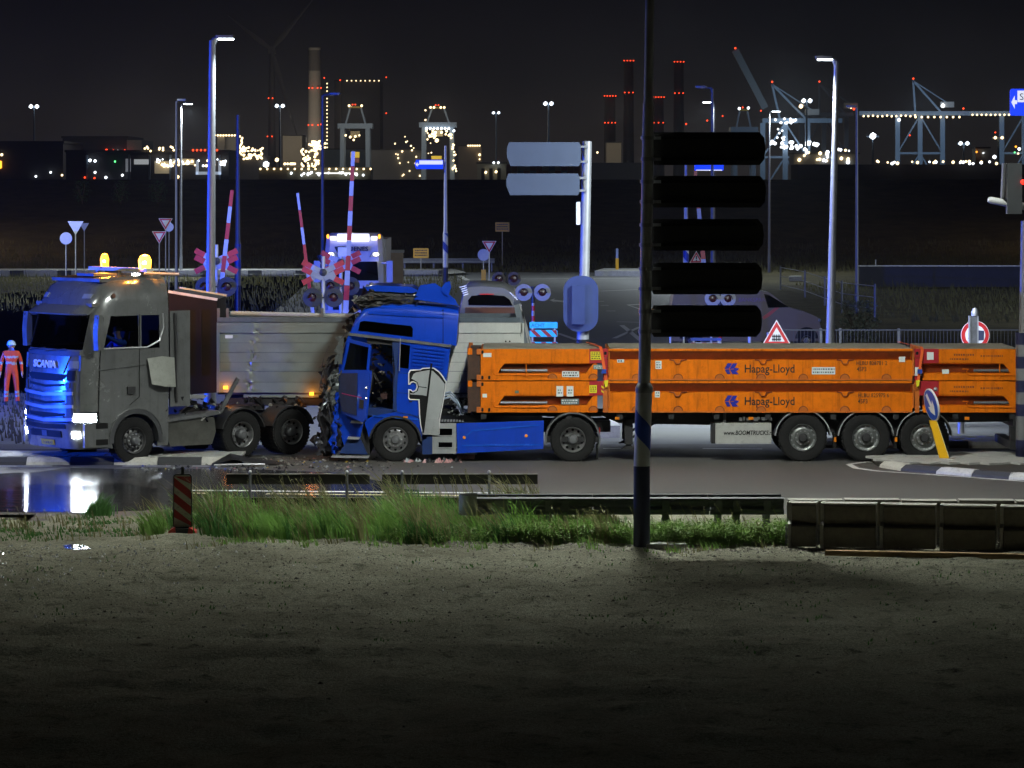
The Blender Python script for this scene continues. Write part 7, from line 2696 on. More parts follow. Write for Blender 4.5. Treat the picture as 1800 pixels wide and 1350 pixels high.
def lit_sign(pxa, pxb, ya, yb, Y, lab, white_top=True, arrow='l', txt=None, post_px=None, rot=0.0):
    A, Bq = PX(pxa, yb, Y), PX(pxb, ya, Y)
    t = thing('lit_direction_sign', lab, 'sign', ((A.x + Bq.x) / 2, Y, A.z), rot, 'lit blue direction signs')
    hw, h = (Bq.x - A.x) / 2, Bq.z - A.z
    MB().prism([(-hw, h * .5), (-hw * .9, 0), (hw, 0), (hw, h), (-hw * .9, h)] if arrow == 'l' else rrect(-hw, hw, 0, h, .05), 0.0, 0.15, 'xz').build('box', em('sign_glow_blue', (0.006, 0.045, 0.75), 1.0), t)
    if white_top:
        MB().box(-hw * .68, hw * .97, -0.02, -0.003, h * .50, h * .93).build('white_panel', em('sign_glow_white', (0.72, 0.74, 0.80), 0.9), t)
        MB().prism([(-hw * .95, h * .5), (-hw * .8, h * .75), (-hw * .8, h * .57), (-hw * .70, h * .57), (-hw * .70, h * .43), (-hw * .8, h * .43), (-hw * .8, h * .25)], -0.02, -0.003, 'xz').build('arrow', em('sign_glow_white', (0.72, 0.74, 0.80), 0.9), t)
    else:
        MB().box(-hw * .9, hw * .9, -0.02, -0.003, h * .88, h * .99).build('white_edge', em('sign_glow_white', (0.72, 0.74, 0.80), 0.9), t)
        MB().box(-hw * .9, hw * .9, -0.02, -0.003, 0.0, h * .14).build('white_edge', em('sign_glow_white', (0.72, 0.74, 0.80), 0.9), t)
    if txt:
        text('lettering', txt, h * .36, mat('print_teal_grey', (0.05, 0.16, 0.20), 0.5), t, (-hw * .60, -0.024, h * .58))
    if post_px:
        x_ = (post_px - 900) / F * Y - (A.x + Bq.x) / 2
        MB().tube((x_, 0.25, -A.z), (x_, 0.25, h + .2), 0.09, n=10).build('post', DKP, t)
        MB().box(min(x_, hw * .5), max(x_, hw * .5), 0.15, 0.25, h * .4, h * .6).build('bracket', DKP, t)
    return t


lit_sign(729, 779, 281, 297, 169.6, 'small lit blue and white arrow sign left of the two grey sign boards')
lit_sign(1221, 1272, 288, 300, 169.6, 'lit blue sign glimpsed under the topmost black board', False, 'r')
lit_sign(1776, 1856, 156, 203, 84, 'large lit blue and white sign cut off by the right edge of the photo', True, 'r', 'Syn 6', 1850, R(-6))

# traffic signal on an arm at the right edge
t = thing('traffic_light', 'dull traffic light on an arm at the right edge of the photo', 'traffic light', (PX(1835, 600, 66).x, 66, 0))
ox = PX(1835, 600, 66).x
MB().ringtube([(0, 0, 0), (0, 0, 7.2)], [0.14, 0.09], 14).build('mast', POLE, t)
A, Bq = PX(1737, 351, 66), PX(1835, 370, 66)
b = MB()
b.ringtube([(A.x - ox, 0, A.z), (A.x - ox + .05, 0, A.z - .01), (0, 0, Bq.z)], [0.05, 0.07, 0.08], 10)
b.build('arm', POLE, t)
C0, C1 = PX(1769, 376, 66), PX(1795, 287, 66)
MB().box(C0.x - ox, C1.x - ox, -0.12, 0.10, C0.z, C1.z, 0.03).build('housing', mat('housing_grey', (0.06, 0.065, 0.07), 0.5), t)
MB().prism([(C0.x - ox - .10, C0.z + .3), (C0.x - ox - .06, C0.z + .3), (C0.x - ox - .03, C1.z), (C0.x - ox - .07, C1.z)], -0.12, 0.12, 'xz').build('backboard', DARKSTEEL, t)
MB().lathe([(0.05, 0), (0.04, -.05), (0.001, -.06)], (PX(1797, 320, 66).x - ox, -0.13, PX(0, 320, 66).z), n=12).build('red_lens', em('red_signal_glow', (1.0, 0.02, 0.01), 3.0), t)

# ------------------------------------------------------------------ vehicles behind
VY = 143.0
vx = PX(621, 500, VY).x
t = thing('white_truck', 'white truck facing the camera with a bright light board on its roof, behind the crossing', 'truck', (vx, VY, 0))
WP = mat('truck_white_paint', (0.62, 0.62, 0.68), 0.35, 0, 0.05, 3, coat=0.3)
k = VY / F
zq = lambda q_: CAM_H - (q_ - HOR) * k
b = MB()
lp = []
for z, hw, fy in ((0.4, 1.22, 0.0), (1.2, 1.25, -0.03), (2.0, 1.25, 0.0), (2.9, 1.23, 0.22), (3.1, 1.22, 0.20), (3.85, 1.16, 0.5), (4.0, 1.0, 0.7)):
    lp.append([(-hw, 2.3, z), (-hw, fy + .35, z), (-hw + .18, fy + .08, z), (0, fy, z), (hw - .18, fy + .08, z), (hw, fy + .35, z), (hw, 2.3, z)])
b.loft(lp)
b.build('cab', WP, t, 30)
MB().prism([(-1.05, 2.02), (1.05, 2.02), (1.0, 2.82), (-1.0, 2.82)], -0.02, 0.10, 'xz', 0, Matrix.Translation((0, 0.03, 0)) @ Matrix.Rotation(0, 4, 'X')).build('windscreen', glass('black_glass', (0.08, 0.09, 0.09), 0.6), t)
MB().box(-0.85, 0.85, -0.06, -0.005, 0.8, 1.7, 0.03).build('grille', BLACK, t)
MB().box(-1.2, 1.2, -0.08, 0.02, 0.4, 0.78, 0.03).build('bumper', WP, t)
z0, z1 = zq(425), zq(411)
MB().prism(rrect(-0.70, 0.66, z0, z1, 0.06), 0.30, 0.40, 'xz').build('light_board', em('board_glow', (0.95, 0.93, 0.88), 1.3), t)
for s in (-1, 1):
    MB().prism(rrect(s * .86 - .14, s * .86 + .14, z0 + .05, z1 - .1, 0.05), 0.32, 0.40, 'xz').build('spot_lamp', em('board_glow', (0.95, 0.93, 0.88), 1.3), t)
    MB().ball((s * 1.08, 0.30, (z0 + z1) / 2 + .05), (0.06, 0.06, 0.10)).build('corner_lamp', LAMPORANGE, t)
    MB().ball((s * 0.95, 0.05, zq(447)), (0.13, 0.06, 0.07)).build('headlamp', em('board_lamp', (1, 0.96, 0.85), 8.0), t)
    MB().prism([(s * .66, 3.0), (s * 1.02, 3.02), (s * 1.02, 3.2), (s * .78, 3.22)], 0.16, 0.20, 'xz').build('upper_lamp', mat('lamp_glass', (0.45, 0.5, 0.55), 0.1, 0.6), t)
    b = MB()
    b.tube((s * 1.2, 0.3, 2.75), (s * 1.5, 0.1, 2.75), 0.04)
    b.box(s * 1.52 - .13, s * 1.52 + .13, 0.0, 0.2, 1.95, 2.85, 0.05)
    b.build('mirror', WP, t)
b = MB()
for i in range(5):
    x_ = -0.52 + i * .26
    b.box(x_ - .015, x_ + .015, 0.285, 0.299, z0 + .12, z1 - .14)
b.build('board_mark', mat('mark_red', (0.4, 0.02, 0.05), 0.4), t)
text('lettering', 'H. JOENES', 0.26, mat('print_dark_blue', (0.01, 0.01, 0.05), 0.5), t, (0, 0.12, zq(437) - .1), bold=.006, ext=.05, align='CENTER', sx=1.05)
MB().box(-1.27, 1.27, 2.6, 9.0, 0.9, 3.7, 0.03).build('body_box', WP, t)
for x_ in (-1.05, 1.05):
    wheel(t, (x_ - .15 if x_ < 0 else x_ + .15, 1.0, 0.5), 0.5, 0.3, 'steel', rotz=pi / 2 * (1 if x_ > 0 else -1))
lamp('truck_board_light', 'SPOT', (vx, VY - .4, 3.95), 500, (1, 0.95, 0.9), 0.2, (vx, VY - 10, 0), 120, 0.6)

p = PX(692, 480, 152)
t = thing('concrete_pillar', 'tan concrete block standing right of the white truck', 'block', (p.x, 152, 0))
MB().box(-0.42, 0.42, -0.4, 0.4, 0, zq(452) + .0, 0.05).build('block', mat('concrete_tan', (0.34, 0.26, 0.19), 0.8, 0, 0.15, 3, 0.3, 20), t)
MB().box(-0.46, 0.46, -0.44, 0.44, zq(452) + .002, zq(452) + .12, 0.03).build('cap', PAVE, t)

# grey van behind the tipper, seen over its side
t = thing('grey_van', 'grey van with a dark curved windscreen seen over the tail of the tipper trailer', 'van', (PX(862, 560, 96).x, 96, 0))
kk = 96 / F
vq = lambda pts: [((a - 862) * kk, CAM_H - (q_ - HOR) * kk) for a, q_ in pts]
GV = mat('van_grey_paint', (0.085, 0.085, 0.082), 0.4, 0.1, 0.05, 3)
b = MB()
o1 = vq([(815, 508), (822, 501), (850, 499), (886, 502), (903, 512), (910, 540), (912, 665), (808, 665), (808, 540)])
lps = []
cx_, cz_ = 0.0, 2.0
for y_, s_ in ((0.0, 0.97), (0.15, 1.0), (3.6, 1.0), (3.8, 0.95)):
    lps.append([(x * s_, y_, z if z < 1 else 1 + (z - 1) * s_) for x, z in o1])
b.loft(lps)
b.build('body', GV, t, 40)
MB().prism(vq([(824, 536), (823, 528), (829, 520), (850, 518), (886, 520), (896, 527), (901, 537)]), -0.03, -0.004, 'xz').build('windscreen', glass('black_glass', (0.08, 0.09, 0.09), 0.6), t)
b = MB()
lps = []
for y_, zt in ((0.0, 540), (-0.5, 543), (-0.9, 550), (-1.0, 560)):
    q0 = vq([(818, 600), (818, zt), (905, zt), (905, 600)])
    lps.append([(x, y_ - .01, z) for x, z in q0])
b.loft(lps)
b.build('bonnet', mat('bonnet_brown', (0.12, 0.05, 0.03), 0.4, 0.2), t, 30)
b = MB()
for k_ in range(5):
    (ax, az), (bx, bz) = vq([(808 + k_ * 1.6, 505 + k_ * 3.6), (820 + k_ * .8, 502 + k_ * 3.6)])
    b.bar((ax, -0.01, az), (bx, -0.01, bz), 0.02, 0.02)
    (ax, az), (bx, bz) = vq([(896 + k_ * 3.0, 514 + k_ * 3.2), (908 + k_ * 2.2, 524 + k_ * 3.4)])
    b.bar((ax, -0.01, az), (bx, -0.01, bz), 0.02, 0.02)
b.build('roof_fin', WHITE, t)
MB().box(-0.3, 0.1, -0.06, -0.035, vq([(0, 518)])[0][1], vq([(0, 516)])[0][1]).build('red_marker', mat('lens_red', (0.35, 0.02, 0.015), 0.25), t)
for x_ in (-0.7, 0.7):
    wheel(t, (x_, 0.3, 0.36), 0.36, 0.22, 'steel', rotz=pi / 2)

# white van in the side view
VQ = 125.0
kv = VQ / F
v0 = PX(1310, 600, VQ).x
t = thing('white_van', 'pale van with a dark slanted side window and red stripe behind the lowest black boards', 'van', (v0, VQ, 0))
vv = lambda pts: [((a - 900) * kv - v0, CAM_H - (q_ - HOR) * kv) for a, q_ in pts]
VP = mat('van_dusky_paint', (0.085, 0.052, 0.045), 0.4, 0, 0.05, 3)
b = MB()
side = vv([(1182, 600), (1180, 540), (1184, 517), (1200, 512), (1340, 512), (1352, 514), (1388, 541), (1415, 548), (1438, 558), (1443, 575), (1443, 600)])
b.loft([[(x, y_, z) for x, z in side] for y_ in (0.0, 1.9)])
b.build('body', VP, t, 30)
MB().prism(vv([(1343, 517), (1351, 518), (1387, 540), (1374, 540.5), (1350, 541)]), -0.02, -0.003, 'xz').build('side_window', glass('black_glass', (0.08, 0.09, 0.09), 0.6), t)
MB().prism(vv([(1342, 562), (1352, 556), (1370, 540.8), (1362, 541.0), (1346, 553), (1340, 557)]), -0.012, -0.003, 'xz').build('red_stripe', mat('van_stripe_red', (0.35, 0.015, 0.03), 0.4), t)
text('lettering', 'BANKSPARER', 0.20, mat('print_purple', (0.10, 0.04, 0.16), 0.5), t, (vv([(1298, 0)])[0][0], -0.01, vv([(0, 530)])[0][1]), sx=1.0)
for p_ in (1215, 1418):
    b = MB()
    xw = vv([(p_, 0)])[0][0]
    b.prism(arc(xw, 0.42, 0.42, 0, pi, 14), -0.012, 0.05, 'xz')
    b.build('wheel_arch', BLACK, t)
    wheel(t, (xw, -0.02, 0.34), 0.34, 0.22, 'steel')
    wheel(t, (xw, 1.92, 0.34), 0.34, 0.22, 'steel', 1)
MB().ball((vv([(1440, 0)])[0][0], 0.12, vv([(0, 563)])[0][1]), (0.10, 0.14, 0.09)).build('headlamp', mat('lamp_glass', (0.45, 0.5, 0.55), 0.1, 0.6), t)

# ------------------------------------------------------------------ fences, shrub, low wall on the right
t = thing('mesh_fence', 'grey bar fence behind the orange racks, right of the leaning lamp', 'fence', (12.0, 105, 0))
zf = CAM_H - (580 - HOR) * 105 / F
b = MB()
x = -4.0
while x < 8.0:
    b.box(x - .006, x + .006, -.006, .006, 0.1, zf)
    x += 0.11
b.build('wire_panel', mat('fence_wire', (0.06, 0.063, 0.068), 0.6, 0.1), t)
b = MB()
for z_ in (zf, zf * .55, 0.15):
    b.box(-4.0, 8.0, -0.02, 0.02, z_ - .02, z_ + .02)
b.build('rail', mat('fence_wire', (0.06, 0.063, 0.068), 0.6, 0.1), t)
for x in (-4.0, -2.5, -1.9, -0.1, 2.2, 4.5, 6.8):
    MB().box(x - .035, x + .035, 0.0, 0.06, 0, zf + .05).build('post', DARKSTEEL, t)
for i, px in enumerate((1160, 1182, 1227, 1290, 1320)):
    p = G(px, 612)
    t = thing('fence_post', ['short white post under the lowest black board, leftmost', 'short white post beside the barricade with the blue top', 'short white post behind the barricade stripes', 'tall white post right of the barricade', 'faint white post left of the red triangle sign'][i], 'post', (p.x, 118, 0), 0, 'white marker posts behind the racks')
    MB().tube((0, 0, 0), (0, 0, 0.9 + (0.9 if i == 3 else 0)), 0.035 + (.02 if i == 3 else 0), n=8).build('post', WHITE, t)
    MB().ball((0, 0, 0.92 + (0.9 if i == 3 else 0)), 0.05, 8, 5).build('cap', STEEL, t)
t = thing('wire_fence', 'dark wire fence running down from the far verge right of the black boards', 'fence', (0, 0, 0))
b = MB()
pts = [PX(a, q_, Y) for a, q_, Y in ((1372, 470, 195), (1415, 478, 182), (1450, 489, 170), (1480, 497, 160), (1538, 503, 150), (1546, 560, 149))]
for zz_ in (0, 0.5, 1.0):
    b.ringtube([p_ - Vector((0, 0, zz_)) for p_ in pts[:5]], 0.02, 5)
b.build('wire', DKP, t)
for p_ in pts[:5]:
    MB().tube((p_.x, p_.y, 0), (p_.x, p_.y, p_.z + .1), 0.05, n=6).build('post', DKP, t)
t = thing('low_wall', 'long low dark wall with a pale top rail on the right, beyond the fence', 'wall', (0, 200, 0))
x0, x1 = (1510 - 900) / F * 200, 45.0
MB().box(x0, x1, 0, 0.3, 0, 1.2, 0.01).build('wall', mat('wall_dark', (0.045, 0.045, 0.05), 0.8, 0, 0.2, 1), t)
MB().box(x0 - .05, x1, -0.04, 0.34, 1.202, 1.27, 0.01).build('top_rail', STEEL, t)
MB().tube((x0 + 1.0, 0.1, 0), (x0 + 1.0, 0.1, 1.6), 0.05, n=6).build('post', STEEL, t)


def shrub(px, py, Y, w_, h_, m, lab, seed, n=900):
    p = PX(px, py, Y)
    t = thing('shrub', lab, 'shrub', (p.x, Y, dike(Y)))
    rnd = random.Random(seed)
    b = MB()
    for k in range(7):
        a = rnd.uniform(0, 6.28)
        b.ringtube([(0, 0, 0), (cos(a) * w_ * .2, sin(a) * w_ * .2, h_ * .5), (cos(a) * w_ * .4, sin(a) * w_ * .4, h_ * .85)], [0.04, 0.025, 0.01], 5)
    b.build('stems', mat('bark_brown', (0.06, 0.045, 0.03), 0.9), t)
    V, Fc = [], []
    for k in range(n):
        a, r_, zz_ = rnd.uniform(0, 6.28), rnd.random() ** .6, rnd.uniform(.12, 1)
        rr = w_ * .5 * r_ * (1.15 - .6 * abs(zz_ - .5)) * (1 + .35 * MN.noise(Vector((a * 1.5, zz_ * 3, seed))))
        c = Vector((rr * cos(a), rr * sin(a), zz_ * h_))
        u_ = Vector((rnd.uniform(-1, 1), rnd.uniform(-1, 1), rnd.uniform(-1, 1))).normalized() * .07
        v_ = u_.cross(Vector((rnd.uniform(-1, 1), rnd.uniform(-1, 1), 1))).normalized() * .035
        i0 = len(V)
        V += [tuple(c - u_), tuple(c + v_), tuple(c + u_), tuple(c - v_)]
        Fc.append((i0, i0 + 1, i0 + 2, i0 + 3))
    me = bpy.data.meshes.new('leaves')
    me.from_pydata(V, [], Fc)
    stuff(put('leaves', me, m, t))
    return t


shrub(1508, 560, 128, 1.5, 1.7, mat('leaf_grey_green', (0.10, 0.12, 0.09), 0.6, 0, 0.4, 4), 'small pale shrub behind the bar fence right of the leaning lamp', 3)
for i, px in enumerate((145, 212, 278)):
    shrub(px, 350, 318, 1.6, 2.2, DARKGREEN, ['small dark shrub on the dike slope, nearest the left edge', 'small dark shrub on the dike slope between two others', 'small dark shrub on the dike slope left of the slim lamp posts'][i], 10 + i, 400)

# grassy verges beyond the crossing
def verge(n, area, h, m, seed):
    rnd = random.Random(seed)
    V, Fc = [], []
    for _ in range(n):
        x, y = rnd.uniform(area[0], area[1]), rnd.uniform(area[2], area[3])
        z0 = ground_z(x, y)
        hh = h * rnd.uniform(.4, 1.1) * (0.6 + MN.noise(Vector((x * .3, y * .3, seed))))
        dx = rnd.gauss(-.1, .15) * hh
        wv = rnd.uniform(.02, .045)
        i0 = len(V)
        V += [(x - wv, y, z0), (x + wv, y, z0), (x + dx, y + rnd.gauss(0, .05), z0 + hh)]
        Fc.append((i0, i0 + 1, i0 + 2))
    me = bpy.data.meshes.new('verge_grass')
    me.from_pydata(V, [], Fc)
    stuff(put('verge_grass', me, m))


# unseen street lamps added on either side to light the signs, verges and dike
for x_, y_, lab in ((-31, 164, 'added unseen lamp post on the left verge, just out of the picture'), (36, 150, 'added unseen lamp post behind the low wall, just out of the picture')):
    lamp_post('street_lamp', lab, (x_, y_, 0), 10.5, 0.8, 1 if x_ < 0 else -1, 0.1, 0.06)
    lamp('street_lamp_light', 'SPOT', (x_ * .97, y_, 10.2), 13000 if x_ < 0 else 9000, COLD, 0.2, (x_ * .8, y_ + 6, 0), 172, 0.9)
for x_, lab, P_ in ((-56, 'added unseen lamp post lighting the dike, far out to the left', 9000), (58, 'added unseen lamp post lighting the dike, far out to the right', 5000)):  # unseen pair, added to lighten the dike slope
    lamp_post('street_lamp', lab, (x_, 276, 0), 10.5, 0.8, 1 if x_ < 0 else -1, 0.1, 0.06)
    lamp('street_lamp_light', 'POINT', (x_ * .97, 276, 10.1), P_, (1, 0.74, 0.5), 0.2)
VG = leafmat('verge_grass_olive', (0.10, 0.095, 0.035))
verge(9000, (-8, 45, 233, 290), 0.7, VG, 4)
verge(7000, (-45, -3, 160, 221), 0.6, VG, 5)
verge(5000, (-45, -3, 237, 290), 0.6, VG, 6)
verge(2500, (4, 20, 100, 112), 0.35, VG, 7)
verge(2000, (17, 32, 150, 205), 0.6, VG, 8)
verge(1500, (-20, -11, 80, 98), 0.5, leafmat('verge_grass_brown', (0.07, 0.06, 0.03)), 9)

# ------------------------------------------------------------------ the port beyond the dike
dotm = {}


def dot(parent, p, r, m, name='light'):
    r *= 0.80
    k = (round(r, 2), m.name)
    if k not in dotm:
        bb = MB()
        bmesh.ops.create_icosphere(bb.bm, subdivisions=1, radius=r)
        dotm[k] = bb.mesh('light', None)
        dotm[k].materials.append(m)
    o = put(name, dotm[k], None, parent)
    o.location = p
    return o


def far(px, Y):
    return (px - 900) / F * Y


def fz(py, Y):
    return CAM_H + (HOR - py) * Y / F


CONCF = mat('far_concrete', (0.30, 0.285, 0.26), 0.8, 0, 0.1, 0.05)
STEELF = mat('far_steel_blue_grey', (0.20, 0.27, 0.36), 0.6, 0.1, 0.1, 0.1)
DARKF = mat('far_dark_cladding', (0.05, 0.05, 0.052), 0.8, 0, 0.15, 0.05)
BEIGEF = mat('far_beige_cladding', (0.40, 0.36, 0.29), 0.8, 0, 0.1, 0.05)
D1 = 1600.0
rf = random.Random(99)
LW, LWW, LO, LR_ = FARWHITE, LAMPWARM, LAMPORANGE, LAMPRED
BASE = 2.0


def block(name, lab, cat, pxa, pxb, py, Y, m, depth=20, lights=(), group=None, roof=True):
    """A far building at its real size: walls, roof edge, doors, and its lamps as parts."""
    x0, x1, z1 = far(pxa, Y), far(pxb, Y), fz(py, Y)
    t = thing(name, lab, cat, ((x0 + x1) / 2, Y, BASE), 0, group)
    w_, h_ = (x1 - x0) / 2, z1 - BASE
    MB().box(-w_, w_, 0, depth, 0, h_).build('walls', m, t)
    if roof:
        MB().box(-w_ - .3, w_ + .3, -.4, depth + .3, h_ + .01, h_ + .6).build('roof_edge', DARKF, t)
    for (px, pq, r, mm) in lights:
        dot(t, (far(px, Y) - (x0 + x1) / 2, -1.0, fz(pq, Y) - BASE), r, mm)
    return t


# chimney
Y = 2400.0
t = thing('chimney', 'tall tapering concrete chimney with rings of red lights', 'chimney', (far(553, Y), Y, BASE))
zt = fz(84, Y) - BASE
MB().lathe([(5.6, 0), (4.6, zt * .55), (4.0, zt - 2), (4.3, zt - 1.5), (4.3, zt), (3.4, zt)], (0, 0, 0), 'z', 24, cap=True).build('shaft', CONCF, t)
MB().lathe([(4.35, 0), (4.2, zt * .16)], (0, 0, zt * .835), 'z', 24).build('dark_top', mat('far_dark_grey', (0.13, 0.125, 0.12), 0.8, 0, 0.1, .05), t)
for py_, xs_ in ((155, (544, 550, 559, 565)), (220, (543, 550, 560)), (219, (565,))):
    for px in xs_:
        dot(t, (far(px, Y) - far(553, Y), -6, fz(py_, Y) - BASE), 0.75, LR_)
lamp('plant_floodlight', 'POINT', (far(575, Y) - 10, Y - 70, 35), 70000, (1, .86, .66), 2)

# power station block with its lit stair tower
t = block('power_station', 'dark power station block with a column of white lights, right of the chimney', 'building', 588, 668, 142, 2500, DARKF, 60,
          [(575, 147 + k * 6.6, .70, LWW) for k in range(18)] + [(610 + k * 8.0, 142, .65, LWW) for k in range(8)] + [(570, 137, .7, LR_), (598, 141, .7, LR_), (679, 136, .7, LR_), (679, 199, .7, LR_), (596, 197, .7, LR_)])
MB().box(far(590, 2500) - far(628, 2500), far(600, 2500) - far(628, 2500), -6, -0.1, 0, fz(143, 2500) - BASE).build('stair_tower', mat('far_brown_grey', (0.22, 0.19, 0.16), 0.8, 0, 0.1, .05), t)

# wind turbine
Y = 2000.0
t = thing('wind_turbine', 'dark wind turbine with one blade hanging down left of the chimney', 'wind turbine', (far(478, Y), Y, BASE))
hub = Vector((0, -4, fz(88, Y) - BASE))
WT = mat('turbine_grey', (0.14, 0.14, 0.145), 0.6)
MB().ringtube([(0, 0, 0), (0, 0, hub.z)], [2.6, 1.5], 14).build('tower', WT, t)
MB().box(-2, 2, -4, 6, hub.z - 2, hub.z + 2, 0.5).build('nacelle', WT, t)
for (px, py_) in ((402, 28), (556, -6), (527, 252)):
    e = Vector((far(px, Y) - far(478, Y), -5, fz(py_, Y) - BASE))
    b = MB()
    d = (e - hub)
    s_ = Vector((-d.z, 0, d.x)).normalized()
    L = [(0.0, .6), (.1, 1.2), (.25, 1.6), (.6, .9), (1.0, .15)]
    b.loft([[hub + d * a - s_ * w_, hub + d * a + Vector((0, -.4, 0)), hub + d * a + s_ * w_, hub + d * a + Vector((0, .4, 0))] for a, w_ in L])
    b.build('blade', WT, t)
for px, py_ in ((473, 173), (480, 173), (471, 240), (479, 240)):
    dot(t, (far(px, Y) - far(478, Y), -4, fz(py_, Y) - BASE), .55, LR_)


def gantry(name, lab, pxl, pxr, ptop, pgird, pbot, Y, lights, legw=2.0, group=None, m=STEELF, apex=None):
    """Stacking crane: four legs, portal girder, a frame on top with a lamp platform, trolley."""
    cx_ = (far(pxl, Y) + far(pxr, Y)) / 2
    t = thing(name, lab, 'crane', (cx_, Y, BASE), 0, group)
    hw = (far(pxr, Y) - far(pxl, Y)) / 2
    zg, zt, zb = fz(pgird, Y) - BASE, fz(ptop, Y) - BASE, 0
    for s in (-1, 1):
        for y_ in (0, 14):
            MB().bar((s * hw, y_, zb), (s * hw * .96, y_, zg), legw, legw).build('leg', m, t)
        MB().bar((s * hw, 0, zg * .45), (s * hw, 14, zg * .45), 1.0, 1.0).build('sill_beam', m, t)
    MB().box(-hw - 2, hw + 2, -1, 15, zg, zg + 2.4).build('girder', m, t)
    for s in (-1, 1):
        MB().bar((s * hw * .75, 6, zg + 2.4), (s * hw * .40, 6, zt), .8, .8).build('mast_strut', m, t)
    MB().box(-hw * .5, hw * .5, 4, 8, zt - .4, zt + .4).build('lamp_platform', mat('far_yellow', (0.45, 0.33, 0.04), 0.6), t)
    MB().box(-hw * .35, hw * .35, 1, 9, zg - 4.2, zg - 1.2).build('trolley', mat('far_trolley', (0.32, 0.28, 0.18), 0.6), t)
    for (px, py_, r, mm) in lights:
        dot(t, (far(px, Y) - cx_, -2, fz(py_, Y) - BASE), r, mm)
    return t


t = gantry('stacking_crane', 'grey stacking crane with a yellow load hanging under it, right of the power station', 601, 647, 188, 226, 295, D1,
       [(614, 186, .8, LWW), (620, 184, .45, LR_), (625, 184, .45, LR_), (636, 186, .8, LWW), (608, 238, .7, LWW), (616, 241, .8, LWW), (625, 240, .8, LWW), (622, 246, .7, LWW), (632, 238, .6, LWW)], group='cranes in the container yard')
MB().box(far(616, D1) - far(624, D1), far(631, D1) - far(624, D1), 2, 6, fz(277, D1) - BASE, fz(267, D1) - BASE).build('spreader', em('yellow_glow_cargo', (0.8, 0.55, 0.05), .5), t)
MB().box(far(616, D1) - far(624, D1), far(631, D1) - far(624, D1), 2, 8, fz(286, D1) - BASE, fz(278, D1) - BASE).build('container', mat('container_pink', (0.5, 0.2, 0.15), .6), t)
t = gantry('stacking_crane', 'brightly lit stacking crane with rows of lamps left of the two grey sign boards', 744, 795, 189, 224, 312, D1,
       [(757 + k * 6, 189, .75, LWW) for k in (0, 1, 3, 4)] + [(766, 185, .45, LR_), (771, 185, .45, LR_)] + [(750 + k * 6.5, 226, .85, LW) for k in range(7)] +
       [(rf.uniform(748, 794), rf.uniform(230, 243), rf.uniform(.5, .9), LWW) for k in range(22)] + [(768, 247, 1.3, LWW), (748, 194, .6, LWW), (748, 211, .6, LWW), (798, 230, .8, LW)] +
       [(797 + rf.uniform(-2, 6), rf.uniform(250, 305), .6, LWW) for k in range(18)], group='cranes in the container yard')
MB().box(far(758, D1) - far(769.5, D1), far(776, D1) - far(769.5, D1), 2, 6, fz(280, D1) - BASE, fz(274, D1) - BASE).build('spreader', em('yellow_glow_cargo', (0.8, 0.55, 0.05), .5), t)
gantry('stacking_crane', 'far small crane top with two white lamps above the black sign boards', 1292, 1325, 193, 232, 300, D1, [(1299, 191, .9, LW), (1305, 189, .5, LR_), (1315, 190, .9, LW), (1337, 195, .5, LR_)], group='cranes in the container yard')


def quay_crane(px, Y, lab, apex, beam_y, ptop, boom_l, boom_r, lights, boom_up=None, m=STEELF):
    """Ship-to-shore crane: portal legs with cross braces, A frame, long boom with lamps."""
    cx_ = far(px, Y)
    t = thing('quay_crane', lab, 'crane', (cx_, Y, BASE), 0, 'quay cranes on the right')
    hw = 17.0 * Y / 1600 * .62
    zb = fz(beam_y, Y) - BASE
    za = fz(ptop, Y) - BASE
    for s in (-1, 0, 1):
        MB().bar((s * hw, 0, 0), (s * hw, 0, zb), 2.2, 2.2).build('leg', m, t)
    for z0_, z1_ in ((zb * .5, zb), (0, zb * .5)):
        for s in (-1, 1):
            MB().bar((s * hw, 0, z0_), (0, 0, z1_), .7, .7).build('brace', m, t)
    MB().box(-hw, hw, -.6, .6, zb * .5 - .5, zb * .5 + .5).build('tie_beam', m, t)
    MB().box(far(boom_l, Y) - cx_, far(boom_r, Y) - cx_, -1.5, 1.5, zb, zb + 2.0).build('boom', m, t)
    ap = Vector((far(apex, Y) - cx_, 0, za))
    for e in ((-.2 * hw, zb), (hw * .9, zb + 2)):
        MB().bar((e[0], 0, e[1]), ap, .9, .9).build('frame_strut', m, t)
    MB().bar(ap, (hw * 1.3, 0, fz(beam_y - 20, Y) - BASE), .5, .5).build('stay', m, t)
    MB().box(hw * .9, hw * 1.5, -2, 2, fz(beam_y - 14, Y) - BASE, fz(beam_y - 24, Y) - BASE).build('machine_house', mat('far_house_grey', (0.35, 0.34, 0.33), .7), t)
    dot(t, ap + Vector((0, -1, 1)), .6, LR_)
    if boom_up:
        MB().bar((far(boom_up[0], Y) - cx_, 0, fz(boom_up[1], Y) - BASE), (far(boom_up[2], Y) - cx_, 0, fz(boom_up[3], Y) - BASE), 2.6, 3.0).build('raised_boom', mat('far_dark_steel', (0.10, 0.11, 0.12), .6), t)
        dot(t, (far(boom_up[2], Y) - cx_, -2, fz(boom_up[3] - 3, Y) - BASE), .6, LR_)
    for (a, q_, r, mm) in lights:
        dot(t, (far(a, Y) - cx_, -3, fz(q_, Y) - BASE), r, mm)
    return t


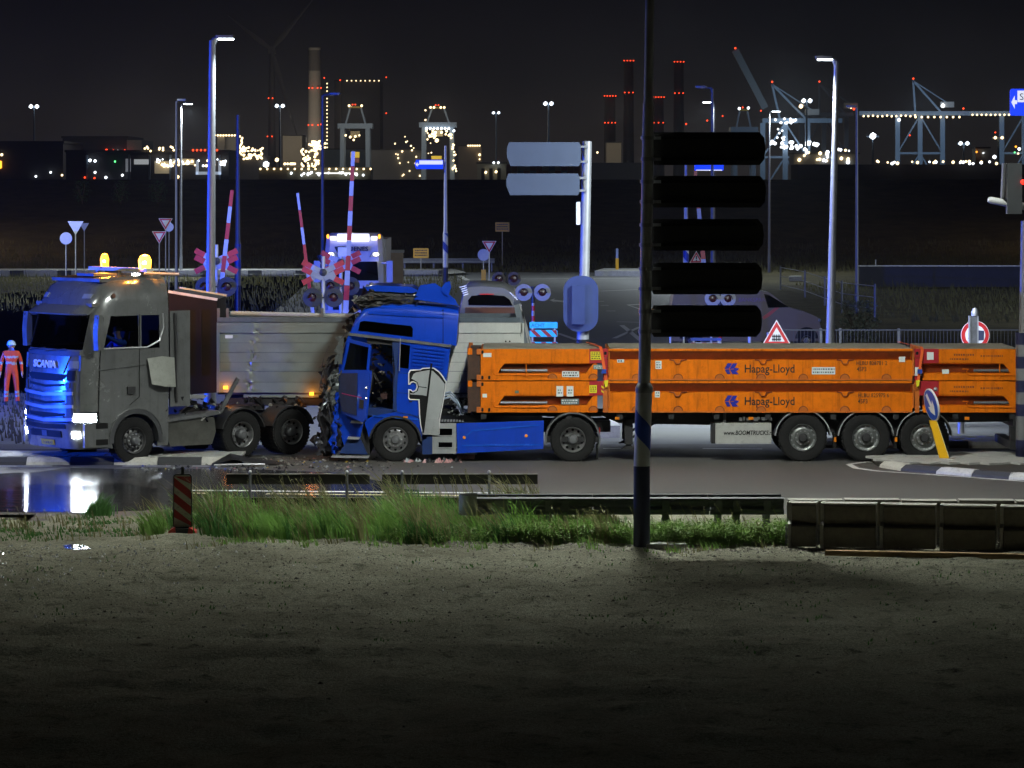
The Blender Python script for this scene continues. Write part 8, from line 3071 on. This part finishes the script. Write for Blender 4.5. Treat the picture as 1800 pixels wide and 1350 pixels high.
quay_crane(1617, D1, 'pale blue quay crane with warm lamps along its boom, right of the leaning lamp', 1605, 203, 142, 1510, 1700,
           [(1517 + k * 8.2, 204 + rf.uniform(-1, 1), .65, LWW) for k in range(12)] + [(1608 + k * 11, 206, .7, LWW) for k in range(8)] + [(1579, 211, 1.1, LW), (1656, 186, 1.3, LW), (1692, 191, .6, LR_), (1598, 238, .5, LR_)])
quay_crane(1380, 1500, 'quay crane with a raised dark boom just right of the black sign boards', 1357, 216, 148, 1340, 1480,
           [(rf.uniform(1362, 1402), rf.uniform(208, 217), rf.uniform(.5, .9), LW) for k in range(14)] + [(rf.uniform(1352, 1440), rf.uniform(248, 262), rf.uniform(.6, 1.3), LW) for k in range(26)] +
           [(rf.uniform(1364, 1382), rf.uniform(225, 250), .6, LW) for k in range(8)] + [(1407, 187, 1.3, LWW)], (1345, 190, 1292, 88))
quay_crane(1448, 1700, 'dim quay crane half behind the tall leaning lamp', 1440, 205, 147, 1400, 1500, [(1500, 192, .8, LR_), (1495, 190, .6, LWW), (1499, 275, .8, LW), (1455, 268, .9, LW)], m=mat('far_dim_steel', (0.12, 0.13, 0.15), .6))
quay_crane(1800, D1, 'quay crane cut off by the right edge above the traffic light', 1815, 203, 150, 1700, 1850, [(1708 + k * 8, 202, .65, LWW) for k in range(9)] + [(1748, 233, .5, LR_), (1784, 258, .7, LO), (1790, 262, 1.0, LW), (1782, 268, .5, em('green_glow', (.1, .8, .2), 4)), (1788, 270, .6, LWW)])


def mast(px, py, Y, lab, n=2, mm=LW, r=1.2):
    t = thing('floodlight_mast', lab, 'light mast', (far(px, Y), Y, BASE), 0, 'floodlight masts of the port')
    z = fz(py, Y) - BASE
    MB().ringtube([(0, 0, 0), (0, 0, z)], [.55, .3], 8).build('mast', STEELF, t)
    MB().box(-2.4, 2.4, -.3, .3, z - .3, z + .3).build('cross_arm', STEELF, t)
    for k in range(n):
        dot(t, ((k - (n - 1) / 2) * 2.6, -.8, z + .2), r, mm, 'floodlight')
    return t


for a in ((60, 188, 1500, 'floodlight mast far left under the dark sky'), (492, 187, 1500, 'floodlight mast between the wind turbine and the chimney', 2, LW, 1.1), (872, 199, 1700, 'dim floodlight mast left of the two grey sign boards', 2, LW, .9),
          (964, 183, 1500, 'floodlight mast above the two grey sign boards'), (1418, 178, 1400, 'twin floodlight mast left of the tall leaning lamp', 2, LW, 1.2), (1534, 240, 1300, 'low bright floodlight mast right of the leaning lamp', 1, LW, 1.7),
          (1755, 243, 1300, 'low floodlight mast near the right edge', 2, LWW, .8), (1694, 253, 1300, 'pair of floodlights right of the pale blue quay crane', 2, LW, 1.0)):
    mast(*a)

# red-lit stacks
for px, top, Y, w_, reds, lab in ((1105, 106, 2300, 3.2, ((107, 4), (163, 3)), 'dark tall stack with rows of red lights left of the dark pole'), (1193, 107, 2300, 3.2, ((109, 4), (164, 3)), 'dark tall stack with rows of red lights right of the dark pole'),
                             (1072, 168, 2300, 3.6, ((169, 5), (216, 4)), 'short dark stack with two rows of red lights, leftmost of the group'), (1157, 170, 2300, 3.6, ((171, 5), (216, 3)), 'short dark stack with red lights partly behind the dark pole')):
    t = thing('stack', lab, 'chimney', (far(px, Y), Y, BASE), 0, 'red-lit stacks of the second power station')
    z = fz(top, Y) - BASE
    MB().lathe([(w_ * 1.2, 0), (w_, z)], (0, 0, 0), 'z', 16, cap=True).build('shaft', mat('far_dark_stack', (0.085, 0.075, 0.07), .8), t)
    for q_, n_ in reds:
        MB().lathe([(w_ * 1.35, 0), (w_ * 1.35, .8)], (0, 0, fz(q_ + 2, Y) - BASE), 'z', 16).build('gallery', DARKF, t)
        for k in range(n_):
            dot(t, ((k - (n_ - 1) / 2) * w_ * 2.6 / n_, -w_ * 1.5, fz(q_, Y) - BASE), .62, LR_)
# buildings
block('boiler_house', 'beige windowless block left of the chimney', 'building', 497, 531, 239, 1900, BEIGEF, 30)
block('boiler_house', 'beige windowless block below the red-lit stacks', 'building', 1066, 1092, 251, 1900, BEIGEF, 30, [(1050, 268, .8, LWW)])
t = block('boiler_house', 'low dark sheds below the red-lit stacks', 'building', 1040, 1150, 286, 1700, DARKF, 30, [(1206, 218, .6, LR_), (1243, 212, .6, LR_), (1254, 205, .6, LR_), (1270, 204, .5, LR_)], roof=False)
t = block('silo_building', 'pale silos hung with strings of lights left of the wind turbine', 'building', 382, 400, 238, 1700, CONCF, 20, [(378 + k * 5, 238, .7, LWW) for k in range(9)] + [(424 + rf.uniform(-3, 3), 240 + k * 2.6, .7, LWW) for k in range(12)])
MB().lathe([(3.6, 0), (3.6, fz(240, 1700) - BASE)], (far(409, 1700) - far(391, 1700), -4, 0), 'z', 16, cap=True).build('silo', CONCF, t)
block('process_plant', 'process plant full of small lights at the foot of the chimney', 'plant', 545, 565, 262, 1600, DARKF, 20, [(rf.gauss(556, 8), rf.uniform(248, 262), rf.uniform(.5, 1.0), LWW) for k in range(40)] + [(rf.uniform(530, 560), rf.uniform(262, 296), rf.uniform(.5, 1.0), LWW) for k in range(45)])
block('process_plant', 'low process plant glittering with lights right of the silos', 'plant', 420, 470, 276, 1600, DARKF, 20, [(rf.uniform(424, 462), rf.uniform(258, 280) + 0.0, rf.uniform(.45, .9), LWW) for k in range(44)] + [(468, 289, 2.0, LW), (487, 281, 1.3, LWW)] + [(rf.uniform(500, 520), 288, .8, LWW) for k in range(8)])
t = block('long_shed', 'long low shed with a row of warm lamps under its eave, below the chimney', 'building', 455, 652, 294, 1300, mat('far_olive_cladding', (0.16, 0.15, 0.10), .8), 20, [(458 + k * 12.1, 297, .55, LWW) for k in range(17)] + [(rf.uniform(508, 640), rf.uniform(303, 308), .6, LW) for k in range(20)], roof=False)
MB().box(far(555, 1300) - far(553, 1300), far(628, 1300) - far(553, 1300), -1.5, -1.1, fz(305.5, 1300) - BASE, fz(303.5, 1300) - BASE).build('strip_light', em('strip_glow', (.9, .9, .85), 2.2), t)
block('blue_hall', 'grey and blue halls behind the first stacking crane', 'building', 571, 640, 263, 1800, mat('far_blue_cladding', (0.20, 0.26, 0.30), .8), 30)
block('port_hall', 'broad grey hall between the two stacking cranes', 'building', 650, 740, 264, 1900, mat('far_grey_cladding', (0.18, 0.185, 0.19), .8), 30, [(rf.uniform(690, 760), rf.uniform(236, 310), rf.uniform(.4, .8), LWW) for k in range(26)])
block('port_hall', 'brown halls right of the second stacking crane', 'building', 806, 846, 257, 1900, mat('far_brown_grey', (0.22, 0.19, 0.16), .8), 30, [(823 + k * 4, 256, .7, LWW) for k in range(6)] + [(843, 272, 1.0, LWW), (843, 280, .6, LWW)])
t = block('gatehouse', 'grey gatehouse with dark doorways left of the two grey sign boards', 'building', 839, 890, 288, 1100, mat('far_grey_green', (0.28, 0.29, 0.26), .8), 15, [(854, 303, .6, LWW), (872, 302, .6, LWW), (868, 286, .5, LW), (876, 286, .5, LW)])
for a in (846, 860, 874):
    MB().box(far(a, 1100) - far(864.5, 1100), far(a + 6, 1100) - far(864.5, 1100), -.3, -.05, 0, fz(296, 1100) - BASE).build('doorway', BLACK, t)
block('dark_hall', 'large dark hall at the far left with a thin pale roof line', 'building', -20, 111, 252, 900, DARKF, 40, [(4, 272, .5, LWW), (64, 310, .4, LW), (90, 303, .4, LW), (110, 308, .4, LWW)] + [(2, 285 + k * 3, .5, LO) for k in range(4)])
t = block('dark_hall', 'dark hall with a pale end wall and red lights before it, left', 'building', 110, 223, 243, 950, DARKF, 40, [(188, 264, .5, LR_), (200, 265, .45, LR_), (220, 265, .5, LR_), (228, 266, .4, LR_), (208, 265, .35, LW)])
MB().box(far(223, 950) - far(166.5, 950), far(249, 950) - far(166.5, 950), 0, 30, 0, fz(246, 950) - BASE).build('pale_end', mat('far_grey_green', (0.28, 0.29, 0.26), .8), t)
t = block('canopy_terminal', 'long terminal canopy with bright open bays on the left', 'building', 116, 402, 268, 800, DARKF, 25, [(159, 282, .5, LW), (168, 283, .45, LW), (203, 284, .3, em('green_glow', (.1, .8, .2), 4)), (168, 303, .4, LW), (216, 308, .4, LW), (187, 312, .45, LW), (313, 311, .55, LWW), (278, 324, .3, LW), (150, 312, .3, LR_), (167, 313, .3, LR_)]
          + [(rf.uniform(276, 398), rf.uniform(280, 293), rf.uniform(.25, .45), LW if rf.random() < .5 else LWW) for k in range(60)] + [(rf.uniform(250, 310), rf.uniform(258, 266), .35, LWW) for k in range(12)] + [(340 + k * 7, 264, .35, LR_) for k in range(7)])
ox_ = far(259, 800)
for a, c, q0, q1, mm in ((236, 264, 280, 289, em('bay_glow', (.55, .58, .60), .5)), (272, 300, 283, 305, em('bay_glow_warm', (.35, .30, .2), .4)), (221, 230, 279, 302, em('bay_glow_dim', (.3, .32, .36), .35)), (303, 342, 279, 290, em('bay_glow_warm', (.35, .30, .2), .4))):
    MB().box(far(a, 800) - ox_, far(c, 800) - ox_, -.4, -.05, fz(q1, 800) - BASE, fz(q0, 800) - BASE).build('lit_bay', mm, t)
b = MB()
x0_, x1_, z0_, z1_ = far(345, 800) - ox_, far(389, 800) - ox_, fz(307, 800) - BASE, fz(282, 800) - BASE
b.box(x0_, x1_, -1.2, -.5, z0_, z0_ + .7)
b.box(x0_, x0_ + .6, -1.2, -.5, z0_, z1_)
b.box(x1_ - .6, x1_, -1.2, -.5, z0_, z1_)
b.build('pale_portal', em('portal_glow', (.45, .52, .62), .6), t)
for a, c in ((152, 175), (226, 240), (262, 274), (298, 303), (385, 402)):
    MB().box(far(a, 800) - ox_, far(a + 3, 800) - ox_, -.8, -.1, 0, fz(272, 800) - BASE).build('pillar', STEELF, t)
block('dark_train_shed', 'long black shed on the dike, right of the leaning lamp', 'building', 1402, 1850, 289, 420, mat('shed_black', (0.012, 0.012, 0.013), .9), 10, [(rf.uniform(1540, 1790), rf.uniform(283, 288), rf.uniform(.15, .28), LWW if rf.random() < .6 else LW) for k in range(26)] + [(1746, 276, .32, LW)], roof=False)
block('yard_hall', 'low lit yard hall beneath the crossed quay crane', 'building', 1395, 1510, 271, 1300, mat('far_grey_cladding', (0.18, 0.185, 0.19), .8), 20, [(rf.uniform(1402, 1500), rf.uniform(262, 285), rf.uniform(.4, 1.0), LW if rf.random() < .5 else LWW) for k in range(24)])
block('yard_hall', 'small beige lit cabin beyond the black shed', 'building', 1715, 1740, 261, 1300, BEIGEF, 10, [(1716, 267, .5, LO), (1728, 269, .4, LW)])
# container stacks just beyond the dike
cm = [mat('container_red', (0.30, 0.035, 0.025), .6), mat('container_orange', (0.40, 0.12, 0.02), .6), mat('container_blue', (0.04, 0.10, 0.25), .6), mat('container_grey', (0.3, 0.3, 0.3), .6), mat('container_green', (0.04, 0.16, 0.08), .6)]
cme = {}
i = 0
for col_, x_ in enumerate(range(893, 1022, 11)):
    for lev in range(2):
        i += 1
        mm = cm[rf.choice([0, 0, 1, 2, 3])]
        if mm.name not in cme:
            c_ = MB().box(-1.22, 1.22, 0, 6, 0, 2.55, .05)
            for k in range(9):
                c_.box(-1.1 + k * .26, -1.0 + k * .26, -.05, 0, .1, 2.45)
            cme[mm.name] = c_.mesh('shipping_container', None)
            cme[mm.name].materials.append(mm)
        o = put('shipping_container', cme[mm.name], None)
        o.location = (far(x_, 1400), 1400 + rf.uniform(-1, 1), fz(311, 1400) + lev * 2.6)
        o.scale = (1, 1, 1)
        tag(o, '%s container, %s along the %s row between the two grey sign boards' % (mm.name.split('_')[1], ('first', 'second', 'third', 'fourth', 'fifth', 'sixth', 'seventh', 'eighth', 'ninth', 'tenth', 'eleventh', 'twelfth')[col_], ('lower', 'upper')[lev]), 'container', 'containers stacked beyond the dike')
# floodlight on the yards: what the masts above give off
for px, Y, z, P_, c in ((620, 1540, 38, 400000, (1, .9, .75)), (770, 1540, 38, 400000, (1, .9, .75)), (1380, 1450, 38, 420000, (.6, .8, 1)), (1617, 1540, 40, 520000, (.6, .78, 1)), (1790, 1540, 40, 320000, (.6, .78, 1)), (515, 1840, 40, 420000, (1, .88, .7)), (1085, 1840, 45, 300000, (1, .88, .7)), (400, 1640, 35, 300000, (1, .88, .7)), (240, 900, 30, 90000, (1, .95, .85)), (865, 1060, 20, 60000, (1, .95, .8))):
    lamp('yard_floodlight', 'POINT', (far(px, Y), Y, z), P_ * 0.075, c, 1.5)

# ------------------------------------------------------------------ the damp night air over the port
hz = bpy.data.materials.new('night_haze')
hz.use_nodes = True
ht = hz.node_tree
ht.nodes.clear()
ho = ht.nodes.new('ShaderNodeOutputMaterial')
hv = ht.nodes.new('ShaderNodeVolumePrincipled')
hv.inputs['Color'].default_value = (0.85, 0.88, 0.92, 1)
hv.inputs['Density'].default_value = 0.00007
hv.inputs['Anisotropy'].default_value = 0.25
ht.links.new(hv.outputs[0], ho.inputs['Volume'])
b = MB().box(-6100, 6100, -70, 9100, -2.0, 125)
hb_ = stuff(b.build('haze', hz, None, None))
